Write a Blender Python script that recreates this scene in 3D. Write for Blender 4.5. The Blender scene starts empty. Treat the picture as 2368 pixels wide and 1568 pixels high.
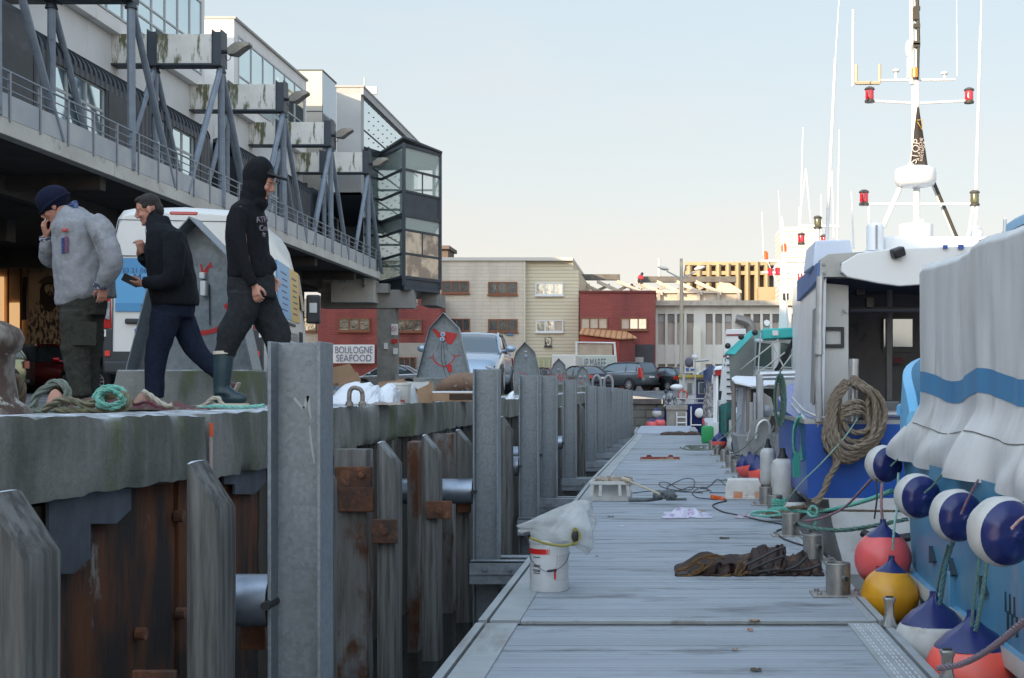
import bpy, math, random
from mathutils import Vector, Matrix, Euler, noise as mnoise
import numpy as np
random.seed(7)
SC = bpy.context.scene
COL = SC.collection
PI = math.pi
R = math.radians
# ---------------------------------------------------------------- camera
F = 3000.0; VX = 1532.0; VY = 898.0; EZ = 1.53     # focal length and vanishing point for a 2368 x 1568 frame, eye height above the deck
cam_d = bpy.data.cameras.new('camera'); cam = bpy.data.objects.new('camera', cam_d); COL.objects.link(cam)
cam_d.sensor_width = 36; cam_d.lens = 36*F/2368
cam_d.shift_x = -(VX-1184)/2368; cam_d.shift_y = (VY-784)/2368
cam_d.clip_end = 3000; cam_d.clip_start = .1
cam.location = (0, 0, EZ); cam.rotation_euler = (R(90), 0, 0)
SC.camera = cam
SC.render.resolution_x = 1024; SC.render.resolution_y = 678
SC.view_settings.view_transform = 'Standard'; SC.view_settings.look = 'None'
SC.view_settings.exposure = 1.26; SC.view_settings.gamma = 1
# ---------------------------------------------------------------- sky and sun
SUN_EL = 12.0; SUN_AZ = 215.0      # degrees clockwise from +Y; the sun stands low behind the camera, a little to the left
W = bpy.data.worlds.new('World'); SC.world = W; W.use_nodes = True
nt = W.node_tree; nt.nodes.clear()
wo = nt.nodes.new('ShaderNodeOutputWorld'); bg = nt.nodes.new('ShaderNodeBackground')
sk = nt.nodes.new('ShaderNodeTexSky'); sk.sky_type = 'NISHITA'; sk.sun_disc = False
sk.sun_elevation = R(SUN_EL); sk.sun_rotation = R(SUN_AZ); sk.altitude = 0
sk.air_density = 1.0; sk.dust_density = 1.5; sk.ozone_density = 1.5
# faint high haze and thin cloud mixed over the sky
tc = nt.nodes.new('ShaderNodeTexCoord'); sep = nt.nodes.new('ShaderNodeSeparateXYZ')
nt.links.new(tc.outputs['Generated'], sep.inputs[0])
cr = nt.nodes.new('ShaderNodeValToRGB')
cr.color_ramp.elements[0].position = 0.0; cr.color_ramp.elements[0].color = (.58, .49, .43, 1)
cr.color_ramp.elements[1].position = .6; cr.color_ramp.elements[1].color = (.44, .56, .70, 1)
for ps, cl in ((.05, (.58, .525, .48)), (.12, (.54, .52, .49)), (.20, (.495, .52, .515)), (.29, (.455, .515, .54)), (.36, (.46, .54, .60))):
    e = cr.color_ramp.elements.new(ps); e.color = (*cl, 1)
nt.links.new(sep.outputs['Z'], cr.inputs[0])
mx = nt.nodes.new('ShaderNodeMix'); mx.data_type = 'RGBA'; mx.inputs['Factor'].default_value = .84
mp = nt.nodes.new('ShaderNodeMapping'); mp.inputs['Scale'].default_value = (3, 3, 9)
ns = nt.nodes.new('ShaderNodeTexNoise'); ns.inputs['Scale'].default_value = 1.3; ns.inputs['Detail'].default_value = 6
nt.links.new(tc.outputs['Generated'], mp.inputs[0]); nt.links.new(mp.outputs[0], ns.inputs['Vector'])
c2 = nt.nodes.new('ShaderNodeValToRGB'); c2.color_ramp.elements[0].position = .49; c2.color_ramp.elements[1].position = .72
c2.color_ramp.elements[0].color = (0, 0, 0, 1); c2.color_ramp.elements[1].color = (.26, .26, .26, 1)
nt.links.new(ns.outputs['Fac'], c2.inputs[0])
sc_ = nt.nodes.new('ShaderNodeVectorMath'); sc_.operation = 'SCALE'; sc_.inputs['Scale'].default_value = 5.2
nt.links.new(cr.outputs[0], sc_.inputs[0])
nt.links.new(sk.outputs[0], mx.inputs[6]); nt.links.new(sc_.outputs[0], mx.inputs[7])
m3 = nt.nodes.new('ShaderNodeMix'); m3.data_type = 'RGBA'; m3.inputs[7].default_value = (3.3, 2.75, 2.55, 1)
nt.links.new(c2.outputs[0], m3.inputs['Factor']); nt.links.new(mx.outputs[2], m3.inputs[6])
# the low sun brightens its own side of the sky
_h = (math.sin(R(SUN_AZ)), math.cos(R(SUN_AZ)), .25)
dt = nt.nodes.new('ShaderNodeVectorMath'); dt.operation = 'DOT_PRODUCT'; dt.inputs[1].default_value = _h; nt.links.new(tc.outputs['Generated'], dt.inputs[0])
gl_ = nt.nodes.new('ShaderNodeMapRange'); gl_.inputs[1].default_value = .0; gl_.inputs[2].default_value = 1.0; gl_.inputs[3].default_value = 1.0; gl_.inputs[4].default_value = 2.7; nt.links.new(dt.outputs['Value'], gl_.inputs[0])
gs = nt.nodes.new('ShaderNodeVectorMath'); gs.operation = 'SCALE'; nt.links.new(m3.outputs[2], gs.inputs[0]); nt.links.new(gl_.outputs[0], gs.inputs['Scale'])
nt.links.new(gs.outputs[0], bg.inputs[0]); bg.inputs[1].default_value = .125
nt.links.new(bg.outputs[0], wo.inputs[0])
sd = bpy.data.lights.new('sun', 'SUN'); sd.energy = 3.0; sd.angle = R(.6); sd.color = (1, .80, .56)
sun = bpy.data.objects.new('sun', sd); COL.objects.link(sun)
_az = R(SUN_AZ); _el = R(SUN_EL)
sdir = Vector((math.sin(_az)*math.cos(_el), math.cos(_az)*math.cos(_el), math.sin(_el)))   # towards the sun
sun.rotation_euler = sdir.to_track_quat('Z', 'Y').to_euler(); sun.location = (0, -20, 40)

# ---------------------------------------------------------------- helpers
def P(px, py, d):
    return Vector(((px-VX)*d/F, d, EZ-(py-VY)*d/F))
def PX(px, X, py):      # point of known X seen at pixel
    d = X*F/(px-VX); return P(px, py, d)

MATS = {}
def mat(name, col, rough=.6, metal=0, c2=None, sc=4, lo=.35, hi=.65, c3=None, sc3=2, lo3=.55, hi3=.62, st=(1, 1, 1), st3=(1, 1, 1),
        bump=0, bsc=40, bst=(1, 1, 1), frost=0, fsc=6, flo=.35, emit=0, trans=0, coat=0, isl=0, alpha=1, sss=0, vor=0, r2=None, ecol=None, spec=.5):
    if name in MATS: return MATS[name]
    m = bpy.data.materials.new(name); m.use_nodes = True; MATS[name] = m
    n = m.node_tree.nodes; l = m.node_tree.links; b = n['Principled BSDF']
    b.inputs['Roughness'].default_value = rough; b.inputs['Metallic'].default_value = metal
    b.inputs['Base Color'].default_value = (*col, 1); b.inputs['Specular IOR Level'].default_value = spec
    if trans: b.inputs['Transmission Weight'].default_value = trans
    if coat: b.inputs['Coat Weight'].default_value = coat; b.inputs['Coat Roughness'].default_value = .08
    if alpha < 1: b.inputs['Alpha'].default_value = alpha
    if sss: b.inputs['Subsurface Weight'].default_value = sss; b.inputs['Subsurface Radius'].default_value = (.01, .004, .002)
    if emit: b.inputs['Emission Color'].default_value = (*(ecol or col), 1); b.inputs['Emission Strength'].default_value = emit
    cur = None
    tcn = n.new('ShaderNodeTexCoord')
    def nz(scale, stretch, det=5, rr=.6):
        mpn = n.new('ShaderNodeMapping'); mpn.inputs['Scale'].default_value = stretch
        l.new(tcn.outputs['Object'], mpn.inputs[0])
        x = n.new('ShaderNodeTexNoise'); x.inputs['Scale'].default_value = scale; x.inputs['Detail'].default_value = det; x.inputs['Roughness'].default_value = rr
        l.new(mpn.outputs[0], x.inputs['Vector']); return x
    def ramp(src, a, c):
        r = n.new('ShaderNodeMapRange'); r.inputs[1].default_value = a; r.inputs[2].default_value = c
        l.new(src, r.inputs[0]); return r.outputs[0]
    def mixc(fac, a, c):
        x = n.new('ShaderNodeMix'); x.data_type = 'RGBA'
        if isinstance(fac, float): x.inputs['Factor'].default_value = fac
        else: l.new(fac, x.inputs['Factor'])
        for i, v in ((6, a), (7, c)):
            if isinstance(v, tuple): x.inputs[i].default_value = (*v, 1)
            else: l.new(v, x.inputs[i])
        return x.outputs[2]
    cur = col
    if c2:
        f1 = ramp(nz(sc, st).outputs['Fac'], lo, hi)
        cur = mixc(f1, cur, c2)
        if r2 is not None:
            rr_ = n.new('ShaderNodeMapRange'); rr_.inputs[3].default_value = rough; rr_.inputs[4].default_value = r2
            l.new(f1, rr_.inputs[0]); l.new(rr_.outputs[0], b.inputs['Roughness'])
    if vor:
        v = n.new('ShaderNodeTexVoronoi'); v.inputs['Scale'].default_value = vor; l.new(tcn.outputs['Object'], v.inputs['Vector'])
        bw = n.new('ShaderNodeRGBToBW'); l.new(v.outputs['Color'], bw.inputs[0])
        cur = mixc(ramp(bw.outputs[0], -.5, 9.0), cur, (.75, .8, .85))
    if c3: cur = mixc(ramp(nz(sc3, st3, 7, .65).outputs['Fac'], lo3, hi3), cur, c3)
    if isl:
        g = n.new('ShaderNodeNewGeometry'); mr = n.new('ShaderNodeMapRange'); mr.inputs[3].default_value = 1-isl; mr.inputs[4].default_value = 1+isl
        l.new(g.outputs['Random Per Island'], mr.inputs[0])
        hs = n.new('ShaderNodeHueSaturation'); l.new(mr.outputs[0], hs.inputs['Value'])
        if isinstance(cur, tuple): hs.inputs['Color'].default_value = (*cur, 1)
        else: l.new(cur, hs.inputs['Color'])
        cur = hs.outputs[0]
    if frost:
        g = n.new('ShaderNodeNewGeometry'); s = n.new('ShaderNodeSeparateXYZ'); l.new(g.outputs['Normal'], s.inputs[0])
        up = ramp(s.outputs['Z'], .55, .9); fz = ramp(nz(fsc, (1, 1, 1), 8, .7).outputs['Fac'], flo, flo+.22)
        mm = n.new('ShaderNodeMath'); mm.operation = 'MULTIPLY'; l.new(up, mm.inputs[0]); l.new(fz, mm.inputs[1])
        m2 = n.new('ShaderNodeMath'); m2.operation = 'MULTIPLY'; l.new(mm.outputs[0], m2.inputs[0]); m2.inputs[1].default_value = frost
        cur = mixc(m2.outputs[0], cur, (.62, .67, .75))
    if not isinstance(cur, tuple): l.new(cur, b.inputs['Base Color'])
    if bump:
        x = nz(bsc, bst, 6, .6); bn = n.new('ShaderNodeBump'); bn.inputs['Strength'].default_value = bump; bn.inputs['Distance'].default_value = .02
        l.new(x.outputs['Fac'], bn.inputs['Height']); l.new(bn.outputs[0], b.inputs['Normal'])
    return m

def pattern_mat(name, kind, col, c2, mortar=(.3, .28, .25), scale=1, bw=.6, bh=.2, plane='XZ', rough=.75, metal=0, depth=.3, dirt=None, msize=.02, period=.2, prof='SIN'):
    """brick courses, boards or ribs laid on the surface itself (object space)"""
    if name in MATS: return MATS[name]
    m = mat(name, col, rough, metal)
    n = m.node_tree.nodes; l = m.node_tree.links; b = n['Principled BSDF']
    tcn = n.new('ShaderNodeTexCoord'); s = n.new('ShaderNodeSeparateXYZ'); l.new(tcn.outputs['Object'], s.inputs[0])
    c = n.new('ShaderNodeCombineXYZ'); l.new(s.outputs[plane[0]], c.inputs[0]); l.new(s.outputs[plane[1]], c.inputs[1])
    bn = n.new('ShaderNodeBump'); bn.inputs['Strength'].default_value = depth; bn.inputs['Distance'].default_value = .03
    if kind == 'brick':
        x = n.new('ShaderNodeTexBrick'); x.inputs['Scale'].default_value = scale; x.inputs['Brick Width'].default_value = bw; x.inputs['Row Height'].default_value = bh
        x.inputs['Mortar Size'].default_value = msize; x.inputs['Mortar Smooth'].default_value = .3
        x.inputs['Color1'].default_value = (*col, 1); x.inputs['Color2'].default_value = (*c2, 1); x.inputs['Mortar'].default_value = (*mortar, 1)
        l.new(c.outputs[0], x.inputs['Vector']); out = x.outputs['Color']
        iv = n.new('ShaderNodeMath'); iv.operation = 'SUBTRACT'; iv.inputs[0].default_value = 1; l.new(x.outputs['Fac'], iv.inputs[1]); h = iv.outputs[0]
    else:
        x = n.new('ShaderNodeTexWave'); x.wave_type = 'BANDS'; x.bands_direction = 'Y'; x.wave_profile = prof
        x.inputs['Scale'].default_value = .314/period; x.inputs['Distortion'].default_value = 0
        l.new(c.outputs[0], x.inputs['Vector'])
        r = n.new('ShaderNodeMapRange'); l.new(x.outputs['Fac'], r.inputs[0]); r.inputs[1].default_value = 0; r.inputs[2].default_value = .35
        mx_ = n.new('ShaderNodeMix'); mx_.data_type = 'RGBA'; l.new(r.outputs[0], mx_.inputs['Factor']); mx_.inputs[6].default_value = (*c2, 1); mx_.inputs[7].default_value = (*col, 1)
        out = mx_.outputs[2]; h = x.outputs['Fac']
    if dirt:
        mpn = n.new('ShaderNodeMapping'); mpn.inputs['Scale'].default_value = (1, 1, .18); l.new(tcn.outputs['Object'], mpn.inputs[0])
        z = n.new('ShaderNodeTexNoise'); z.inputs['Scale'].default_value = .9; z.inputs['Detail'].default_value = 7; l.new(mpn.outputs[0], z.inputs['Vector'])
        r = n.new('ShaderNodeMapRange'); r.inputs[1].default_value = .48; r.inputs[2].default_value = .75; r.inputs[4].default_value = .75; l.new(z.outputs['Fac'], r.inputs[0])
        mx2 = n.new('ShaderNodeMix'); mx2.data_type = 'RGBA'; l.new(r.outputs[0], mx2.inputs['Factor']); l.new(out, mx2.inputs[6]); mx2.inputs[7].default_value = (*dirt, 1)
        out = mx2.outputs[2]
    l.new(out, b.inputs['Base Color']); l.new(h, bn.inputs['Height']); l.new(bn.outputs[0], b.inputs['Normal'])
    return m

class MB:
    """collects shapes and links them as ONE mesh object"""
    def __init__(s): s.v = []; s.f = []
    def add(s, vs, fs):
        o = len(s.v); s.v += [Vector(v) for v in vs]; s.f += [[i+o for i in f] for f in fs]; return s
    def box(s, c, d, rz=0, rot=None):
        x, y, z = (k/2 for k in d)
        vs = [Vector((a, b, e)) for a in (-x, x) for b in (-y, y) for e in (-z, z)]
        m = Euler(rot).to_matrix() if rot else Matrix.Rotation(rz, 3, 'Z')
        return s.add([m @ v + Vector(c) for v in vs], [(0, 1, 3, 2), (4, 6, 7, 5), (0, 4, 5, 1), (2, 3, 7, 6), (0, 2, 6, 4), (1, 5, 7, 3)])
    def bx(s, x0, x1, y0, y1, z0, z1): return s.box(((x0+x1)/2, (y0+y1)/2, (z0+z1)/2), (abs(x1-x0), abs(y1-y0), abs(z1-z0)))
    def quad(s, a, b, c, d): return s.add([a, b, c, d], [(0, 1, 2, 3)])
    def loft(s, rings, caps=True, closed=True):
        n = len(rings[0]); vs = [v for r in rings for v in r]; fs = []
        for i in range(len(rings)-1):
            for j in range(n if closed else n-1):
                k = (j+1) % n; fs.append((i*n+j, i*n+k, (i+1)*n+k, (i+1)*n+j))
        if caps: fs.append(tuple(range(n-1, -1, -1))); fs.append(tuple((len(rings)-1)*n+j for j in range(n)))
        return s.add(vs, fs)
    def tube(s, pts, r, n=8, caps=True):
        pts = [Vector(p) for p in pts]; rs = r if isinstance(r, (list, tuple)) else [r]*len(pts)
        up = None; rings = []
        for i, p in enumerate(pts):
            t = (pts[min(i+1, len(pts)-1)]-pts[max(i-1, 0)])
            if t.length < 1e-9: t = Vector((0, 0, 1))
            t.normalize()
            if up is None: up = t.orthogonal().normalized()
            else:
                up = up - t*up.dot(t)
                up = up.normalized() if up.length > 1e-6 else t.orthogonal().normalized()
            w = t.cross(up)
            rings.append([p + (up*math.cos(2*PI*k/n)+w*math.sin(2*PI*k/n))*rs[i] for k in range(n)])
        return s.loft(rings, caps)
    def lathe(s, prof, o=(0, 0, 0), n=24, axis=(0, 0, 1), caps=True):
        q = Vector((0, 0, 1)).rotation_difference(Vector(axis).normalized()); o = Vector(o)
        return s.loft([[o + q @ Vector((r*math.cos(2*PI*k/n), r*math.sin(2*PI*k/n), z)) for k in range(n)] for r, z in prof], caps)
    def sph(s, c, r, n=16, m=10, rot=None):
        if not isinstance(r, (tuple, list)): r = (r, r, r)
        mt = Euler(rot).to_matrix() if rot else Matrix.Identity(3)
        rings = []
        for i in range(m+1):
            a = -PI/2+PI*(i/m); a = max(-PI/2+.03, min(PI/2-.03, a))
            rings.append([mt @ Vector((r[0]*math.cos(a)*math.cos(2*PI*k/n), r[1]*math.cos(a)*math.sin(2*PI*k/n), r[2]*math.sin(a)))+Vector(c) for k in range(n)])
        return s.loft(rings)
    def prism(s, poly, d):
        d = Vector(d); n = len(poly); p = [Vector(v) for v in poly]
        return s.add(p+[v+d for v in p], [tuple(range(n-1, -1, -1)), tuple(range(n, 2*n))]+[(i, (i+1) % n, n+(i+1) % n, n+i) for i in range(n)])
    def grid(s, fn, nu, nv):
        vs = [fn(i/nu, j/nv) for i in range(nu+1) for j in range(nv+1)]
        return s.add(vs, [(i*(nv+1)+j, (i+1)*(nv+1)+j, (i+1)*(nv+1)+j+1, i*(nv+1)+j+1) for i in range(nu) for j in range(nv)])
    def nbox(s, x0, x1, y0, y1, z0, z1, step=.08, amp=.01, nsc=4, seed=0, chip=0):
        """a block whose faces and edges are rough: subdivided and displaced by noise"""
        def n_(a, b): return max(1, min(60, int(abs(b-a)/step)))
        nx, ny, nz = n_(x0, x1), n_(y0, y1), n_(z0, z1); idx = {}; vs = []; fs = []
        def vid(i, j, k):
            key = (i, j, k)
            if key not in idx:
                p = Vector((x0+(x1-x0)*i/nx, y0+(y1-y0)*j/ny, z0+(z1-z0)*k/nz)); q = p*nsc+Vector((seed*7.3, seed, 0))
                d = Vector((mnoise.noise(q), mnoise.noise(q+Vector((9, 0, 0))), mnoise.noise(q+Vector((0, 9, 0)))))*amp
                ed = (i in (0, nx))+(j in (0, ny))+(k in (0, nz))
                c = Vector(((x0+x1)/2, (y0+y1)/2, (z0+z1)/2))
                if ed >= 2:
                    w = .35+.65*max(0, mnoise.noise(q*1.7+Vector((3, 3, 3)))*2)
                    dd = Vector((math.copysign(1, c.x-p.x) if i in (0, nx) else 0, math.copysign(1, c.y-p.y) if j in (0, ny) else 0, math.copysign(1, c.z-p.z) if k in (0, nz) else 0))
                    d += dd*(chip*w)
                idx[key] = len(vs); vs.append(p+d)
            return idx[key]
        for k, lim in ((0, 0), (nz, 1)):
            for i in range(nx):
                for j in range(ny):
                    q = (vid(i, j, k), vid(i, j+1, k), vid(i+1, j+1, k), vid(i+1, j, k)); fs.append(q if lim == 0 else q[::-1])
        for j, lim in ((0, 0), (ny, 1)):
            for i in range(nx):
                for k in range(nz):
                    q = (vid(i, j, k), vid(i+1, j, k), vid(i+1, j, k+1), vid(i, j, k+1)); fs.append(q if lim == 0 else q[::-1])
        for i, lim in ((0, 0), (nx, 1)):
            for j in range(ny):
                for k in range(nz):
                    q = (vid(i, j, k), vid(i, j, k+1), vid(i, j+1, k+1), vid(i, j+1, k)); fs.append(q if lim == 0 else q[::-1])
        return s.add(vs, fs)
    def xf(s, m):
        s.v = [m @ v for v in s.v]; return s
    def build(s, name, material, parent=None, bevel=0, smooth=35, sub=0, label=None, remesh=0, smoothit=0, decim=0):
        me = bpy.data.meshes.new(name)
        off = parent_world(parent) if parent is not None else None
        vs = [v-off for v in s.v] if off is not None else s.v
        me.from_pydata([tuple(v) for v in vs], [], s.f); me.update()
        if material is not None: me.materials.append(material)
        o = bpy.data.objects.new(name, me); COL.objects.link(o)
        if remesh:
            md = o.modifiers.new('r', 'REMESH'); md.mode = 'VOXEL'; md.voxel_size = remesh
            if smoothit:
                m2 = o.modifiers.new('s', 'SMOOTH'); m2.iterations = smoothit; m2.factor = .5
            dg = bpy.context.evaluated_depsgraph_get(); ev = o.evaluated_get(dg)
            me2 = bpy.data.meshes.new_from_object(ev); o.modifiers.clear(); o.data = me2; me = me2; me2.name = name
            if not me.materials and material: me.materials.append(material)
            me.polygons.foreach_set('use_smooth', [True]*len(me.polygons))
        elif smooth:
            me.polygons.foreach_set('use_smooth', [True]*len(me.polygons)); me.set_sharp_from_angle(angle=R(smooth))
        if bevel:
            md = o.modifiers.new('bevel', 'BEVEL'); md.width = bevel; md.segments = 2; md.limit_method = 'ANGLE'; md.angle_limit = R(40)
        if sub:
            md = o.modifiers.new('sub', 'SUBSURF'); md.levels = sub; md.render_levels = sub
        if parent is not None: o.parent = parent
        if label: o['label'] = label
        return o
WORLD = {}
def parent_world(p):
    off = Vector(p.location)
    while p.parent is not None: p = p.parent; off += Vector(p.location)
    return off
def tag(o, label, cat, group=None, kind=None):
    o['label'] = label; o['category'] = cat
    if group: o['group'] = group
    o['kind'] = kind or 'thing'
    return o
def thing(name, label, cat, loc=(0, 0, 0), group=None):
    o = bpy.data.objects.new(name, None); COL.objects.link(o); o.location = loc; o.empty_display_size = .2
    return tag(o, label, cat, group)
def struct(mb, name, material, **k):
    o = mb.build(name, material, **k); o['kind'] = 'structure'; o['label'] = STRUCT_LABELS.get(name, name.replace('_', ' ')); return o
STRUCT_LABELS = {}
def single(mb, name, material, label, cat, group=None, loc=None, **k):
    """a thing that is one mesh, with its origin at its base"""
    if loc is None:
        xs = [v.x for v in mb.v]; ys = [v.y for v in mb.v]; zs = [v.z for v in mb.v]
        loc = Vector(((min(xs)+max(xs))/2, (min(ys)+max(ys))/2, min(zs)))
    loc = Vector(loc); mb.v = [v-loc for v in mb.v]
    o = mb.build(name, material, **k); o.location = loc; return tag(o, label, cat, group)
def copy_tree(o, parent=None):
    c = o.copy(); COL.objects.link(c)
    if parent is not None: c.parent = parent; c.matrix_parent_inverse = o.matrix_parent_inverse.copy()
    for ch in [x for x in SC.objects if x.parent == o]: copy_tree(ch, c)
    return c
def smooth_path(pts, k=6, closed=False):
    pts = [Vector(p) for p in pts]; out = []; n = len(pts)
    rng = range(n) if closed else range(n-1)
    for i in rng:
        p0 = pts[(i-1) % n] if closed or i > 0 else pts[0]; p1 = pts[i]; p2 = pts[(i+1) % n]; p3 = pts[(i+2) % n] if closed or i+2 < n else pts[-1]
        for j in range(k):
            t = j/k; out.append(.5*((2*p1)+(-p0+p2)*t+(2*p0-5*p1+4*p2-p3)*t*t+(-p0+3*p1-3*p2+p3)*t*t*t))
    out.append(pts[0] if closed else pts[-1]); return out
def rope_mb(pts, r=.012, k=6, strands=3, pitch=None, mb=None, n=5, sm=True):
    """laid rope: strands twisted round the path"""
    mb = mb or MB(); path = smooth_path(pts, k) if sm else [Vector(p) for p in pts]
    if strands < 2: return mb.tube(path, r, 6)
    pitch = pitch or r*9; seg = pitch/6; fine = [path[0]]
    for a, b in zip(path, path[1:]):
        m_ = max(1, int((b-a).length/seg))
        for j in range(1, m_+1): fine.append(a.lerp(b, j/m_))
    up = None; fr = []; L = 0
    for i, p in enumerate(fine):
        t = fine[min(i+1, len(fine)-1)]-fine[max(i-1, 0)]
        if t.length < 1e-9: t = Vector((1, 0, 0))
        t.normalize()
        if up is None: up = t.orthogonal().normalized()
        else:
            up = up-t*up.dot(t); up = up.normalized() if up.length > 1e-6 else t.orthogonal().normalized()
        if i: L += (p-fine[i-1]).length
        fr.append((p, up.copy(), t.cross(up), L))
    for s_ in range(strands):
        mb.tube([p+(u*math.cos(2*PI*(L/pitch+s_/strands))+w*math.sin(2*PI*(L/pitch+s_/strands)))*r*.5 for p, u, w, L in fr], r*.56, n)
    return mb
def text_obj(name, s, size, loc, rot, material, parent=None, ext=.002, align='CENTER', sx=1, label=None, bold=0):
    cu = bpy.data.curves.new(name, 'FONT'); cu.body = s; cu.size = size; cu.extrude = ext; cu.align_x = align; cu.align_y = 'CENTER'; cu.offset = bold
    cu.resolution_u = 3
    to = bpy.data.objects.new(name, cu); COL.objects.link(to)
    dg = bpy.context.evaluated_depsgraph_get(); me = bpy.data.meshes.new_from_object(to.evaluated_get(dg)); bpy.data.objects.remove(to); me.name = name
    m = Matrix.Translation(Vector(loc)) @ (Euler(rot).to_matrix().to_4x4() if not isinstance(rot, Matrix) else rot.to_4x4()) @ Matrix.Diagonal((sx, 1, 1, 1))
    me.transform(m)
    if parent is not None: me.transform(Matrix.Translation(-parent_world(parent)))
    me.materials.clear(); me.materials.append(material)
    o = bpy.data.objects.new(name, me); COL.objects.link(o)
    if parent is not None: o.parent = parent
    if label: o['label'] = label
    return o
# ---------------------------------------------------------------- materials
galv = mat('galvanised steel', (.135, .158, .176), .5, .4, c2=(.108, .128, .144), sc=9, vor=55, c3=(.19, .215, .23), sc3=1.6, lo3=.56, hi3=.72, bump=.05, bsc=60)
galv_dark = mat('weathered galvanised steel', (.20, .23, .26), .6, .4, c2=(.13, .15, .17), sc=6, vor=40, c3=(.11, .09, .07), sc3=3, lo3=.6, hi3=.7, bump=.08)
galv_pipe = mat('galvanised pipe', (.30, .34, .40), .38, .7, c2=(.16, .19, .23), sc=5, lo=.4, hi=.7)
gusset_m = mat('dark galvanised plate', (.10, .12, .15), .55, .5, c2=(.07, .08, .10), sc=7, bump=.05)
concrete = mat('concrete', (.26, .25, .23), .9, c2=(.19, .185, .17), sc=2.2, c3=(.12, .12, .11), sc3=1.2, st3=(1, 1, .25), lo3=.55, hi3=.7, bump=.25, bsc=30)
cope_m = mat('mossy quay concrete', (.215, .215, .20), .92, c2=(.09, .095, .08), sc=2.6, st=(1, 1, .35), lo=.38, hi=.62, c3=(.095, .11, .05), sc3=2.4, st3=(1, 1, .3), lo3=.54, hi3=.68, bump=.45, bsc=22, frost=.8, fsc=5, flo=.40)
beam_m = mat('lichen stained beam', (.74, .71, .66), .9, c2=(.62, .60, .55), sc=1.5, c3=(.13, .13, .07), sc3=1.7, st3=(1.5, 1.5, .28), lo3=.545, hi3=.60, bump=.2, bsc=18)
slab_m = mat('stained concrete slab', (.60, .58, .53), .9, c2=(.47, .45, .41), sc=1.1, st=(1, .6, 1), c3=(.17, .16, .13), sc3=1.4, lo3=.58, hi3=.72, bump=.15, bsc=14)
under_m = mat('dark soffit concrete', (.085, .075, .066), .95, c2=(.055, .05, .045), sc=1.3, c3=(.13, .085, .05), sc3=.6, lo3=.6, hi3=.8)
timber_g = mat('grey weathered timber', (.155, .155, .148), .9, c2=(.062, .06, .055), sc=8, st=(2.6, 2.6, .13), lo=.40, hi=.60, c3=(.12, .125, .085), sc3=2, st3=(1, 1, .4), lo3=.55, hi3=.72, bump=.6, bsc=16, bst=(3, 3, .12), frost=.75, fsc=5, flo=.3)
timber_r = mat('rust soaked timber', (.11, .034, .008), .85, c2=(.018, .012, .010), sc=3, st=(1.5, 1.5, .35), lo=.40, hi=.56, c3=(.24, .22, .20), sc3=2.3, st3=(1, 1, .55), lo3=.62, hi3=.67, bump=.7, bsc=14, bst=(3, 3, .2))
timber_d = mat('timber darkened for shade', (.06, .05, .04), .8, c2=(.028, .025, .02), sc=5, st=(2, 2, .2), c3=(.15, .14, .12), sc3=2.2, st3=(1, 1, .4), lo3=.6, hi3=.68, bump=.5, bsc=14, bst=(3, 3, .15))  # base darkened to stand in for shade in the quay bays
rust = mat('rusty steel', (.15, .055, .025), .85, c2=(.05, .03, .022), sc=6, c3=(.24, .10, .05), sc3=9, lo3=.55, hi3=.7, bump=.5, bsc=35)
rust_pale = mat('flaking painted iron', (.22, .20, .175), .8, c2=(.07, .042, .032), sc=5, st=(1, 1, .6), lo=.42, hi=.56, c3=(.36, .35, .31), sc3=9, lo3=.56, hi3=.62, bump=.4, bsc=28)
asphalt = mat('asphalt', (.085, .09, .10), .9, c2=(.06, .062, .066), sc=2, c3=(.15, .15, .15), sc3=.5, lo3=.55, hi3=.8, bump=.3, bsc=90, frost=.35, fsc=.7, flo=.48)
stone = pattern_mat('old dock masonry', 'brick', (.17, .15, .12), (.11, .10, .085), (.06, .055, .05), scale=1, bw=.9, bh=.33, depth=.9, dirt=(.24, .24, .22), msize=.03)
water = mat('harbour water', (.012, .016, .017), .12, bump=.35, bsc=2.2)
deck_m = mat('frosted deck board', (.325, .355, .39), .78, c2=(.275, .30, .325), sc=1.2, st=(.35, 1.6, 1), c3=(.085, .085, .09), sc3=1.9, st3=(.5, 1.5, 1), lo3=.54, hi3=.74, bump=.35, bsc=70, bst=(.15, 1, 1), isl=.10)
deck_sub = mat('dark deck frame', (.03, .03, .035), .9)
alu = mat('frosted aluminium plate', (.36, .38, .39), .55, .25, c2=(.28, .30, .30), sc=3, c3=(.20, .19, .17), sc3=1.4, st3=(2, .4, 1), lo3=.56, hi3=.7, bump=.12)
stainless = mat('brushed stainless', (.55, .55, .56), .36, .6, c2=(.42, .42, .42), sc=4, bump=.03)
bollard_m = mat('scuffed dull metal', (.36, .35, .33), .42, .7, c2=(.20, .19, .18), sc=8, st=(1, 1, .5), c3=(.12, .10, .08), sc3=6, lo3=.6, hi3=.7, bump=.12)
black = mat('black rubber', (.018, .018, .02), .6)
blackp = mat('black plastic', (.02, .021, .024), .4)
white_p = mat('white painted render', (.80, .78, .75), .8, c2=(.72, .70, .67), sc=.8, c3=(.40, .38, .35), sc3=.9, st3=(1, 1, .3), lo3=.60, hi3=.80)
white_gel = mat('white gelcoat', (.74, .75, .76), .32, c2=(.66, .67, .68), sc=2, c3=(.42, .38, .32), sc3=2.5, st3=(1, 1, .3), lo3=.62, hi3=.8)
white_clean = mat('white paint', (.66, .66, .65), .4)
clad_m = pattern_mat('dark standing seam cladding', 'wave', (.075, .085, .10), (.016, .018, .022), plane='ZY', period=.30, rough=.5, metal=.3, depth=1.0)
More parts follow.
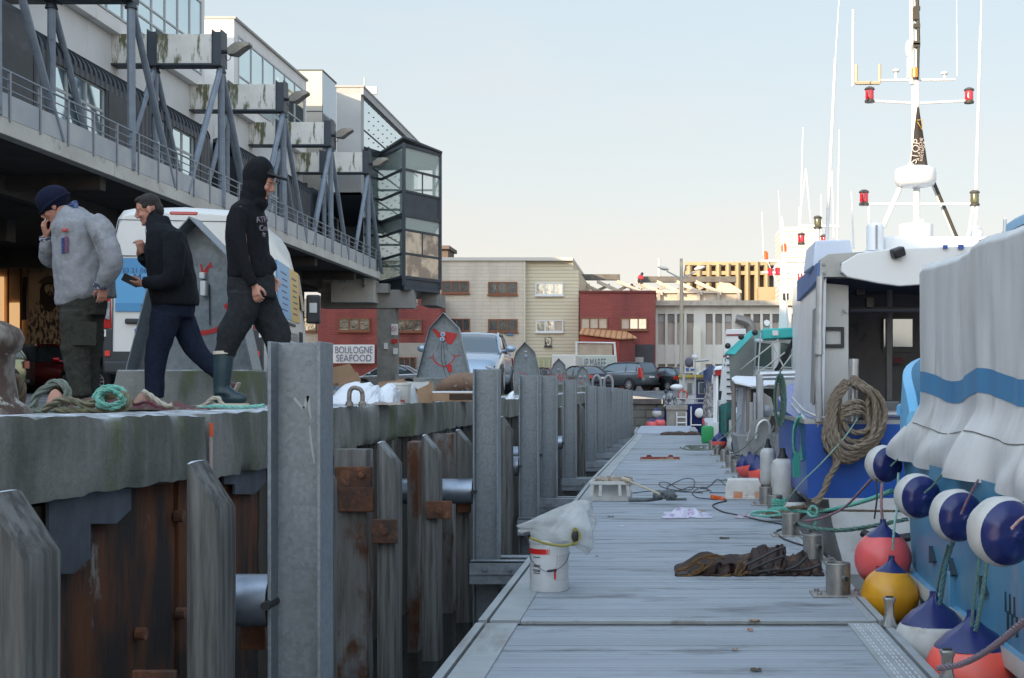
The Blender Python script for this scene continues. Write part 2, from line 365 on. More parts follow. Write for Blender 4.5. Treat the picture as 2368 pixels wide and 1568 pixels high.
clad_flat = mat('dark cladding sheet', (.045, .052, .062), .5, .3, c2=(.03, .035, .042), sc=1.5, c3=(.10, .11, .12), sc3=2, lo3=.6, hi3=.8)
steel_paint = mat('grey blue painted steel', (.215, .25, .30), .5, .1, c2=(.16, .19, .23), sc=3, c3=(.10, .09, .085), sc3=3, lo3=.64, hi3=.72)
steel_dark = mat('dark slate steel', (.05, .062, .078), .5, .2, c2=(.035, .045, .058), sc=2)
rail_m = mat('rail steel', (.24, .26, .29), .45, .4)
panel_m = mat('dusty railing glass', (.30, .33, .37), .5, .0, c2=(.42, .43, .43), sc=.9, lo=.4, hi=.66, spec=.6)
glass_b = mat('reflective facade glass', (.62, .72, .74), .05, .92, c2=(.54, .65, .68), sc=.35)
glass_w = mat('wavy window glass', (.42, .42, .40), .06, .85, bump=.9, bsc=1.1)
glass_clear = mat('green tinted clear glass', (.72, .86, .84), .04, .0, alpha=.38, spec=1.0)
glass_dark = mat('dark car glass', (.02, .028, .032), .06, 0, spec=.9)
glass_car = mat('car glass', (.10, .13, .15), .05, .35, spec=.9)
frame_m = mat('pale window frame', (.42, .43, .43), .5)
frame_br = mat('brown window frame', (.20, .075, .035), .6)
frame_dk = mat('dark mullion', (.03, .045, .055), .5)
red_p = mat('red spray paint', (.45, .02, .02), .55)
green_rope = mat('green rope', (.07, .34, .27), .85, c2=(.16, .40, .32), sc=30, bump=.4, bsc=150)
green_dk = mat('dark green rope', (.06, .13, .11), .9, c2=(.12, .2, .17), sc=30, bump=.4, bsc=150)
tan_rope = mat('tan manila rope', (.25, .20, .15), .9, c2=(.16, .125, .09), sc=25, bump=.5, bsc=150)
grey_rope = mat('grey green rope', (.24, .27, .23), .9, c2=(.14, .16, .13), sc=25, bump=.5, bsc=120)
brown_rope = mat('brown rope', (.16, .12, .075), .9, c2=(.09, .06, .04), sc=25, bump=.5, bsc=120)
red_rope = mat('faded red rope', (.26, .11, .12), .9, c2=(.16, .12, .16), sc=40)
red_net = mat('wine red netting', (.17, .03, .045), .95, c2=(.07, .025, .03), sc=18, bump=.8, bsc=60)
brown_net = mat('brown netting', (.12, .085, .06), .95, c2=(.05, .035, .03), sc=20, bump=.8, bsc=60)
cable_m = mat('black cable', (.02, .022, .025), .6)
orange_buoy = mat('fluorescent orange vinyl', (.86, .10, .07), .4, c2=(.74, .13, .10), sc=5, c3=(.40, .12, .10), sc3=5, lo3=.6, hi3=.78)
pink_buoy = mat('faded red vinyl', (.72, .11, .11), .38, c2=(.62, .10, .10), sc=4, c3=(.66, .20, .16), sc3=3, lo3=.6, hi3=.75)
yellow_buoy = mat('amber yellow vinyl', (.64, .31, .015), .36, c2=(.54, .23, .012), sc=4, c3=(.32, .16, .03), sc3=5, lo3=.6, hi3=.8)
white_buoy = mat('grubby white vinyl', (.52, .52, .50), .45, c2=(.40, .40, .38), sc=5, c3=(.30, .25, .17), sc3=5, lo3=.56, hi3=.75, bump=.1, bsc=14)
navy_buoy = mat('navy blue vinyl', (.010, .016, .10), .34, c2=(.016, .026, .13), sc=6, c3=(.07, .08, .14), sc3=6, st3=(1, 1, .5), lo3=.6, hi3=.8, bump=.15, bsc=12)
blue_hull = mat('light blue hull paint', (.085, .28, .44), .4, c2=(.065, .22, .36), sc=1.6, st=(1, 1, .5), c3=(.30, .26, .32), sc3=1.5, st3=(1, 1, .4), lo3=.62, hi3=.74, bump=.05, bsc=8)
royal = mat('royal blue hull paint', (.018, .085, .36), .35, c2=(.014, .06, .27), sc=1.5, c3=(.05, .08, .16), sc3=3, lo3=.62, hi3=.75, bump=.04, bsc=8)
tarp_m = mat('grey canvas tarpaulin', (.60, .605, .60), .38, c2=(.49, .49, .485), sc=3, st=(1, 1, .12), lo=.4, hi=.65, c3=(.38, .35, .32), sc3=5, st3=(1, 1, .15), lo3=.58, hi3=.75, bump=.12, bsc=20)
tarp_blue = mat('blue canvas band', (.07, .23, .42), .5, c2=(.06, .19, .36), sc=4, st=(1, 1, .2))
cardboard = mat('damp cardboard', (.36, .23, .14), .9, c2=(.27, .17, .10), sc=3, c3=(.18, .11, .07), sc3=2, lo3=.6, hi3=.75, bump=.15, bsc=30)
plastic_bag = mat('white plastic sheet', (.74, .76, .80), .3, c2=(.62, .65, .70), sc=5, bump=.5, bsc=14)
crate_m = mat('grubby white plastic', (.60, .59, .56), .5, c2=(.50, .48, .44), sc=5, c3=(.30, .20, .12), sc3=4, lo3=.6, hi3=.72)
skin = mat('skin', (.47, .235, .165), .5, c2=(.42, .185, .13), sc=14, sss=.12, bump=.06, bsc=60)
hair_m = mat('dark hair', (.012, .009, .008), .7, c2=(.03, .023, .02), sc=60, bump=.8, bsc=120)
timber_w = mat('pale peeling timber', (.20, .20, .195), .9, c2=(.12, .11, .10), sc=4, st=(2, 2, .3), lo=.4, hi=.6, c3=(.10, .04, .018), sc3=2.2, st3=(1, 1, .5), lo3=.50, hi3=.58, bump=.6, bsc=16, bst=(3, 3, .12))
# ---------------------------------------------------------------- ground, water, quay
QZ = 1.40
def gz(x, y):                       # the far quay lies a little lower near its edge
    a = max(0, min(1, (x+2.6)/3)); b = 1-max(0, min(1, (y-54)/26))
    return QZ-.36*a*b-.02
m = MB()
def gsheet(xs, ys): 
    n = len(ys)
    m.add([(x, y, gz(x, y)) for x in xs for y in ys], [(i*n+j, (i+1)*n+j, (i+1)*n+j+1, i*n+j+1) for i in range(len(xs)-1) for j in range(n-1)])
gsheet([-400, -60, -30, -15, -8, -2.9], [-90, -40, 0, 20, 40, 54.2, 60, 66, 72, 80, 200, 900])
gsheet([-2.9, -1, .4, 5, 15, 60, 400], [54.2, 57, 60, 66, 72, 80, 200, 900])
STRUCT_LABELS.update(ground='grey asphalt quay surface with a dusting of frost', water='dark still harbour water', seabed='harbour floor')
struct(m, 'ground', asphalt, smooth=0)
m = MB(); m.quad((-3.4, -90, -.62), (400, -90, -.62), (400, 54.6, -.62), (-3.4, 54.6, -.62)); struct(m, 'water', water)
# kerb line and faint markings on the far road
m = MB()
for y, w in ((58.4, .12), (70.2, .12)): m.quad((-2, y, gz(0, y)+.012), (40, y, gz(20, y)+.012), (40, y+w, gz(20, y+w)+.012), (-2, y+w, gz(0, y+w)+.012))
STRUCT_LABELS['road_marking'] = 'worn white lines on the far quay road'
struct(m, 'road_marking', mat('worn road paint', (.42, .43, .44), .8))

# far dock wall
fw = thing('dock_wall', 'old stone dock wall closing the basin below the far road', 'wall', (20, 54.4, -.7))
m = MB(); m.bx(-2.4, 60, 54.2, 55.0, -1.6, gz(0, 54.2)-.2); m.build('masonry', stone, fw)
m = MB()
for k in range(26): m.nbox(-2.4+k*2.4, -2.4+k*2.4+2.37, 54.08, 55.2, gz(0, 54.2)-.2, gz(0, 54.2)+.02, .4, .012, 2, k, .015)
m.build('coping', mat('reddish coping stone', (.15, .12, .11), .9, c2=(.10, .085, .08), sc=3, frost=.4), fw)

# left quay wall
qw = thing('quay_wall', 'long quay wall of mossy concrete coping over dark rusty timber bays', 'wall', (-3.0, 8, -.6))
blocks = [(2.2, 6.72), (6.78, 10.05), (10.12, 11.68), (12.16, 14.9), (14.98, 18.6), (18.68, 22.8), (22.9, 27.4), (27.5, 33), (33.1, 40), (40.1, 47), (47.1, 54.1)]
for i, (a, b) in enumerate(blocks):
    m = MB(); st = .06 if b < 13 else .14
    zb = QZ-.335-(.02 if i == 1 else 0)
    m.nbox(-2.98, -2.36, a, b, zb, QZ, st if b < 20 else .3, .012, 5, i*3+1, .028 if i > 1 else .014)
    if i == 0:
        for v in m.v: v.z += (6.72-v.y)*.012
    if i == 2:
        for v in m.v: v.x += .02*math.sin(v.y*9)
    m.build('coping', cope_m, qw, smooth=60)
m = MB(); m.bx(-2.9, -2.55, 11.72, 12.12, -.9, QZ-.03); m.build('upright', timber_g, qw)
# back wall made of timber / steel panels between the fenders
seg = [(2.0, 4.95, timber_g), (4.95, 5.3, timber_d), (5.3, 6.6, timber_r), (6.6, 7.9, timber_r), (7.9, 9.2, timber_d), (9.2, 10.9, timber_d), (10.9, 13, timber_d), (13, 16, timber_g), (16, 20, timber_d), (20, 54.1, timber_d)]
for i, (a, b, mt) in enumerate(seg):
    m = MB(); y = a
    while y < b-.01:
        w = min(1.4 if mt is timber_r else .34 if b < 20 else .6, b-y); m.nbox(-3.0, -2.46+.05*mnoise.noise(Vector((y, i, 0))), y+.008, y+w-.008, -1.6, QZ-.33, .16, .012, 4, int(y*10), .01); y += w
    m.build('planking', mt, qw, smooth=50)
m = MB(); m.bx(-3.6, -3.3, 2, 54.1, -1.6, QZ-.3); m.build('backing', timber_d, qw)
# stand-off timbers, plates and bolts
for y, x0, x1, zt in ((8.75, -2.22, -1.99, 1.12), (10.55, -2.08, -1.98, 1.1), (12.4, -2.2, -2.0, 1.1)):
    m = MB(); m.nbox(x0, x1, y, y+.2, -1.6, zt, .15, .012, 4, int(y*3), .01); m.build('upright', timber_w, qw, smooth=50)
def plate(x0, x1, y0, y1, d, th=.03):
    m = MB(); a = P(x0, y1, d); b = P(x1, y0, d); m.bx(a.x, b.x, d-th, d, a.z, b.z); m.build('iron_plate', rust, qw, bevel=.006)
for t in ((776, 862, 1079, 1135, 8.72), (784, 866, 1127, 1183, 8.70), (861, 921, 1200, 1256, 8.58), (784, 835, 1225, 1300, 8.8), (986, 1046, 1158, 1200, 10.2), (560, 618, 1430, 1500, 5.9), (310, 412, 1548, 1600, 5.2), (1058, 1090, 1150, 1185, 11.8)): plate(*t)
for x, y, d in ((437, 1202, 6.4), (350, 1494, 5.8), (441, 1490, 5.8), (838, 1097, 8.68), (830, 1240, 8.6), (890, 1228, 8.53), (1015, 1180, 10.15)):
    p = P(x, y, d); m = MB()
    if x < 450: m.tube([(-2.47, -2.40*F/(x-VX), p.z), (-2.425, -2.40*F/(x-VX), p.z)], .03, 10)
    else: m.tube([p, p+Vector((0, -.03, 0))], .022, 8)
    m.build('bolt', rust, qw)
m = MB(); m.bx(-2.40, -2.15, 5.15, 5.19, -.35, -.02); m.bx(-2.40, -2.12, 5.15, 5.45, -.05, -.02); m.build('rail_bracket', galv_dark, qw)
# dark galvanised gusset plates under the first coping blocks
def gus(y, pts):
    g = MB(); g.prism([(-2.435, y_, z) for y_, z in pts], (.014, 0, 0)); g.build('gusset_plate', gusset_m, qw)
def gp(pts): return [(-2.43*F/(px-VX), EZ+(py-VY)*2.43/(px-VX)) for px, py in pts]
gus(5.74, gp([(108, 1100), (299, 1100), (299, 1178), (265, 1211), (205, 1211), (205, 1290), (166, 1327), (108, 1327)]))
gus(7.15, gp([(515, 1070), (612, 1060), (612, 1115), (586, 1143), (540, 1143), (540, 1120), (515, 1120)]))
# small drainage slot in the first coping
# ---- fender posts: each its own thing
def fender(y, xo=-2.18, w=.21, d=.21, name='fender_post', label='', top=1.20, sh=1.03):
    m = MB(); xi = xo-.115; bk = xo-.135
    rings = []
    n = 22
    for k in range(5):
        yy = y-d/2+d*k/4
        ring = []
        poly = [(bk, -1.2), (xo, -1.2)]
        for j in range(1, n): poly.append((xo, -1.2+(sh+1.2)*j/n))
        poly += [(xo, sh), ((xo*2+xi)/3, (sh*2+top)/3), ((xo+2*xi)/3, (sh+2*top)/3), (xi, top), (bk, top)]
        for (px_, pz) in poly:
            q = Vector((px_*5, yy*7, pz*1.3)); e = 1 if k in (0, 4) else 0
            ring.append(Vector((px_+.008*mnoise.noise(q)-(.012*e if px_ > xi-.01 else 0), yy+.010*mnoise.noise(q+Vector((5, 1, 2))), pz-(.008*e if pz > .9 else 0))))
        rings.append(ring)
    m.loft(rings)
    return single(m, name, timber_g, label, 'fender post', group='timber fender posts along the quay wall', smooth=50, loc=(xo-.2, y, -1.2))
fl = ['nearest grey timber fender post with frosted sloping top, at the left edge of the picture', 'grey timber fender post left of the nearest steel pile, under the orange paint mark',
      'timber fender post mostly hidden behind the nearest steel pile', 'timber fender post right of the rusty plates, between the first and second steel piles',
      'second timber fender post right of the nearest steel pile, beside the horizontal pipe', 'timber fender post just behind the left side of the second steel pile']
for i, (y, xo) in enumerate([(3.72, -1.765), (5.29, -1.765), (6.98, -1.765), (8.72, -1.76), (10.32, -1.76), (12.0, -1.76)]):
    fender(y, xo, label=fl[i], top=1.235-.007*y if y > 6 else 1.235, sh=1.05-.006*(y-5))
for i, y in enumerate([15.3, 17.0, 18.8, 20.6, 23.6, 26, 28.6]):
    xo = -1.76+.01*i; sh_ = 1
    fender(y, xo, label=['timber fender post between the second and third steel piles', 'timber fender post behind the third steel pile', 'timber fender post behind the fourth steel pile', 'timber fender post right of the fourth steel pile', 'timber fender post by the fifth steel pile', 'dark timber fender post beyond the fifth steel pile', 'farthest visible timber fender post'][i])
# spray marks on the coping
pm = thing('paint_mark', 'orange and white painted stripe at the joint between two coping blocks', 'paint mark', (-2.35, 6.76, QZ-.3))
m = MB(); m.bx(-2.352, -2.345, 6.735, 6.765, QZ-.31, QZ-.12); m.build('white_stripe', mat('chalky pink paint', (.45, .33, .30), .8), pm)
m = MB(); m.bx(-2.352, -2.342, 6.735, 6.765, QZ-.12, QZ-.05); m.build('orange_stripe', mat('orange marker paint', (.75, .10, .02), .6), pm)

# ---- galvanised guide piles
def pile(y, xl, top, label, first=False):
    y += .11; w = .228; xr = xl+w; d = .22; m = MB()
    zt = EZ+top
    m.bx(xl+.012, xr-.012, y-.006, y+.006, -1.6, zt)                # web
    for xx in (xl, xr-.016): m.bx(xx, xx+.016, y-d/2, y+d/2, -1.6, zt+.002)
    o = thing('steel_pile', label, 'steel pile', (xl+w/2, y, -1.6), group='galvanised steel guide piles between quay and pontoon')
    m.build('beam', galv, o, bevel=.003 if y < 20 else 0)
    if y < 24:
        m = MB(); zc = .60; m.tube([(xl-.01, y, zc), (-1.93 if y < 7 else -2.5, y, zc)], .115, 20)
        m.build('cross_pipe', galv_pipe, o)
        m = MB(); m.tube([(xl+.005, y-.16, zc-.0), (xl+.005, y+.10, zc)], .02, 8)
        m.build('pipe_bolt', black, o)
    if first:
        m = MB()
        for pts in ([(680, 920, .006), (697, 940, .006), (703, 945, .007), (712, 915, .008), (716, 950, .006), (719, 968, .003)], [(716, 985, .003), (719, 1020, .005), (724, 1052, .005), (727, 1072, .002)], [(733, 1140, .002), (735, 1155, .002)]):
            a = [(P(px, py, y-.007), r) for px, py, r in pts]
            for (p, r), (q, r2) in zip(a, a[1:]):
                dv = (q-p).normalized(); nn = Vector((-dv.z, 0, dv.x))
                m.quad(p+nn*r, p-nn*r, q-nn*r2, q+nn*r2)
        m.build('paint_scratches', mat('dried white drips', (.34, .36, .36), .7), o)
    return o
pl = ['nearest galvanised steel pile, biggest, with white scratches on its face', 'second galvanised steel pile, in front of the silver car', 'third galvanised steel pile, right of the bare gap after the second', 'fourth galvanised steel pile, overlapping the third on its right', 'fifth galvanised steel pile, below the small painted metal shields',
      'sixth galvanised steel pile, leftmost of the far row standing side by side', 'second pile of the far row standing side by side', 'third pile of the far row standing side by side', 'fourth pile of the far row, about its middle', 'third from last pile of the far row', 'last but one pile of the far row', 'farthest galvanised steel pile, at the far end of the pontoon']
PILES = [(5.58, -1.70, .20), (11.62, -1.70, .172), (15.4, -1.705, .154), (18.1, -1.705, .175), (22.1, -1.70, .147), (27.2, -1.62, .054), (30.6, -1.57, .045), (33.7, -1.53, .03), (36.5, -1.48, .02), (39.8, -1.43, .0), (43.4, -1.37, -.03), (47.2, -1.31, -.055)]
for i, (y, x, t) in enumerate(PILES): pile(y, x, t, pl[i], i == 0)

# ---------------------------------------------------------------- pontoon
def el(y): return -1.21 if y < 21 else -1.21+.34*(y-21)/24
def er(y): return 1.47 if y < 21 else 1.47-.29*(y-21)/24
def section(y0, y1, label, near=False, brackets=()):
    o = thing('pontoon_section', label, 'pontoon', ((el(y0)+er(y0))/2, (y0+y1)/2, -.5), group='pontoon sections joined end to end')
    m = MB(); y = y0+.06; k = 0; lp = .27; 
    while y < y1-.07:
        w = min(.143, y1-.06-y); xa = el(y)+lp; xb = er(y)-(.26 if near else .10)
        zz = random.uniform(-.002, .002)
        # grooved board: raised ribs over a sunken base
        m.bx(xa, xb, y, y+w, -.04, zz-.010)
        nr = 5 if y < 14 else (3 if y < 24 else 0)
        for j in range(nr):
            rw = w/nr; m.bx(xa+.001, xb-.001, y+j*rw+.0035, y+(j+1)*rw-.0035, -.012, zz)
        if not nr: m.bx(xa, xb, y+.002, y+w-.002, -.01, zz)
        y += w+.009; k += 1
    m.build('deck', deck_m, o, smooth=0)
    m = MB()
    m.add([(el(y0)+.02, y0+.02, -.5), (er(y0)-.02, y0+.02, -.5), (er(y1)-.02, y1-.02, -.5), (el(y1)+.02, y1-.02, -.5), (el(y0)+.02, y0+.02, -.035), (er(y0)-.02, y0+.02, -.035), (er(y1)-.02, y1-.02, -.035), (el(y1)+.02, y1-.02, -.035)],
          [(0, 1, 2, 3), (4, 7, 6, 5), (0, 4, 5, 1), (1, 5, 6, 2), (2, 6, 7, 3), (3, 7, 4, 0)])
    m.build('float_frame', deck_sub, o, smooth=0)
    # edge plates
    def strip(fx0, fx1, z0, z1, name, mt, ya=y0+.02, yb=y1-.02, tilt=0):
        q = MB(); n = max(1, int((yb-ya)/2)) if near is False else 6
        for i in range(n):
            a = ya+(yb-ya)*i/n; b = ya+(yb-ya)*(i+1)/n-.004
            q.add([(fx0(a), a, z0), (fx1(a), a, z0), (fx1(b), b, z0), (fx0(b), b, z0), (fx0(a), a, z1), (fx1(a), a, z1+tilt), (fx1(b), b, z1+tilt), (fx0(b), b, z1)],
                  [(0, 3, 2, 1), (4, 5, 6, 7), (0, 1, 5, 4), (1, 2, 6, 5), (2, 3, 7, 6), (3, 0, 4, 7)])
        q.build(name, mt, o, bevel=.003 if y0 < 12 else 0)
    strip(lambda y: el(y), lambda y: el(y)+.055, -.16, .012, 'edge_rail', alu)
    strip(lambda y: el(y)+.075, lambda y: el(y)+.275, -.02, .010, 'edge_plate', alu)
    strip(lambda y: er(y)-.05, lambda y: er(y), -.18, .010, 'edge_rail', alu)
    if near:
        strip(lambda y: er(y)-.27, lambda y: er(y)-.075, -.02, .010, 'edge_plate', alu)
        q = MB()
        for xx in (.235, .215, .17, .15, .12): 
            y = y0+.1
            while y < y1-.1: q.bx(er(y)-xx, er(y)-xx+.006, y, y+.06, .009, .0125); y += .10
        q = q.build('slot_pattern', mat('frost white slots', (.6, .62, .64), .8), o); q['kind'] = 'stuff'
    else:
        strip(lambda y: er(y)-.115, lambda y: er(y)-.06, -.02, .006, 'edge_plate', alu)
    strip(lambda y: el(y)+.28, lambda y: er(y)-.11, -.02, .006, 'joint_plate', alu, y0+.005, y0+.05)
    for by in brackets:
        q = MB(); x0 = -1.705 if by < 23 else el(by)-.48
        q.bx(x0, el(by)+.02, by-.16, by-.02, -.012, .0); q.bx(x0, el(by)+.02, by-.16, by-.148, -.20, .0); q.bx(x0, el(by)+.02, by-.175, by-.12, -.115, -.10)
        q.bx(x0, el(by)+.02, by+.15, by+.30, -.012, .0); q.bx(x0, el(by)+.02, by+.29, by+.30, -.2, .0)
        if by < 30:
            for bx_ in (x0+.14, x0+.36): q.tube([(bx_, by-.165, -.06), (bx_, by-.19, -.06)], .022, 6)
        q.build('guide_bracket', galv_dark, o)
    return o
section(2.2, 8.43, 'nearest pontoon section with grooved frosty boards and slotted metal strip on its right edge', near=True, brackets=[5.66])
section(8.5, 20.6, 'pontoon section carrying the paint bucket and the brown net bundle', brackets=[11.62, 15.4, 18.1])
section(20.66, 32.7, 'pontoon section carrying the red timber board', brackets=[22.1, 27.2, 30.6])
section(32.76, 43.0, 'far pontoon section beyond the red timber board', brackets=[33.7, 36.5, 39.8])
g = thing('gangway', 'pale sloping ramp plate at the far end of the pontoon', 'gangway', (0, 45, 0))
m = MB(); m.prism([(-.93, 43.05, .03), (1.2, 43.05, .03), (1.02, 47.4, .16), (-.78, 47.4, .16)], (0, 0, -.06)); m.build('ramp_plate', mat('pale frosted ramp', (.36, .39, .44), .7, c2=(.3, .33, .38), sc=2), g)
m = MB(); m.bx(.95, 1.18, 43.1, 47.4, .03, .12); m.bx(-.95, -.88, 43.1, 47.4, .03, .10); m.build('side_kerb', alu, g)

# bollards on the right edge
def bollard(x, y, label, s=1.0, hole=True):
    o = thing('mooring_bollard', label, 'bollard', (x, y, 0), group='round metal mooring bollards along the right edge of the pontoon')
    m = MB(); m.lathe([(.091*s, .01), (.091*s, .235*s), (.086*s, .24*s), (.086*s, .225*s), (.08*s, .222*s), (.02, .222*s)], (x, y, 0), 28, caps=True); m.build('post', bollard_m, o, smooth=30)
    m = MB(); m.tube([(x+.045*s, y-.12*s, .135*s), (x-.04*s, y+.12*s, .135*s)], .024*s, 14); m.build('cross_pin', bollard_m, o)
    m = MB(); m.tube([(x+.0465*s, y-.1235*s, .135*s), (x+.044*s, y-.117*s, .135*s)], .017*s, 12); m.build('pin_hole', black, o)
    m = MB(); m.box((x, y, .008), (.40*s, .27*s, .016)); m.build('base_plate', bollard_m, o, bevel=.003)
    for a, b in ((-.15, -.09), (.15, -.09), (-.15, .09), (.15, .09)):
        m = MB(); m.lathe([(.018, .016), (.018, .034)], (x+a*s, y+b*s, 0), 6); m.build('bolt', bollard_m, o)
    return o
BOL = [(1.30, 9.6), (1.335, 11.5), (1.33, 13.45), (1.36, 15.7), (1.36, 17.0), (1.36, 22.0), (1.33, 23.5), (1.31, 25.1), (1.29, 27.0), (1.26, 29.6), (1.24, 32.4)]
bl = ['nearest round bollard with a square base plate, beside the amber buoy', 'second round bollard, just behind the nearest one', 'third round bollard, with dark green rope made fast to it', 'fourth round bollard, wrapped in bright green rope', 'fifth round bollard, beside the overturned white crate',
      'bollard next to the cluster of orange buoys', 'bollard with dark green rope beside the orange buoys', 'bollard just beyond the orange buoys', 'bollard with a green rope hanging down in front', 'bollard near the small orange buoy by the far boats', 'farthest round bollard, beside the green canister']
for (x, y), L in zip(BOL, bl): bollard(x, y, L)
# small slotted rail cleats
def railcleat(x, y, label):
    o = thing('rail_cleat', label, 'cleat', (x, y, 0), group='small cast cleats on the right edge rail')
    m = MB(); m.loft([[Vector((x+sx*a, y+sy*b, z)) for sx, sy in ((-1, -1), (1, -1), (1, 1), (-1, 1))] for a, b, z in ((.05, .07, .01), (.038, .05, .03), (.026, .03, .08), (.026, .03, .15), (.036, .034, .175), (.036, .034, .19))])
    m.build('body', bollard_m, o, bevel=.008)
    m = MB(); m.box((x, y, .193), (.045, .03, .008)); m.build('slot', black, o)
railcleat(1.455, 8.32, 'small cast cleat with slotted head at the joint of the two nearest pontoon sections')
railcleat(1.46, 6.65, 'small cast cleat with slotted head at the bottom edge, holding the grey blue rope')
# ---------------------------------------------------------------- harbour building on the left
def zz(r): return EZ+r        # height above the eye -> world z
hb = thing('harbour_office', 'long modern harbour office in white and dark cladding raised above the quay', 'building', (-17, 40, QZ))
# white upper boxes ------------------------------------------------
def win_band(parent, X, y0, y1, z0, z1, nb, transoms=(.38, .20), ft=.06, glass=glass_b, fr=frame_m):
    """glazing on a wall that faces +X: glass panes, mullions, transoms"""
    w = MB()
    wn = None
    q = MB()
    H = z1-z0; n = nb; dy = (y1-y0)/n
    wn = MB(); wn.bx(X-.02, X+.035, y0-.05, y0+.03, z0-.05, z1+.05)
    for k in range(1, n+1): wn.bx(X-.02, X+.035, y0+k*dy-ft/2, y0+k*dy+ft/2, z0-.05, z1+.05)
    for t in (0, 1)+tuple(transoms): wn.bx(X-.018, X+.03, y0, y1, z0+H*t-ft/2, z0+H*t+ft/2)
    fo = wn.build('window', fr, parent)
    q.bx(X-.01, X+.004, y0, y1, z0, z1); q.build('pane', glass, fo, smooth=0)
    return fo
def white_box(y0, y1, zt, zb, xf, nb, gz0, gz1, xb=-24):
    m = MB(); m.bx(xb, xf-.02, y0, y1, zb, gz0-.05)
    m.bx(xb, xf-.02, y0, y1, gz1+.05, zt); m.bx(xb, xf-.02, y0, y0+.45, gz0-.05, gz1+.05); m.bx(xb, xf-.02, y1-.3, y1, gz0-.05, gz1+.05)
    m.bx(xb, xf-1.2, y0+.45, y1-.3, gz0-.05, gz1+.05)
    m.build('upper_wall', white_p, hb, smooth=0)
    m = MB(); m.bx(xb, xf+.06, y0-.06, y1+.06, zt, zt+.09); m.build('roof_coping', mat('lead coping', (.33, .32, .30), .6), hb)
    win_band(hb, xf-.03, y0+.5, y1-.35, gz0, gz1, nb)
white_box(22.5, 45.1, zz(13.75), zz(10.40), -15.9, 20, zz(10.85), zz(13.3), xb=-42)
white_box(48.2, 58.0, zz(13.72), zz(10.40), -15.9, 6, zz(10.85), zz(13.2), xb=-42)
# link walls behind, fascia and sloping soffit bands
m = MB(); m.bx(-24, -16.2, 22, 58.4, zz(7.6), zz(10.39)); m.bx(-24, -17.2, 45, 48.3, zz(10.39), zz(12.0)); m.build('fascia', white_p, hb, smooth=0)
for k in range(0):
    yb = 38.35+6.35*(k-5)
    if yb+5.6 > 58: break
    m = MB(); m.prism([(-16, yb+.3, zz(8.98)), (-15.15, yb+.3, zz(9.10)), (-15.15, yb+.3, zz(9.3)), (-16, yb+.3, zz(9.3))], (0, 5.7, 0)); m.build('soffit_band', white_p, hb)
# added unseen office blocks, sized to cast shade on the quay and far walls
m = MB(); m.bx(-42, -16.2, -64, 22, zz(5.3), zz(9.1)); m.bx(-42, -18, -64, 22, QZ, zz(5.3)); m.bx(-42, -20, 45, 72, zz(7.6), zz(13.6)); m.build('added_shade_wing', white_p, hb)
# dark curved cladding bays ------------------------------------------------
def clad_bay(y0, y1, opens, xf=-15.0, zb=zz(5.35), zt=zz(8.75)):
    # opens: list of (ya, yb, z0, z1) window openings
    def strip(ya, yb, za, zb_):
        m = MB(); m.bx(xf-.12, xf, ya, yb, za, zb_); return m
    ys = [y0]; 
    for (a, b, c, d) in opens:
        m = strip(ys[-1], a, zb, zt-.5); 
        m.build('cladding', clad_m, hb, smooth=0)
        m = strip(a, b, zb, c); m.build('cladding', clad_m, hb, smooth=0)
        m = strip(a, b, d, zt-.5)
        m.build('cladding', clad_m, hb, smooth=0)
        ys.append(b)
    m = strip(ys[-1], y1, zb, zt-.5); m.build('cladding', clad_m, hb, smooth=0)
    # curved top
    m = MB(); rings = []
    n = 8
    prof = [(xf, zt-.5)]+[(xf-.9+.9*math.cos(PI/2*k/n), zt-.5+.62*math.sin(PI/2*k/n)) for k in range(1, n+1)]
    prof += [(-16.0, zt+.12), (-16.0, zt-.5)]
    m.prism([(x, y0, z) for x, z in prof], (0, y1-y0, 0)); m.build('curved_cladding', clad_m, hb, smooth=40)
    for s in range(int((y1-y0)/.3)):       # standing seams round the curve
        pass
    m = MB()
    for s in range(int((y1-y0)/.3)+1):
        yy = y0+s*.3
        m.loft([[Vector((x+(.035 if 1 else 0)*math.cos(a), yy+dy, z+.035*math.sin(a))) for dy in (-.018, .018)] + [Vector((x-.02, yy+dy, z)) for dy in (.018, -.018)] for x, z, a in [(xf, zt-.5, 0)]+[(xf-.9+.9*math.cos(PI/2*k/n), zt-.5+.62*math.sin(PI/2*k/n), PI/2*k/n) for k in range(1, n+1)]])
    m.build('seam', clad_flat, hb)
    for yy in (y0, y1-.06): m = MB(); m.bx(-16, xf-.12, yy, yy+.06, zb, zt); m.build('end_cheek', clad_flat, hb)
    for (a, b, c, d) in opens:
        m = MB(); m.bx(xf-1.0, xf-.12, a-.05, a, c, d); m.bx(xf-1.0, xf-.12, b, b+.05, c, d); m.build('reveal', clad_flat, hb)
        n_ = max(2, int((b-a)/.95)); win_band(hb, xf-.10, a, b, c, d, n_, transoms=(.66,), ft=.07)
def yx(px, X=-15.0): return -X*F/(VX-px)
zW0, zW1 = zz(6.3), zz(8.05)
clad_bay(yx(78), yx(486), [(yx(115), yx(247), zW0, zW1), (yx(350), yx(384), zW0, zW1), (yx(455), yx(463), zW0, zW1)][:2]+[(yx(400), yx(452), zW0, zW1)])
clad_bay(yx(557), yx(718), [(yx(585), yx(602), zW0, zW1), (yx(625), yx(662), zW0, zW1)])
clad_bay(2, yx(78)-5.5, [])
for (a, b) in ((yx(250), yx(300)), (yx(388), yx(397)), (yx(463), yx(474))):
    m = MB(); m.bx(-15.02, -14.985, a, b, zz(5.35), zW1); m.build('dark_door', clad_flat, hb)
m = MB(); m.bx(-16.4, -14.9, yx(78)-5.4, yx(78)-.02, zz(5.35), zz(8.9)); m.build('smooth_cladding', clad_flat, hb, bevel=.25)
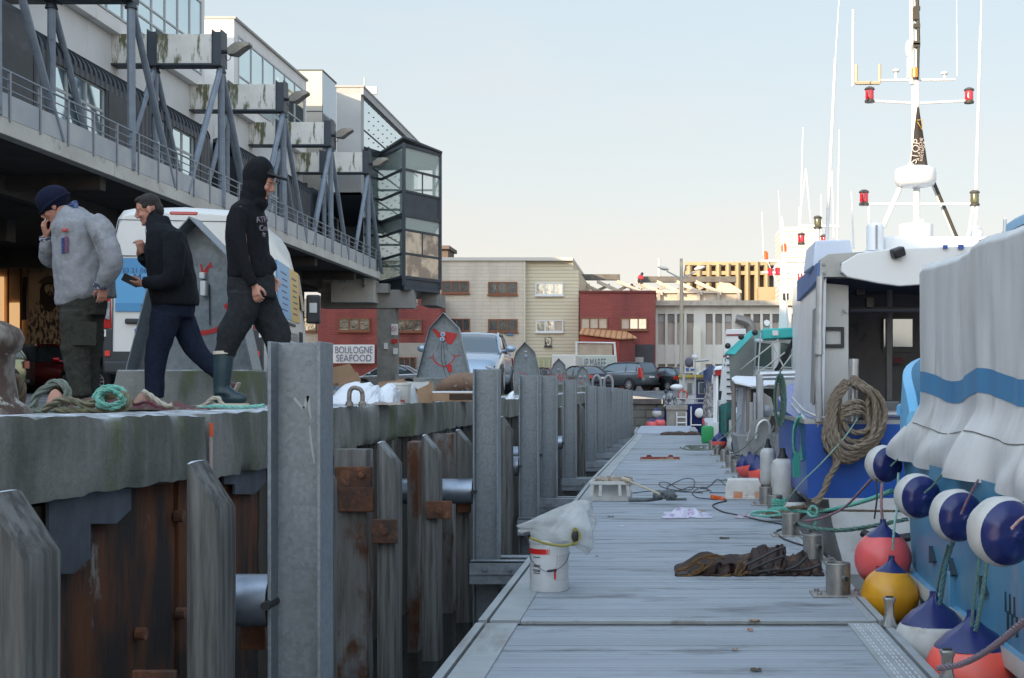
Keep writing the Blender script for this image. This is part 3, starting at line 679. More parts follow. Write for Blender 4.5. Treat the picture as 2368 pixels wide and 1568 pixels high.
# recessed entrances and back wall at walkway level
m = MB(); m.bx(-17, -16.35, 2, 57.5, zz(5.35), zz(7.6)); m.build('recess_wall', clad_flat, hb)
for a, b in ((yx(490, -16), yx(545, -16)), (yx(722, -16), yx(742, -16))):
    win_band(hb, -16.3, a, b, zz(5.5), zz(7.5), 3, transoms=(.66,))
# stair block and big glazed hall at the far end ------------------------------------------------
bei = mat('warm grey metal panel', (.46, .43, .37), .55, c2=(.42, .39, .34), sc=.8)
m = MB(); m.bx(-20, -15.87, 60.5, 63.1, zz(7.6), zz(14.8)); m.build('stair_block', bei, hb)
m = MB(); m.bx(-20, -15.86, 60.485, 60.5, zz(12.9), zz(12.94)); m.bx(-20, -15.86, 60.485, 60.5, zz(10.9), zz(10.94)); m.bx(-20, -15.84, 60.48, 63.1, zz(14.8), zz(14.87))
m.build('panel_joint', frame_dk, hb)
m = MB(); m.bx(-15.87, -15.85, 60.55, 63.0, zz(8), zz(14.75)); m.build('side_glass', mat('grey blue facade glass', (.30, .36, .42), .08, .8), hb)
hx = -13.65
m = MB(); m.bx(-14.75, hx, 58.7, 59.3, zz(8.75), zz(13.62)); m.bx(-14.75, hx+.12, 58.7, 72.5, zz(13.3), zz(13.62)); m.build('hall_wall', mat('light grey render', (.46, .46, .45), .85, c2=(.40, .40, .39), sc=.8), hb)
m = MB(); m.bx(-14.8, hx+.15, 58.65, 72.6, zz(13.62), zz(13.70)); m.build('roof_coping', mat('lead coping', (.33, .32, .30), .6), hb)
# hall glazing with point fixings
m = MB(); m.bx(hx-.03, hx, 59.3, 72.3, zz(4.6), zz(13.28)); gl = m.build('hall_glazing', glass_b, hb, smooth=0)
m = MB()
for k in range(0, 7): m.bx(hx, hx+.03, 59.3, 72.3, zz(4.7+k*1.42)-.025, zz(4.7+k*1.42)+.025)
m.build('glazing_rail', frame_dk, gl)
m = MB()
for k in range(1, 13):
    for j in range(0, 22): m.box((hx+.02, 59.3+k*1.0, zz(4.8+j*.4)), (.03, .05, .05))
m = m.build('fixing_pattern', frame_dk, gl); m['kind'] = 'stuff'
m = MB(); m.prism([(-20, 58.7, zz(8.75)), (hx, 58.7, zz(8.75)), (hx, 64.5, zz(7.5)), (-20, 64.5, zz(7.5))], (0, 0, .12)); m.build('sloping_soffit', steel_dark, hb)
m = MB(); m.bx(-20, -14.0, 63.0, 63.4, zz(4.7), zz(8.0)); m.bx(-15.6, -14.0, 62.9, 68, zz(4.6), zz(8.1)); m.build('end_panel', mat('slate panel', (.10, .12, .14), .6, c2=(.085, .10, .12), sc=1), hb)
win_band(hb, -15.4, 58.8, 62.9, zz(5.4), zz(8.0), 3, transoms=(.62,), glass=mat('grey green glass', (.42, .50, .50), .06, .8))
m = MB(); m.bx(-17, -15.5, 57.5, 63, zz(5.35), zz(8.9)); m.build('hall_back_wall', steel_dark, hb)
for (px, h) in ((1, 1),):
    m = MB(); m.tube([(-13.9, 60.5, zz(13.7)), (-13.9, 60.5, zz(14.5))], .03); m.bx(-13.9, -13.3, 60.4, 60.5, zz(13.7), zz(14.05)); m.build('roof_antenna', frame_m, hb)

# glass lookout tower at the end ------------------------------------------------
gt = thing('glass_lookout', 'glass and dark steel lookout bay at the far end of the office', 'lookout tower', (-11.8, 62.5, zz(4.5)))
pa = P(866, 500, 64.0); pb = P(934, 500, 60.0); pc = P(1018, 500, 62.5)
A = Vector((pa.x, pa.y, 0)); B = Vector((pb.x, pb.y, 0)); C_ = Vector((pc.x, pc.y, 0)); D = Vector((pc.x-1.0, 66.5, 0)); E = Vector((pa.x, 66.5, 0))
ztop = zz(11.35); zbot = zz(4.75); poly = [A, B, C_, D, E]
ctr = (A+B+C_+D+E)/5
levels = [zz(4.75), zz(5.15), zz(6.65), zz(8.25), zz(8.95), zz(9.9), zz(10.45), zz(11.2)]
fr = MB()
for p in poly: fr.tube([p+Vector((0, 0, zbot)), p+Vector((0, 0, ztop))], .10, 4)
LV = [5.15, 6.25, 7.35, 8.0, 9.15, 10.15, 11.25]
for z in LV:
    for a, b in zip(poly, poly[1:]+poly[:1]): fr.tube([a+Vector((0, 0, zz(z))), b+Vector((0, 0, zz(z)))], .07 if z not in (5.15, 11.25) else .10, 4)
mid = B.lerp(C_, .5)
for a, b in ((5.15, 7.35), (9.15, 10.15)): fr.tube([mid+Vector((0, 0, zz(a+1.1 if a == 5.15 else a))), mid+Vector((0, 0, zz(b)))], .04, 4)
fr.build('frame', steel_dark, gt, smooth=0)
def face(a, b, z0, z1, mt, nm, ins=.0):
    q = MB(); n = (b-a).cross(Vector((0, 0, 1))).normalized()*ins
    q.prism([a+n+Vector((0, 0, z0)), b+n+Vector((0, 0, z0)), b+n+Vector((0, 0, z1)), a+n+Vector((0, 0, z1))], n.normalized()*.02 if n.length else (b-a).cross(Vector((0, 0, 1))).normalized()*-.02)
    q.build(nm, mt, gt, smooth=0)
gf = mat('pale lookout glass', (.66, .76, .72), .05, .15, alpha=.32)
gwl = mat('lookout glass with reflections in colour', (.48, .42, .36), .06, .8, c2=(.22, .19, .17), sc=1.1, lo=.44, hi=.56, bump=1, bsc=1.2)  # brown mottling in the colour stands in for wavy reflections
for a, b in ((A, B), (B, C_), (C_, D)):
    for z0, z1, mt in ((5.15, 6.25, gwl if a is B else glass_b), (6.25, 7.35, gwl if a is B else glass_b), (7.35, 8.0, gf), (9.15, 10.15, gf), (10.15, 11.25, gf)):
        face(a, b, zz(z0), zz(z1), gf if a is A else mt, 'pane')
    face(a, b, zz(8.0), zz(9.15), steel_dark if a is B else gf, 'spandrel')
    face(a, b, zbot, zz(5.15), steel_dark, 'spandrel')
q = MB(); q.prism([p+(p-ctr).normalized()*.15+Vector((0, 0, zz(11.30+(.25 if p is B else 0)))) for p in poly], (0, 0, .10)); q.build('roof', steel_dark, gt)
q = MB(); q.prism([p+Vector((0, 0, zbot-.18)) for p in poly], (0, 0, .2)); q.prism([p*.999+Vector((0, 0, zz(8.0))) for p in poly], (0, 0, .15)); q.build('floor', steel_dark, gt)
q = MB(); q.bx(ctr.x-.5, ctr.x+.1, 64.5, 65, zz(4.8), zz(11)); q.build('inner_column', mat('light grey render', (.46, .46, .45), .85), gt)

# walkway ------------------------------------------------
ww = thing('raised_walkway', 'concrete walkway with glass panel railing along the office', 'walkway', (-14, 40, zz(5.0)))
m = MB()
ys = -20
edge = [(-20, 6)]+[]
y = -20; k = 0
while y < 59.5:
    L = 6.35; y1 = min(y+L-.02, 59.8); m.bx(-13.28, -13.0, y, y1, zz(5.02), zz(5.36)); y += L
m.bx(-16.6, -13.28, -20, 59.8, zz(5.16), zz(5.33))
m.build('slab', slab_m, ww, bevel=.01)
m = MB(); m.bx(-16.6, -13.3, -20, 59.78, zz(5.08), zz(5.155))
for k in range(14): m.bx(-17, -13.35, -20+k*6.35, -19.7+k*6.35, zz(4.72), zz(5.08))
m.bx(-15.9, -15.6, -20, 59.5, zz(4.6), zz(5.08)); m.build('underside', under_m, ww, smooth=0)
m = MB(); pm_ = MB()
sp = 1.27; n = int((59.6+20)/sp)
for k in range(n+1):
    y = -20+k*sp+.1
    if y > 59.5: break
    m.bx(-13.03, -12.97, y-.03, y+.03, zz(5.30), zz(6.30))
for z in (6.30, 6.12, 5.93): m.tube([(-13.0, -20, zz(z)), (-13.0, 59.5, zz(z))], .025 if z > 6.2 else .016, 6)
m.build('railing', rail_m, ww, smooth=0)
for k in range(n):
    y = -20+k*sp+.1
    if y < 20 or y+sp > 59.5: continue
    q = MB(); q.bx(-13.01, -12.995, y+.05, y+sp-.05, zz(5.36), zz(5.84)); q.build('panel', panel_m, ww)
# support frames: beam + struts, one thing per bay
def strut(parent, a, b, r=.105): q = MB(); q.tube([a, b], r, 10); q.build('strut', steel_paint, parent)
lamps = []
for i, yb in enumerate([25.4, 31.85, 38.35, 44.65, 51.0, 57.5]):
    zb = zz(9.50); nm = ['nearest overhead beam frame, beyond the top left of the picture', 'beam frame at the top left corner whose post reaches the walkway left of the men', 'mossy concrete beam frame carrying the nearest of the visible floodlights', 'heavily streaked beam frame above the hooded man, second floodlight on its end', 'streaked beam frame right of the hooded man, third floodlight on its end', 'farthest beam frame, smallest, just before the glass lookout'][i]
    fo = thing('beam_frame', nm, 'beam frame', (-14, yb, zz(5.3)), group='beam and strut frames over the walkway')
    q = MB(); q.bx(-16.2, -13.22, yb-.22, yb+.22, zb+.05, zb+.92); q.build('beam', beam_m, fo, bevel=.01)
    q = MB(); q.bx(-16.2, -13.0, yb-.26, yb+.26, zb, zb+.05)
    for X in (-13.1, -15.0):
        q.bx(X-.14, X-.12, yb-.27, yb+.27, zb-.02, zb+1.05); q.bx(X+.12, X+.14, yb-.27, yb+.27, zb-.02, zb+1.05); q.bx(X-.12, X+.12, yb-.245, yb-.23, zb-.02, zb+.98)
    q.build('steel_clamp', steel_dark, fo)
    for X in (-13.05, -15.0):
        node = Vector((X, yb, zb)); zb_ = zz(5.36)
        q = MB(); q.lathe([(.16, -.18), (.10, 0)], node, 8); q.build('node', steel_dark, fo)
        strut(fo, node, (X+.02 if X > -14 else X, yb, zb_), .10)
        strut(fo, node, (X, yb+2.75, zb_), .085)
        if i >= 2: strut(fo, node, (X, yb-2.75, zb_), .085)
    if i >= 2:
        lo = thing('floodlight', ['nearest grey floodlight on the end of a mossy beam', 'second floodlight from the left, above the hooded man', 'third floodlight from the left on a beam end', 'fourth floodlight, smallest and lowest, in front of the glass hall'][i-2], 'floodlight', (-12.9, yb, zb+.5), group='floodlights on the beam ends')
        q = MB(); b0 = Vector((-12.85, yb-.1, zb+.42))
        q.loft([[b0+Vector((x, s*w, z)) for s, z in ((-1, z0), (1, z0), (1, z1), (-1, z1))] for x, w, z0, z1 in ((.05, .12, -.10, .10), (.30, .22, -.12, .24), (.52, .20, .05, .27), (.72, .16, .17, .25))]); q.build('housing', mat('dull lamp alloy', (.33, .31, .27), .5, .4, c2=(.2, .18, .15), sc=6), lo, bevel=.02)
        q = MB(); q.tube([b0+Vector((-.2, 0, 0)), b0+Vector((.1, 0, 0))], .06); q.tube(smooth_path([b0+Vector((-.05, 0, -.1)), b0+Vector((.0, 0, -.24)), b0+Vector((.1, 0, -.22)), b0+Vector((.12, 0, -.1))]), .012, 5); q.build('bracket', black, lo)
# substructure: pillars, transfer beams, ground floor
sub = thing('undercroft', 'shadowy concrete undercroft of columns and beams below the office', 'substructure', (-18, 50, QZ))
m = MB(); 
m.bx(-15.2, -13.25, 59.5, 60.6, zz(3.95), zz(5.0)); m.build('transfer_beam', slab_m, sub)
q = MB(); ab = P(735, 0, 60).x
q.bx(ab, P(898, 0, 60).x, 60.0, 60.5, zz(4.42), zz(4.85)); q.bx(ab, P(960, 0, 61).x, 60.5, 61.3, zz(3.75), zz(4.6)); q.build('transfer_beam', mat('mid grey concrete', (.30, .29, .275), .9, c2=(.24, .235, .22), sc=1.5), sub)
q = MB(); q.bx(P(960, 0, 61).x, P(1022, 0, 64).x, 62.5, 65, zz(4.0), zz(4.6)); q.build('transfer_beam', concrete, sub)
colx = P(897, 0, 61).x
q = MB(); q.bx(colx-.42, colx+.42, 60.6, 61.5, QZ-.05, zz(3.75)); q.build('column', concrete, sub)
for yc in (20, 28, 36, 44, 52):
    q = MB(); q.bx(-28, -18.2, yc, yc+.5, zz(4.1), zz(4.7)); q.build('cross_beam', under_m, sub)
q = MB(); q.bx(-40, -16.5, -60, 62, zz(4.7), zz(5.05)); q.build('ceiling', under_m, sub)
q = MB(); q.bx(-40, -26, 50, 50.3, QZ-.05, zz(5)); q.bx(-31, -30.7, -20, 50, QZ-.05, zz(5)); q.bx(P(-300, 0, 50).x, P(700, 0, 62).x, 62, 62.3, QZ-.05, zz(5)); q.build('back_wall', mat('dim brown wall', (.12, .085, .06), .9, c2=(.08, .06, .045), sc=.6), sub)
# signs on the column
for (px, py, w, h, ci) in ((912, 762, 15, 26, 0), (912, 789, 14, 10, 1), (914, 812, 10, 14, 0), (892, 800, 9, 14, 0)):
    s_ = MB(); p = P(px, py, 60.5); k = 60.5/F; s_.bx(p.x-w*k/2, p.x+w*k/2, 60.52, 60.58, p.z-h*k/2, p.z+h*k/2)
    L = {762: 'small round no smoking notice on the pillar', 789: 'small red notice under the no smoking notice on the pillar', 812: 'lower black and white notice on the pillar edge', 800: 'small black and white notice on the pillar face'}[py]
    so = single(s_, 'notice', red_p if ci else white_clean, L, 'notice')
    if py == 762:
        r_ = MB(); c0 = p+Vector((0, -.06, .04)); r_.tube([c0+Vector((.11*math.cos(a*PI/8), 0, .11*math.sin(a*PI/8))) for a in range(17)], .012, 4); r_.tube([c0+Vector((-.08, 0, .08)), c0+Vector((.08, 0, -.08))], .012, 4); r_.build('ring_symbol', red_p, so)
        for v in so.children[-1:]: v.location = (0, 0, 0)

# ---------------------------------------------------------------- undercroft mural and shopfront with painted sun glow
mu = MB()
a = P(66, 0, 47); b = P(232, 0, 47); zt_ = P(0, 565, 47).z; 
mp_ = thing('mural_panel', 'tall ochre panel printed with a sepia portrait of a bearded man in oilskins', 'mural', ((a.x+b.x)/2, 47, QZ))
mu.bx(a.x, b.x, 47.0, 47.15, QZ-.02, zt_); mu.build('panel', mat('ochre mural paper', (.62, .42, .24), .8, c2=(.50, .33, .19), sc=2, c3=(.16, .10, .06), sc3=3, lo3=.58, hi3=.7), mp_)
inkd = mat('sepia print ink', (.045, .032, .024), .8); inkl = mat('sepia print highlights', (.60, .42, .26), .8, c2=(.06, .04, .03), sc=7, st=(1.6, 1, .6), lo=.46, hi=.56)
def flat(pts, d, mt, nm, par, lay=0):
    q = MB(); q.prism([P(x, y, d-.012*(lay+1)) for x, y in pts], (0, .008, 0)); return q.build(nm, mt, par, smooth=0)
flat([(64, 800), (62, 760), (68, 725), (82, 700), (100, 690), (130, 690), (150, 705), (165, 730), (172, 770), (170, 800)], 47, inkl, 'coat_print', mp_)
flat([(93, 700), (92, 672), (97, 655), (110, 645), (124, 645), (135, 655), (138, 680), (134, 702), (125, 715), (112, 722), (102, 712)], 47, inkd, 'beard_print', mp_, 1)
flat([(103, 668), (105, 660), (115, 657), (126, 660), (128, 668), (126, 680), (118, 684), (107, 680)], 47, inkl, 'face_print', mp_, 2)
flat([(88, 655), (95, 646), (108, 638), (124, 638), (137, 648), (142, 658), (128, 655), (115, 652), (100, 655)], 47, mat('sepia hat', (.13, .085, .055), .8), 'hat_print', mp_, 2)
dr = thing('sun_coloured_shopfront', 'pale shopfront deep under the office, low sun put into its colour and panes', 'shopfront', (P(30, 0, 48).x, 48.2, QZ))
q = MB(); q.prism([P(-220, 800, 48.2), P(66, 800, 48.2), P(66, 600, 48.2), P(-220, 600, 48.2)], (0, .3, 0)); q.build('wall', mat('cream wall with sun in colour', (.70, .52, .32), .8, c2=(.60, .42, .25), sc=1.1), dr)  # warm light of the low sun is put into the wall colour
for x0, x1, y0, y1, mt in ((20, 44, 700, 800, mat('shop glass glowing for sun reflection', (.85, .62, .38), .3, emit=.30, ecol=(1, .60, .28))), (48, 62, 640, 740, glass_w), (-60, 8, 640, 760, mat('shop glass glowing for sun reflection', (.85, .62, .38), .3, emit=.30, ecol=(1, .60, .28))), (-10, 66, 565, 602, steel_dark)):  # warm pane emission stands in for reflected low sun
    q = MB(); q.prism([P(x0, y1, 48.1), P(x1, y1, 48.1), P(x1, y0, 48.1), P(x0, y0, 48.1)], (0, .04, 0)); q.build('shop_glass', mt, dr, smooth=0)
q = MB()
for x in (17, 46, 64): q.prism([P(x, 802, 48.05), P(x+3, 802, 48.05), P(x+3, 610, 48.05), P(x, 610, 48.05)], (0, .05, 0))
q.build('frame', frame_br, dr)

# ---------------------------------------------------------------- far buildings across the dock
beige_m = pattern_mat('beige block wall', 'brick', (.60, .53, .43), (.56, .49, .40), (.42, .36, .29), scale=1, bw=1.1, bh=.24, depth=.3, dirt=(.34, .30, .25), msize=.015)
yel_m = pattern_mat('pale yellow boarding', 'wave', (.62, .55, .40), (.44, .385, .28), plane='XZ', period=.24, rough=.7, depth=.2)
red_m = pattern_mat('dark red brick', 'brick', (.29, .065, .052), (.25, .055, .046), (.19, .05, .045), scale=1, bw=.6, bh=.16, depth=.4, dirt=(.13, .03, .03), msize=.02)
def fwindow(par, x0, x1, y0, y1, d, fr=frame_br, panes=3, glass=glass_w, light=()):
    """a window on a wall facing the camera, given by its corners in the picture at depth d"""
    a = P(x0, y1, d); b = P(x1, y0, d); t = (b.x-a.x)*.03+.03
    q = MB(); w = b.x-a.x; h = b.z-a.z
    q.bx(a.x, b.x, d-.10, d+.02, a.z, a.z+t); q.bx(a.x, b.x, d-.10, d+.02, b.z-t, b.z)
    for k in range(panes+1): xx = a.x+t/2+(w-t)*k/panes; q.bx(xx-t/2, xx+t/2, d-.098, d+.018, a.z+t, b.z-t)
    o = q.build('window', fr, par)
    q = MB(); q.bx(a.x-.05, b.x+.05, d-.16, d-.0, a.z-.09, a.z-.002); q.build('sill', fr, o)
    for k in range(panes):
        xa = a.x+t+(w-t)*k/panes; xb = a.x+(w-t)*(k+1)/panes
        q = MB(); q.bx(xa, xb, d-.05, d-.03, a.z+t, b.z-t); q.build('pane', mat('curtained pane', (.50, .42, .33), .5, c2=(.45, .36, .28), sc=2) if k in light else glass, o, smooth=0)
    return o
def wallq(x0, x1, y0, y1, d, mt, par, nm='wall', th=8, zb=None):
    a = P(x0, y1, d); b = P(x1, y0, d)
    q = MB(); q.bx(a.x, b.x, d, d+th, a.z if zb is None else zb, b.z); return q.build(nm, mt, par, smooth=0)
GZ = QZ-.2
# beige and yellow building
D = 88.0
bb = thing('beige_warehouse', 'beige block and pale yellow boarded two storey warehouse across the dock', 'building', (P(1170, 0, D).x, D+5, QZ))
wallq(1010, 1214, 603, 900, D, beige_m, bb, 'block_wall', 14, GZ)
wallq(1214.5, 1338, 626, 900, D+.3, yel_m, bb, 'board_wall', 14, GZ)
wallq(1214.5, 1325, 603, 626, D+.3, yel_m, bb, 'board_wall', 14)
q = MB(); a = P(1010, 603, D); b = P(1325, 603, D); q.bx(a.x, b.x, D-.12, D+14, a.z, a.z+.22); q.build('parapet', mat('pale parapet', (.55, .52, .46), .8), bb)
q = MB(); c = P(1214, 0, D); q.tube([(c.x, D-.06, GZ), (c.x, D-.06, a.z-.1)], .06, 6); q.build('downpipe', mat('cream pipe', (.6, .56, .46), .6), bb)
for x0, x1, y0, y1 in ((1022, 1085, 650, 678), (1129, 1196, 652, 681), (1040, 1087, 737, 766), (1129, 1197, 738, 767)): fwindow(bb, x0, x1, y0, y1, D)
fwindow(bb, 1238, 1303, 654, 683, D+.3, white_clean); fwindow(bb, 1239, 1303, 740, 768, D+.3, white_clean, light=(2,))
fwindow(bb, 1260, 1275, 780, 800, D+.3, frame_dk, 1)
wallq(1022, 1165, 800, 900, D-.03, mat('grey garage door', (.40, .39, .36), .7, c2=(.36, .35, .33), sc=1), bb, 'roller_door', .2, GZ)
for x0 in (1240, 1252, 1264): fwindow(bb, x0, x0+9, 826, 868, D+.3, mat('pale green frame', (.45, .50, .38), .6), 1, mat('yellowish glass', (.45, .46, .25), .3, .3))
s_ = MB(); p = P(1180, 771, D); s_.bx(p.x-.22, p.x+.22, D-.1, D-.03, p.z-.14, p.z+.14); s_.build('blue_plaque', mat('blue plaque', (.10, .22, .40), .5), bb)
# red building on the left with sign
rb = thing('red_warehouse', 'dark red brick warehouse with brown windows seen below the walkway', 'building', (P(870, 0, 86).x, 92, QZ))
wallq(735, 1019, 690, 900, 86, red_m, rb, 'wall', 1.9, GZ)
wallq(913, 1019, 793, 900, 85.9, mat('grey beige render', (.36, .33, .29), .85, c2=(.31, .28, .25), sc=1), rb, 'lower_wall', .2, GZ)
for x0, x1, y0, y1 in ((783, 856, 735, 766), (917, 976, 738, 767)): fwindow(rb, x0, x1, y0, y1, 86)
fwindow(rb, 922, 962, 826, 860, 85.9, frame_br, 3)
q = MB(); p = P(968, 825, 85.8)
lw = thing('cream_warehouse', 'cream wall with a brown window at the edge behind the white van', 'building', (P(715, 0, 86.5).x, 90, QZ))
wallq(560, 735, 690, 900, 86.4, beige_m, lw, 'wall', 8, GZ); fwindow(lw, 700, 732, 733, 766, 86.4, frame_br, 1)
sg = thing('shop_sign', 'white signboard reading BOULOGNE SEAFOOD on the red brick wall', 'sign', (P(817, 0, 85.7).x, 85.8, P(0, 839, 85.8).z))
a = P(769, 840, 85.8); b = P(866, 797, 85.8)
q = MB(); q.bx(a.x, b.x, 85.75, 85.85, a.z, b.z); q.build('board', mat('sign white', (.72, .71, .72), .6), sg)
ink = mat('slate lettering', (.13, .15, .22), .6)
p = P(818, 810, 85.7); text_obj('lettering', 'BOULOGNE', .66, p, (R(90), 0, 0), ink, sg, sx=.70)
p = P(818, 829, 85.7); text_obj('lettering', 'SEAFOOD', .66, p, (R(90), 0, 0), ink, sg, sx=.80)
# wall lamp under the lookout
# middle red building
mr_ = thing('red_brick_block', 'square dark red brick block with two curtained windows', 'building', (P(1427, 0, 86).x, 90, QZ))
wallq(1340, 1515, 676, 900, 86, red_m, mr_, 'wall', 8, GZ)
q = MB(); a = P(1338, 677, 86); b = P(1517, 672, 86); q.bx(a.x, b.x, 85.9, 94, a.z, b.z); q.build('coping', mat('dark red coping', (.16, .035, .03), .7), mr_)
fwindow(mr_, 1342, 1406, 734, 762, 86, frame_br, 3, light=(0, 1, 2)); fwindow(mr_, 1435, 1497, 735, 763, 86, frame_br, 3, light=(0,))
wallq(1467, 1513, 797, 900, 85.95, mat('black shutter', (.03, .03, .038), .6, c2=(.045, .045, .05), sc=2), mr_, 'dark_entrance', .4, GZ)
wallq(1467, 1488, 826, 900, 85.9, mat('grey door', (.38, .38, .37), .6), mr_, 'door', .3, GZ)
an = thing('red_lean_to', 'small orange red lean-to with a corrugated roof against the yellow boarding', 'outbuilding', (P(1400, 0, 84).x, 84.5, QZ))
a = P(1340, 900, 83.5); b = P(1432, 790, 83.5); c = P(1468, 790, 84.6)
orr = mat('weathered orange red render', (.33, .06, .035), .8, c2=(.27, .05, .03), sc=1.5)
q = MB(); q.prism([(a.x, 83.5, GZ), (b.x, 83.5, GZ), (b.x, 83.5, P(0, 786, 83.5).z), (a.x, 83.5, P(0, 776, 83.5).z)], (0, 2.3, 0)); q.build('wall', orr, an)
q = MB(); q.prism([(b.x, 83.52, GZ), (c.x, 84.4, GZ), (c.x, 84.4, P(0, 783, 84.4).z), (b.x, 83.52, P(0, 786, 83.5).z)], (0, 1.4, 0)); q.build('side_wall', red_m, an)
q = MB(); q.prism([(a.x, 83.3, P(0, 773, 83.3).z), (b.x+.1, 83.3, P(0, 785, 83.3).z), (c.x+.15, 84.3, P(0, 783, 84.3).z), (c.x-.6, 86, P(0, 774, 86).z+.15), (a.x, 86, P(0, 768, 86).z+.2)], (0, 0, .08)); q.build('roof', pattern_mat('orange roof sheets', 'wave', (.52, .26, .12), (.30, .12, .06), plane='YX', period=.35, depth=.7), an)
# white office right
wo_ = thing('white_office', 'long white post and panel office block behind the boats', 'building', (P(1700, 0, 90).x, 94, QZ))
woff = mat('pale grey office wall', (.68, .65, .59), .8, c2=(.61, .58, .53), sc=.7)
panel_b = mat('taupe infill panel', (.50, .43, .37), .8, c2=(.44, .37, .32), sc=1.2)
x0w = 1516; x1w = 2080
d = 90
wallq(x0w, x1w, 706, 726, d, woff, wo_, 'parapet', 8); wallq(x0w, x1w, 797, 842, d, woff, wo_, 'spandrel', 8); wallq(x0w, x1w, 842, 900, d+.35, panel_b, wo_, 'lower_infill', 7, GZ)
wallq(x0w, x1w, 726, 797, d+.35, panel_b, wo_, 'upper_infill', 7)
q = MB(); a = P(x0w, 704, d); b = P(x1w, 700, d); q.bx(a.x-.1, b.x, d-.5, d+8, a.z-.1, a.z+.25); q.build('cornice', mat('crumbling cornice', (.36, .31, .25), .9, c2=(.5, .45, .38), sc=5), wo_)
q = MB(); r = 0
for k in range(26):
    x = 1516+k*22
    wdt = 22 if k in (4, 8, 13, 18, 22) else 6
    a = P(x, 900, d); q.bx(a.x, a.x+wdt*d/F, d-.05, d+.3, GZ, P(0, 706, d).z)
q.build('post', woff, wo_)
for k in range(25):
    x = 1523+k*22
    if k % 5 == 4: continue
    a = P(x, 745, d+.3); b = P(x+14, 728, d+.3)
    qq = MB(); qq.bx(a.x, b.x, d+.28, d+.36, a.z, b.z)
    qq.build('window', mat('dark window', (.05, .06, .075), .15, .3) if k % 7 else frame_m, wo_)
q = MB(); a = P(1603, 900, 89.2); b = P(1620, 757, 89.2); q.bx(a.x, b.x, 89.0, 90, GZ, b.z); q.build('pier', mat('white pier', (.72, .68, .58), .8), wo_)
qd = MB(); pts = [P(1702, 737, 89.4), P(1722, 742, 89.4), P(1736, 752, 89.4), P(1738, 770, 89.4), P(1738, 797, 89.4)]; qd.tube(smooth_path(pts), .32, 10); qd.build('vent_duct', mat('grey duct', (.22, .21, .20), .5, .4), wo_)
# stripped roof skeleton
rs = thing('stripped_roof', 'skeleton of pale sawtooth roof trusses being dismantled behind the red block', 'roof frame', (P(1520, 0, 96).x, 96, P(0, 700, 96).z))
truss = mat('pale bare truss', (.55, .47, .38), .85, c2=(.45, .37, .29), sc=2)
d = 96
q = MB(); a = P(1326, 676, d); b = P(1715, 676, d); q.bx(a.x, b.x, d, d+.3, a.z-.05, P(0, 672, d).z); q.bx(a.x, b.x, d+.3, d+.6, P(0, 700, d).z, P(0, 676, d).z); q.build('wall_plate', truss, rs)
q = MB()
for (x0, x1, y) in ((1326, 1433, 640), (1483, 1703, 645)):
    a = P(x0, y+7, d+1.5); b = P(x1, y-6, d+1.5); q.bx(a.x, b.x, d+1.5, d+2.2, a.z, b.z)
q.build('ridge_beam', mat('weathered grey beam', (.15, .135, .12), .85, c2=(.10, .09, .08), sc=2), rs)
k = 0
for x in (1333, 1380, 1427, 1470, 1516, 1562, 1606):
    q = MB(); a = P(x, 646, d+1.6); b = P(x+62, 674, d-.2); q.prism([a, b, b+Vector((0, 0, -.28)), a+Vector((0, 0, -.28))], (0, .35, 0)); q.build('rafter', truss, rs)
    q = MB(); a = P(x+30, 655, d+1.2); b = P(x-6, 672, d+3); q.prism([a, b, b+Vector((0, 0, -.22)), a+Vector((0, 0, -.22))], (0, .3, 0)); q.build('rafter', truss, rs)
for x in range(1336, 1720, 46):
    q = MB(); a = P(x, 702, d-.05); b = P(x+7, 676, d-.05); q.bx(a.x, b.x, d-.1, d+.3, a.z, b.z); q.build('stub_post', mat('grey post', (.32, .28, .24), .9), rs)
q = MB(); q.prism([P(1655, 672, d), P(1664, 652, d), P(1690, 656, d), P(1715, 672, d)], (0, .3, 0)); q.build('end_gable', truss, rs)
q = MB(); q.bx(P(1300, 0, d).x, P(1730, 0, d).x, d+.6, d+3, GZ, P(0, 702, d).z); q.build('wall', panel_b, rs)
# steel flue
fl_ = MB(); p = P(1525, 642, 99); fl_.tube([p, p+Vector((0, 0, 44*99/F))], .12, 10); single(fl_, 'flue', mat('bright flue', (.7, .68, .62), .3, .6), 'thin shining steel flue rising behind the roof frame', 'chimney flue')
# ribbed concrete building
cb = thing('ribbed_silo', 'tall ochre concrete building of rounded vertical ribs with dark slots', 'building', (P(1680, 0, 112).x, 116, QZ))
ocre = mat('ochre concrete', (.42, .32, .19), .85, c2=(.34, .26, .15), sc=.7, st=(1, 1, .3))
d = 112
q = MB(); a = P(1585, 0, d); b = P(1792, 0, d); q.bx(a.x, b.x, d+1.2, d+9, GZ, P(0, 612, d).z); q.build('core', mat('dark slot wall', (.085, .07, .055), .9), cb)
n = 9
for k in range(n):
    x = 1588+k*22.5; yt = 613-k*1.2
    q = MB(); w = 14*d/F; p = P(x, yt, d); 
    prof = [(p.x+w/2+w/2*math.cos(t*PI/8+PI), d+1.2-.9*math.sin(t*PI/8)) for t in range(9)]
    q.prism([(xx, yy, GZ) for xx, yy in prof][::-1], (0, 0, p.z-GZ)); q.build('rib', ocre, cb)
q = MB(); q.bx(a.x, b.x, d+.6, d+1.3, P(0, 630, d).z-.15, P(0, 628, d).z+.1); q.bx(a.x, b.x, d+.6, d+1.3, P(0, 606, d).z-.2, P(0, 604, d).z); q.build('band', ocre, cb)
q = MB(); q.bx(P(1750, 0, d).x, P(1838, 0, d).x, d-2, d+6, GZ, P(0, 668, d).z); q.build('lower_block', ocre, cb)
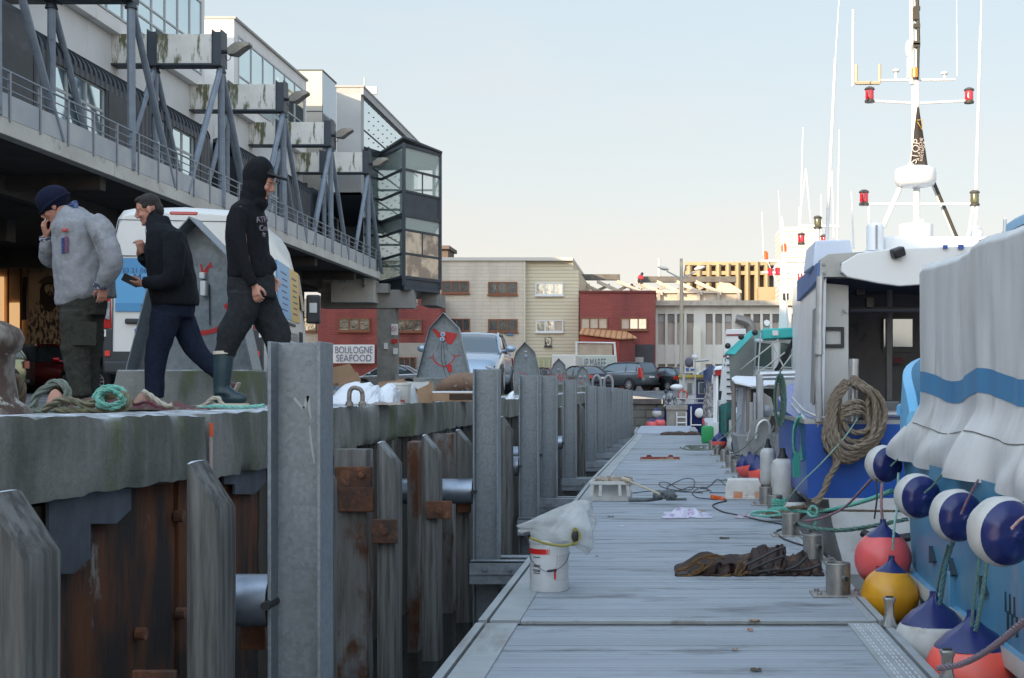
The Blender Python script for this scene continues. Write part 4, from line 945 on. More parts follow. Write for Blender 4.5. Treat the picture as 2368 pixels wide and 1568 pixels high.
q = MB(); q.bx(P(1807, 0, d-2.1).x, P(1834, 0, d).x, d-2.2, d-2, P(0, 705, d).z, P(0, 662, d).z); q.build('brick_infill', mat('ochre blockwork', (.33, .25, .15), .9), cb)
# twin street lamp
sl = thing('street_lamp', 'tall twin headed street lamp standing on the far quay', 'street lamp', (P(1576, 0, 80).x, 80, gz(1.2, 80)))
p = P(1576, 645, 80); q = MB(); q.tube([(p.x, 80, QZ-.1), (p.x, 80, P(0, 650, 80).z), (p.x-.02, 80, P(0, 598, 80).z)], [.14, .11, .09], 10); q.build('column', mat('lamp column', (.38, .34, .27), .45, .3), sl)
for s in (-1, 1):
    q = MB(); q.tube([p, P(1576+s*34, 627, 80)], .05, 6); q.build('arm', frame_m, sl)
    q = MB(); q.sph(P(1576+s*42, 620, 80), (.36, .2, .13), 12, 8, rot=(0, s*-.25, 0)); q.build('lamp_head', mat('pale lamp glass', (.62, .58, .52), .4), sl)
# distant roofline pieces: dark hipped building behind the lookout, white tank right
ob = MB(); d = 104; ob.bx(P(1010, 0, d).x, P(1036, 0, d).x, d, d+3, P(0, 620, d).z, P(0, 575, d).z); ob.bx(P(1010, 0, d).x, P(1041, 0, d).x, d-.5, d+3.5, P(0, 577, d).z, P(0, 569, d).z)
single(ob, 'roof_tower', mat('brown roof timber', (.13, .10, .085), .9), 'dark stub of a roof just right of the glass lookout', 'roof')
tk = MB(); d = 100; tk.bx(P(1806, 0, d).x, P(1900, 0, d).x, d, d+5, GZ, P(0, 585, d).z+2)
single(tk, 'white_shed', pattern_mat('white ribbed wall', 'wave', (.62, .58, .50), (.40, .36, .30), plane='XZ', period=.4, depth=.5), 'white ribbed wall seen between the masts at the right', 'building')
# ---------------------------------------------------------------- vehicles
def place(o, x, y, z, rz): o.location = (x, y, z); o.rotation_euler = (0, 0, rz)
tyre_m = mat('tyre', (.02, .02, .022), .8); rim_m = mat('alloy rim', (.50, .51, .53), .3, .7)
plate_m = mat('number plate', (.62, .62, .60), .5); tail_m = mat('red tail lamp', (.42, .015, .012), .2, coat=.5); lens_m = mat('clear lamp lens', (.55, .57, .60), .08, .35, c2=(.25, .26, .28), sc=14)
def interp(tab, y):
    if y <= tab[0][0]: return tab[0][1]
    for (a, u), (b, v) in zip(tab, tab[1:]):
        if y <= b: t = (y-a)/(b-a); return u+(v-u)*t
    return tab[-1][1]
def wheel(T, x, y, r, s, spokes=10, w=.2):
    q = MB(); q.tube([(x-s*w, y, r), (x, y, r)], r, 22); o = q.build('wheel', tyre_m, T, bevel=.02)
    q = MB(); q.tube([(x-s*.02, y, r), (x+s*.006, y, r)], r*.66, 20); q.build('rim_back', blackp, o)
    q = MB()
    for k in range(spokes):
        a = 2*PI*k/spokes; c = Vector((x+s*.012, y+r*.34*math.cos(a), r+r*.34*math.sin(a))); q.box(c, (.012, r*.60, r*.13), rot=(a, 0, 0))
    q.lathe([(r*.16, -.01), (r*.16, .012)], (x+s*.01, y, r), 10, axis=(s, 0, 0)); q.lathe([(r*.62, -.005), (r*.67, .012), (r*.62, .016)], (x+s*.004, y, r), 20, axis=(s, 0, 0), caps=False); q.build('rim', rim_m, o)
def car(name, label, col_m, L, Wd, H, belt, roof, xw=.32, wheels=(.30, -.29), wr=.32, group='parked cars', cat='car', clear=.2, taper=.16, mirrors=True, rails=False, tail='low', chrome=False):
    """belt: [(y, z)] hood-belt-boot line, roof: [(y, z)] greenhouse from windscreen foot to rear foot; y from nose + to tail -, fractions of L"""
    T = thing(name, label, cat, (0, 0, 0), group=group)
    bt = sorted([(a*L, b) for a, b in belt]); rf = sorted([(a*L, b) for a, b in roof])
    hw = Wd/2; q = MB(); rings = []; N = 30
    for i in range(N+1):
        y = -L/2+L*i/N; t = abs(y)/(L/2); w = hw*(1-taper*t**4.5)*(1-.0*t); zt = interp(bt, y); zb = clear+.10*max(0, t-.82)/.18
        if i in (0, N): w *= .86; zt -= .10; zb += .06
        zm = (zb+zt)/2+.05
        half = [(0, zb), (w*.84, zb), (w*.97, zb+.10), (w, zm-.12), (w*.995, zm+.06), (w*.975, zt-.10), (w*.93, zt-.03), (w*.80, zt+.005), (0, zt+.03)]
        rings.append([Vector((x, y, z)) for x, z in half]+[Vector((-x, y, z)) for x, z in half[-2:0:-1]])
    q.loft(rings); body = q.build('body', col_m, T, smooth=50)
    # greenhouse
    y0, y1 = rf[0][0], rf[-1][0]; q = MB(); rings = []; roofr = []; M_ = 22; side = {}
    for i in range(M_+1):
        y = y0+(y1-y0)*i/M_; zr = interp(rf, y); zb = interp(bt, y)-.04; t = abs(y)/(L/2); w = hw*(1-taper*t**4.5)
        k = max(0, min(1, (zr-zb)/(H-zb-.0)));  wt = w*(.93-.19*k)
        half = [(0, zb), (w*.91, zb), (w*.91+(wt-w*.91)*.75, zb+(zr-zb)*.80), (wt*.95, zr-.03*k), (wt*.8, zr), (0, zr+.025*k)]
        ring = [Vector((x, y, z)) for x, z in half]+[Vector((-x, y, z)) for x, z in half[-2:0:-1]]
        rings.append(ring); side[i] = (y, w, wt, zb, zr, k)
        if k > .90: roofr.append([Vector((x*1.015, y, z+.012)) for x, z in (half[3], half[4], half[5])]+[Vector((-x*1.015, y, z+.012)) for x, z in (half[4], half[3])]+[Vector((-half[3][0]*.98, y, half[3][1]-.05)), Vector((half[3][0]*.98, y, half[3][1]-.05))])
    q.loft(rings); q.build('windows', glass_car, T, smooth=40)
    q = MB(); q.loft(roofr); q.build('roof', col_m, T, smooth=40)
    iy = [i for i in range(M_+1) if side[i][5] > .90]; fa, fb = iy[0], iy[-1]
    def edge(i, s, f): y, w, wt, zb, zr, k = side[i]; xa = w*.915; xb = wt*.955; return Vector((s*(xa+(xb-xa)*f), y, zb+.03+(zr-zb-.03)*f+.004))
    for s in (-1, 1):
        q = MB()
        q.tube([edge(M_, s, 0)]+[edge(i, s, 1) for i in range(M_, fb-1, -1) if side[i][5] > .15][:]+[edge(fb, s, 1)], .035, 6)
        q.tube([edge(0, s, 0)]+[edge(i, s, 1) for i in range(0, fa+1) if side[i][5] > .15]+[edge(fa, s, 1)], .05, 6)
        q.tube([edge(i, s, 1) for i in range(fa, fb+1)], .028, 6)
        q.build('pillar', col_m, T)
        q = MB(); n_ = max(1, (fb-fa)//2); mi = fa+n_
        for j in ((mi,) if not rails else (mi, fa+1)): q.tube([edge(j, s, 0), edge(j, s, 1)], .03, 4)
        q.build('door_post', blackp, T)
        if chrome:
            q = MB(); q.tube([edge(i, s, .02) for i in range(2, M_-1)], .018, 5); q.build('chrome_strip', rim_m, T)
        if mirrors:
            yb = y1-.35 if y1 > 0 else 0; q = MB(); zb = interp(bt, yb); q.sph((s*(hw+.12), yb, zb+.08), (.13, .08, .085), 10, 8); q.tube([(s*(hw-.10), yb+.02, zb+.02), (s*(hw+.08), yb, zb+.05)], .025, 5); q.build('side_mirror', col_m, T)
        for f, nm in zip(wheels, (0, 1)):
            wy = f*L
            q = MB(); q.tube([(s*(hw-.28), wy, wr+.02), (s*(hw+.004), wy, wr+.02)], wr+.065, 22); q.build('wheel_arch', blackp, T)
            wheel(T, s*(hw+.012), wy, wr, s)
        # lamps
        q = MB(); yy = L/2-.20; zt = interp(bt, yy); q.sph((s*hw*.70, yy-.06, zt-.14), (.20, .22, .075), 12, 8, rot=(R(-14), s*R(12), -s*R(28))); q.build('headlight', lens_m, T)
        q = MB(); zt = interp(bt, -L/2+.1)
        if tail == 'tall': q.loft([[Vector((s*(hw*a), -L/2+b, z)) for a, b in ((.99, .30), (.97, .10), (.80, .02), (.80, .12))] for z in (zt-.28, zt-.05)]+[[Vector((s*(hw*a), -L/2+b, z)) for a, b in ((.90, .36), (.88, .22), (.80, .16), (.80, .26))] for z in (zt+.35,)])
        else: q.loft([[Vector((s*(hw*a), -L/2+b, z)) for a, b in ((.95, .26), (.93, .06), (.66, -.015), (.66, .1))] for z in (zt-.26, zt-.06)])
        q.build('tail_lamp', tail_m, T)
    q = MB(); zt = interp(bt, -L/2+.1); q.box((0, -L/2-.012, zt-.22), (.52, .03, .11)); q.build('number_plate', plate_m, T)
    for yy, ww in ((-L/2+.05, .86), (L/2-.05, .8)): q = MB(); q.box((0, yy, clear+.14), (Wd*ww, .17, .13)); q.build('bumper', blackp, T, bevel=.03)
    q = MB(); q.box((0, L/2-.02, .52), (.50, .03, .11)); q.build('number_plate', plate_m, T)
    q = MB(); q.box((0, L/2-.035, clear+.30), (Wd*.5, .05, .09)); q.build('grille', blackp, T, bevel=.01)
    return T
def cpaint(n, c, r=.25): return mat(n, c, r, .45, coat=.6)
hatch_belt = [(.5, .62), (.47, .74), (.30, .90), (.12, .96), (-.3, 1.0), (-.46, 1.0), (-.5, .85)]
hatch_roof = [(.30, .90), (.10, 1.38), (.0, 1.47), (-.2, 1.47), (-.38, 1.38), (-.475, 1.0)]
sal_belt = [(.5, .60), (.47, .72), (.30, .88), (.10, .92), (-.2, .97), (-.33, 1.0), (-.48, .98), (-.5, .80)]
sal_roof = [(.29, .88), (.10, 1.36), (.0, 1.46), (-.15, 1.45), (-.22, 1.36), (-.36, 1.0)]
suv_belt = [(.5, .80), (.47, .98), (.28, 1.10), (.1, 1.12), (-.35, 1.17), (-.47, 1.14), (-.5, .95)]
suv_roof = [(.26, 1.10), (.10, 1.62), (.0, 1.74), (-.25, 1.76), (-.42, 1.70), (-.485, 1.16)]
# silver saloon facing the camera behind the painted shield
c = car('silver_car', 'silver blue saloon facing the camera behind the shield with the painted red tongue', cpaint('ice silver paint', (.30, .38, .47)), 4.6, 1.81, 1.48, [(.5, .62), (.47, .76), (.33, .92), (.16, 1.0), (-.3, 1.0), (-.48, .98), (-.5, .8)], [(.24, .94), (.06, 1.36), (-.03, 1.47), (-.18, 1.46), (-.30, 1.34), (-.42, 1.0)])
place(c, -4.62, 31.2, QZ-.02, R(180+2))
# dark SUV and its neighbours across the dock
def gcar(c, px, d, rz): p = P(px, 0, d); place(c, p.x, d, gz(p.x, d), rz)
c = car('large_suv', 'dark grey tall estate car with chrome window strip and upright red rear lamps', cpaint('graphite paint', (.10, .115, .13)), 4.9, 1.95, 1.76, suv_belt, suv_roof, wr=.37, tail='tall', rails=True, chrome=True, clear=.28)
gcar(c, 1438, 82, R(51))
c = car('small_hatchback', 'small black three door hatchback seen from behind, next to the tall grey car', cpaint('black paint', (.012, .016, .02)), 3.45, 1.63, 1.42, hatch_belt, hatch_roof, wr=.29); gcar(c, 1542, 82, R(42))
c = car('dark_saloon', 'very dark purple saloon whose number plate shows left of the tall grey car', cpaint('aubergine paint', (.028, .022, .034)), 4.4, 1.76, 1.46, sal_belt, sal_roof); gcar(c, 1345, 77, R(35))
c = car('red_hatchback', 'dark red car mostly hidden behind the small shield sprayed RAF', cpaint('dark red paint', (.16, .012, .015)), 4.0, 1.7, 1.46, hatch_belt, hatch_roof); gcar(c, 1266, 84, R(30))
c = car('white_hatchback', 'white car with a rounded roof half hidden by the far blue boat', cpaint('white car paint', (.68, .70, .72)), 4.1, 1.75, 1.5, hatch_belt, hatch_roof); gcar(c, 1660, 80, R(62))
c = car('pale_saloon', 'pale silver car side on behind the concrete column, nose to the left', cpaint('pale silver paint', (.45, .47, .49)), 4.4, 1.74, 1.45, sal_belt, sal_roof); gcar(c, 902, 74, R(88))
c = car('grey_saloon', 'grey car just showing between the beige building and the third shield', cpaint('mid grey paint', (.22, .24, .26)), 4.3, 1.74, 1.45, sal_belt, sal_roof); gcar(c, 1172, 90, R(88))
# cars in the undercroft
c = car('red_car', 'bright red hatchback with swept back headlight parked under the office', cpaint('bright red paint', (.42, .012, .02)), 4.0, 1.72, 1.46, hatch_belt, hatch_roof); place(c, P(112, 0, 38).x, 39.6, QZ-.02, R(-128))
c = car('lime_car', 'pale lime green car behind the rusty bollard at the left edge', cpaint('pale lime paint', (.42, .44, .25)), 3.9, 1.7, 1.5, hatch_belt, hatch_roof); place(c, P(-140, 0, 33).x, 33.5, QZ-.02, R(165))
c = car('taupe_car', 'taupe grey car squeezed between the lime green and the red cars', cpaint('taupe paint', (.20, .18, .16)), 4.1, 1.7, 1.5, hatch_belt, hatch_roof); place(c, P(-45, 0, 38).x, 38.8, QZ-.02, R(170))
c = car('black_car', 'black car with a spoked wheel seen between the man in grey and the van', cpaint('black paint', (.012, .016, .02)), 4.4, 1.76, 1.48, hatch_belt, hatch_roof); place(c, P(345, 0, 33).x, 33.8, QZ-.02, R(-96))
c = car('dark_estate', 'dark car with a pale roof behind the red hatchback', cpaint('dark slate paint', (.05, .055, .06)), 4.4, 1.76, 1.46, hatch_belt, hatch_roof); place(c, P(135, 0, 43).x, 44.2, QZ-.02, R(-120))

# ---- white high roof van
vw = mat('white van paint', (.66, .66, .64), .38, coat=.3, c2=(.60, .60, .57), sc=1.2, c3=(.42, .40, .36), sc3=2, st3=(1, 1, .4), lo3=.60, hi3=.8)
V = thing('white_van', 'white high roof van seen from behind with blue and yellow advert panels', 'van', (0, 0, 0))
L, hw, H = 5.45, .985, 2.50
q = MB(); rings = []
# stations along y: 0 = rear, L = nose
st_ = [(0, .93, 2.40, .955), (.10, .97, 2.485, .98), (.6, .985, 2.50, 1), (3.2, .985, 2.50, 1), (3.75, .97, 2.44, .99), (4.15, .96, 2.15, .98), (4.6, .955, 1.55, .97), (4.85, .95, 1.28, .96), (5.2, .90, 1.12, .93), (5.4, .80, .95, .85), (5.45, .72, .80, .8)]
for y, w, zt, k in st_:
    zb = .34; wt = w-.085*min(1, (zt-1.0)/1.4 if zt > 1 else 0)*1.6
    half = [(0, zb), (w*.95, zb), (w, zb+.12), (w, min(1.25, zt-.12)), (w-.035 if zt > 1.6 else w*.97, min(1.9, zt-.08)), (wt, zt-.13), (wt-.07, zt-.03), (wt-.2, zt), (0, zt+.03)]
    rings.append([Vector((x, y, z)) for x, z in half]+[Vector((-x, y, z)) for x, z in half[-2:0:-1]])
q.loft(rings); q.build('body', vw, V, smooth=42)
dk = mat('dark panel gap', (.05, .05, .05), .7)
q = MB()
for pts in ([(0, 2.30), (0, .62)], [(-.80, 2.32), (-.86, 2.0), (-.88, .62)], [(.80, 2.32), (.86, 2.0), (.88, .62)], [(-.80, 2.325), (.80, 2.325)], [(-.86, 1.86), (.86, 1.86)], [(-.88, .62), (.88, .62)]):
    q.tube([Vector((x, -.012 if z < 2.2 else .0, z)) for x, z in pts], .007, 4)
q.build('door_gap', dk, V)
q = MB(); q.bx(-.90, .90, -.035, .02, .48, .62); q.build('dark_sill', mat('dark bumper step', (.035, .037, .04), .6), V)
q = MB(); q.bx(-.97, .97, -.10, .10, .34, .50); q.build('bumper', mat('dark bumper step', (.035, .037, .04), .6), V, bevel=.03)
q = MB(); q.box((0, .02, 2.42), (.36, .05, .055)); q.build('brake_lamp', tail_m, V, bevel=.02)
for s in (-1, 1):
    q = MB(); q.prism([(s*.885, -.025, .92), (s*.99, -.0, .92), (s*.99, 0, 1.47), (s*.90, -.02, 1.50)], (0, .16, 0)); t_ = q.build('tail_lamp', tail_m, V, bevel=.01)
    q = MB(); q.prism([(s*.905, -.04, 1.03), (s*.975, -.03, 1.05), (s*.975, -.03, 1.12), (s*.955, -.035, 1.26), (s*.905, -.04, 1.27)], (0, .03, 0)); q.build('clear_lens', lens_m, t_, bevel=.006)
    q = MB(); q.bx(s*.875, s*.992, -.03, .14, .36, .915); q.build('corner_trim', mat('dark bumper step', (.035, .037, .04), .6), V, bevel=.015)
    q = MB(); q.box((s*.93, -.04, .60), (.06, .02, .07)); q.build('reflector', mat('red reflector', (.7, .02, .01), .3), V)  # plain bright red reflector, no emission
    for z in (1.62, 1.35, .86): q = MB(); q.box((s*.965, -.01, z), (.03, .05, .09)); q.build('hinge', vw, V)
    # dark windscreen edge, mirror
    q = MB(); q.prism([(s*.962, 3.95, 1.42), (s*.957, 4.62, 1.42), (s*.925, 4.18, 1.98), (s*.925, 3.95, 2.0)], (s*.012, 0, 0)); q.build('side_window', glass_dark, V)
    q = MB(); q.loft([[Vector((s*(1.0+x), 4.55+y, z)) for x, y in ((0, -.06), (.20, -.05), (.24, .02), (.20, .08), (.02, .08))] for z in (1.22, 1.30, 1.62, 1.70)]); mo = q.build('side_mirror', blackp, V, bevel=.03)
    q = MB(); q.bx(s*1.06, s*1.18, 4.475, 4.49, 1.40, 1.56); q.build('indicator', plate_m, mo, bevel=.004)
    for yy in (.95, 4.35): wheel(V, s*.985, yy, .34, s, 6)
q = MB(); q.prism([(-.86, 4.66, 1.50), (.86, 4.66, 1.50), (.80, 4.10, 2.22), (-.80, 4.10, 2.22)], (0, .03, .03)); q.build('windscreen', glass_dark, V)
sky_b = mat('sky blue sticker', (.09, .33, .58), .4); sky_d = mat('deeper blue sticker', (.05, .24, .46), .4); och = mat('ochre sticker', (.55, .36, .08), .45); inkv = mat('navy sticker print', (.02, .04, .14), .5)
q = MB(); q.bx(-.84, -.03, -.016, -.008, 1.14, 1.83); bs = q.build('blue_sticker', sky_b, V)
q = MB(); q.bx(-.84, -.03, -.020, -.014, 1.14, 1.25); q.build('sticker_band', sky_d, bs); q = MB(); q.bx(-.84, -.03, -.020, -.014, 1.63, 1.83); q.build('sticker_band', sky_d, bs)
for s_, sz, x, z in (('03 21 06', .085, -.60, 1.67), ('Menuiserie', .135, -.32, 1.575), ('Réparations et pose', .062, -.38, 1.50), ('sur tous', .062, -.38, 1.45), ('91 ROUTE 14 D', .05, -.36, 1.22)):
    text_obj('sticker_text', s_, sz, (x, -.022, z), (R(90), 0, 0), inkv, bs, ext=.001)
q = MB(); q.bx(.42, .84, -.016, -.008, 1.30, 1.80); ys_ = q.build('ochre_sticker', och, V)
text_obj('sticker_text', 'DÉTAIL', .10, (.60, -.018, 1.74), (R(90), 0, 0), inkv, ys_, ext=.001)
text_obj('sticker_text', 'POSE', .10, (.66, -.018, 1.55), (R(90), 0, 0), inkv, ys_, ext=.001)
q = MB(); q.bx(-.72, -.40, -.05, -.01, .98, 1.05); q.build('door_handle', mat('dark bumper step', (.035, .037, .04), .6), V, bevel=.02)
q = MB(); q.bx(-.60, -.10, -.022, -.01, .80, .92); np_ = q.build('number_plate', plate_m, V); q = MB(); q.bx(-.60, -.53, -.026, -.02, .80, .92); q.build('plate_flag', mat('plate blue', (.03, .09, .38), .4), np_)
q = MB(); q.prism([(.973, 1.45, 1.18), (.973, 2.75, 1.18), (.945, 2.75, 1.98), (.945, 1.45, 1.98)], (.022, 0, 0)); sb = q.build('side_advert', sky_b, V)
q = MB(); q.prism([(.973, 2.76, 1.18), (.973, 3.80, 1.18), (.945, 3.80, 1.98), (.945, 2.76, 1.98)], (.020, 0, 0)); so = q.build('side_advert', och, V)
q = MB()
for k in range(7):
    for (y0, w_) in ((1.8, .6), (3.0, .5)): q.box((.990-.018*k/6-.0, y0+w_/2+.05*(k % 3), 1.30+k*.09), (.006, w_-.1*(k % 2), .02))
q.build('advert_print', inkv, sb)
q = MB(); q.bx(.985, 1.005, .8, 3.2, 1.10, 1.14); q.build('sliding_rail', dk, V)
rm = Matrix(((0, 0, 1), (1, 0, 0), (0, 1, 0)))
text_obj('side_lettering', 'VERIE OMNI FRIGORIFIQUE', .19, (.99, 2.55, .93), rm, mat('grey van lettering', (.22, .22, .22), .5), V, ext=.001, sx=.95)
q = MB()
for yy in (3.78, 3.98): q.box((1.0, yy, .92), (.03, .05, .26))
q.build('door_handle', blackp, V, bevel=.01)
place(V, -6.22, 16.85, QZ-.02, R(8.5))

# ---- lorries far across the dock
d = 80
def boxtruck(name, label, x0, x1, y0, y1, d, mt, txt=None, cab=False):
    a = P(x0, y1, d); b = P(x1, y0, d); gr = gz(0, d)
    T = thing(name, label, 'lorry', ((a.x+b.x)/2, d+2, gr))
    q = MB(); q.bx(a.x, b.x, d, d+4.5, gr+.75, b.z); q.build('box', mt, T, bevel=.05)
    q = MB(); q.bx(a.x+.1, b.x-.1, d+.1, d+4.4, gr+.5, gr+.75); q.build('chassis', blackp, T)
    for xx in (a.x+.5, b.x-.5):
        for yy in (d+.5, d+3.6): q = MB(); q.tube([(xx, yy-.12, gr+.42), (xx, yy+.12, gr+.42)], .42, 14); q.build('wheel', tyre_m, T)
    if txt: text_obj('lettering', txt, .85, ((a.x+b.x)/2-.05, d-.012, b.z-.55), (R(90), 0, 0), mat('faded lorry lettering', (.10, .10, .16), .6), T, sx=.40)
    return T
boxtruck('grey_lorry', 'pale grey green box lorry lettered MAREE in front of the canvas sided trailer', 1333, 1423, 821, 880, 84.5-2, mat('pale grey green lorry', (.48, .50, .44), .6, c2=(.42, .44, .39), sc=1), 'JP MAREE')
boxtruck('white_lorry', 'white box lorry with the sun on it left of the grey lettered lorry', 1276, 1331, 820, 880, 78, mat('white lorry paint', (.68, .64, .58), .5))
d = 82.95; T = thing('canvas_trailer', 'lorry trailer with a beige canvas end and bright white frame', 'trailer', (P(1382, 0, d).x, d+2, gz(0, d)))
a = P(1333, 880, d); b = P(1421, 792, d)
q = MB(); q.bx(a.x+.15, b.x-.15, d-.02, d+.3, 1.9, b.z-.1); q.build('canvas', mat('beige canvas', (.42, .33, .25), .8, c2=(.34, .26, .2), sc=1.5, bump=.3, bsc=3), T)
q = MB(); q.tube([(a.x, d-.05, 1.3), (a.x, d-.05, b.z), (b.x, d-.05, b.z-.03), (b.x+.25, d-.05, 1.3)], .09, 6); q.build('frame', white_clean, T)

# ---------------------------------------------------------------- painted galvanised shields on concrete feet
shield_m = mat('galvanised shield', (.15, .178, .19), .5, .4, c2=(.10, .12, .13), sc=6, vor=26, c3=(.33, .37, .39), sc3=2, lo3=.58, hi3=.7)
def shield(px, d, s, label, face=0, rz=0, zb=QZ, feat='', base=.34):
    X = (px-VX)*d/F
    T = thing('quay_shield', label, 'metal shield', (X, d, zb), group='gabled galvanised shields on concrete feet')
    prof = [(-.54, 0), (.54, 0), (.315, .98), (0, 1.30), (-.285, .98)]
    prof = [(x*s, z*s+base) for x, z in prof]; t = .16*s if s < 1.01 else .26
    q = MB(); q.prism([(X+x, d+t*.5, zb+z) for x, z in prof], (0, .012, 0)); q.build('plate', shield_m, T, smooth=0)
    for a, b in zip(prof, prof[1:]+prof[:1]):
        if a[1] == b[1] == base: continue
        q = MB(); A_ = Vector((X+a[0], d-t*.5, zb+a[1])); B_ = Vector((X+b[0], d-t*.5, zb+b[1])); n = Vector((-(b[1]-a[1]), 0, b[0]-a[0])).normalized()*.010
        q.prism([A_, B_, B_+Vector((0, t+.02, 0)), A_+Vector((0, t+.02, 0))], n); q.build('rim', galv, T, smooth=0)
    q = MB(); q.loft([[Vector((X+sx*w*s, d+sy*dd, z)) for sx, sy in ((-1, -1), (1, -1), (1, 1), (-1, 1))] for w, dd, z in ((.60, .24+t*.4, zb-.05), (.552, .16+t*.5, zb+base-.003))]); q.build('concrete_foot', cope_m, T, bevel=.015)
    f = d+t*.5-.006
    def stroke(pts, w, y=f, mt=red_p, nm='red_graffiti'):
        pp = smooth_path([Vector((X+x*s, y, zb+base+z*s)) for x, z in pts], 5); g = MB(); L_, R_ = [], []
        for i, p in enumerate(pp):
            tt = pp[min(i+1, len(pp)-1)]-pp[max(i-1, 0)]; tt.normalize(); n = Vector((-tt.z, 0, tt.x))*w*s/2*(.8+.3*mnoise.noise(p*9)); L_.append(p+n); R_.append(p-n)
        g.loft([[L_[i], R_[i]] for i in range(len(pp))], caps=False, closed=False); g.build(nm, mt, T, smooth=0)
    def poly(pts, mt=red_p, nm='red_graffiti'): g = MB(); g.add([Vector((X+x*s, f-.001, zb+base+z*s)) for x, z in pts], [tuple(range(len(pts)))]); g.build(nm, mt, T, smooth=0)
    def socket(x, z, col, nm='socket'):
        g = MB(); g.lathe([(.045, 0), (.045, .08), (.038, .09)], (X+x*s, f, zb+base+z*s), 14, axis=(0, -1, 0)); so = g.build(nm, plate_m, T)
        g = MB(); g.lathe([(.030, 0), (.030, .004)], (X+x*s, f-.09, zb+base+z*s), 12, axis=(0, -1, 0)); g.build('socket_cap', col, so)
    capb = mat('socket blue', (.08, .2, .42), .4); capr = mat('socket red', (.4, .03, .03), .4)
    if 'smile' in feat:
        stroke([(-.23, .40), (-.17, .31), (-.05, .235), (.05, .24), (.14, .31), (.22, .42)], .028); stroke([(-.31, .395), (-.235, .41), (-.22, .475)], .026); stroke([(.17, .45), (.22, .43), (.32, .455)], .028)
        poly([(.07, .28), (.15, .255), (.16, .12), (.10, .10), (.06, .16)])
        poly([(-.24, .955), (-.20, .985), (-.09, .905), (-.05, .89), (-.06, .82), (-.13, .80), (-.17, .86)]); poly([(-.06, .89), (.04, .92), (.26, .88), (.24, .81), (.14, .66), (.06, .68), (.02, .75), (0, .83)])
        socket(-.02, .86, capb); socket(-.03, .77, capb)
        for pts in ([(-.05, .68), (-.06, .4), (-.02, .22), (.02, .05)], [(-.01, .68), (0, .45), (.05, .2), (.16, .0)], [(-.10, .7), (-.14, .56)], [(.04, .68), (.07, .55)]): stroke(pts, .010, f-.01, cable_m, 'cable')
    if 'big' in feat:
        stroke([(-.10, .315), (.05, .325), (.15, .35), (.24, .40), (.29, .46)], .055)
        stroke([(.29, .44), (.275, .50), (.225, .57)], .05); stroke([(.25, .55), (.30, .50), (.325, .45)], .04)
        stroke([(.015, .92), (.03, .85), (.04, .80)], .022); stroke([(.105, .93), (.06, .87), (.03, .82)], .022); stroke([(.115, .90), (.08, .885), (.06, .84)], .022)
        g = MB(); g.box((X+.045, f-.03, zb+base+.88), (.05, .06, .06)); g.box((X+.06, f-.04, zb+base+.76), (.05, .07, .14)); g.build('junction_box', plate_m, T, bevel=.008)
        g = MB(); g.tube([(X+.10, f-.01, zb+base+.80), (X+.105, f-.01, zb+base+.42)], .006, 5); g.build('cable', cable_m, T)
    if 'raf' in feat:
        for pts in ([(-.32, .12), (-.27, .48)], [(-.27, .48), (-.14, .42), (-.26, .30), (-.14, .12)], [(-.08, .12), (.04, .48), (.10, .12)], [(-.04, .26), (.09, .26)], [(.2, .1), (.18, .48), (.42, .5)], [(.18, .3), (.38, .32)]): stroke(pts, .045)
        socket(-.01, .72, capb)
    if 'eyes' in feat:
        socket(-.13, .60, capr); socket(.14, .60, capb); stroke([(-.2, .36), (-.1, .2), (.0, .14), (.06, .16)], .05); stroke([(.1, .36), (.24, .38)], .04)
    if 'one' in feat:
        socket(.02, .85, capb); stroke([(-.20, .34), (-.05, .30), (.12, .22)], .02)
        g = MB(); g.box((X+.02*s, f-.02, zb+base+1.0*s), (.09, .02, .03)); g.build('label_plate', plate_m, T)
    return T
shield(449, 12.0, 1.08, 'biggest gabled steel shield with a sprayed red smile, behind the man in black', feat='big', base=.30)
shield(1026, 25.8, 1.0, 'gabled steel shield with a red smile and tongue in front of the silver car', feat='smile')
shield(1214, 41, 1.0, 'gabled steel shield with one blue socket, right of the silver car', feat='one', base=.3)
shield(1292, 52, .80, 'small gabled steel shield sprayed RAF in red', feat='raf', base=.3)
shield(1347, 53, .66, 'smallest gabled steel shield with a red and a blue socket for eyes', feat='eyes', base=.2)
# ---------------------------------------------------------------- boats
WZ = -.62
def whip(parent, a, b, r0=.016, r1=.008, mt=None, nm='whip_aerial'):
    q = MB(); q.tube([a, b], [r0, r1], 6); return q.build(nm, mt or white_clean, parent)
def navlamp(parent, c, s=1, red=True):
    c = Vector(c); q = MB(); q.lathe([(.062*s, -.10*s), (.066*s, -.08*s), (.05*s, -.06*s)], c, 14); q.lathe([(.055*s, .055*s), (.068*s, .065*s), (.060*s, .085*s), (.03*s, .10*s)], c, 14)
    o = q.build('lamp_body', mat('lamp brass black', (.09, .08, .065), .4, .4), parent)
    q = MB(); q.lathe([(.052*s, -.06*s), (.056*s, -.03*s), (.053*s, 0), (.056*s, .03*s), (.052*s, .055*s)], c, 14); q.build('lens', mat('red lantern lens', (.45, .02, .035), .12, coat=.6) if red else mat('smoke lantern lens', (.10, .10, .05), .15, coat=.5), o)

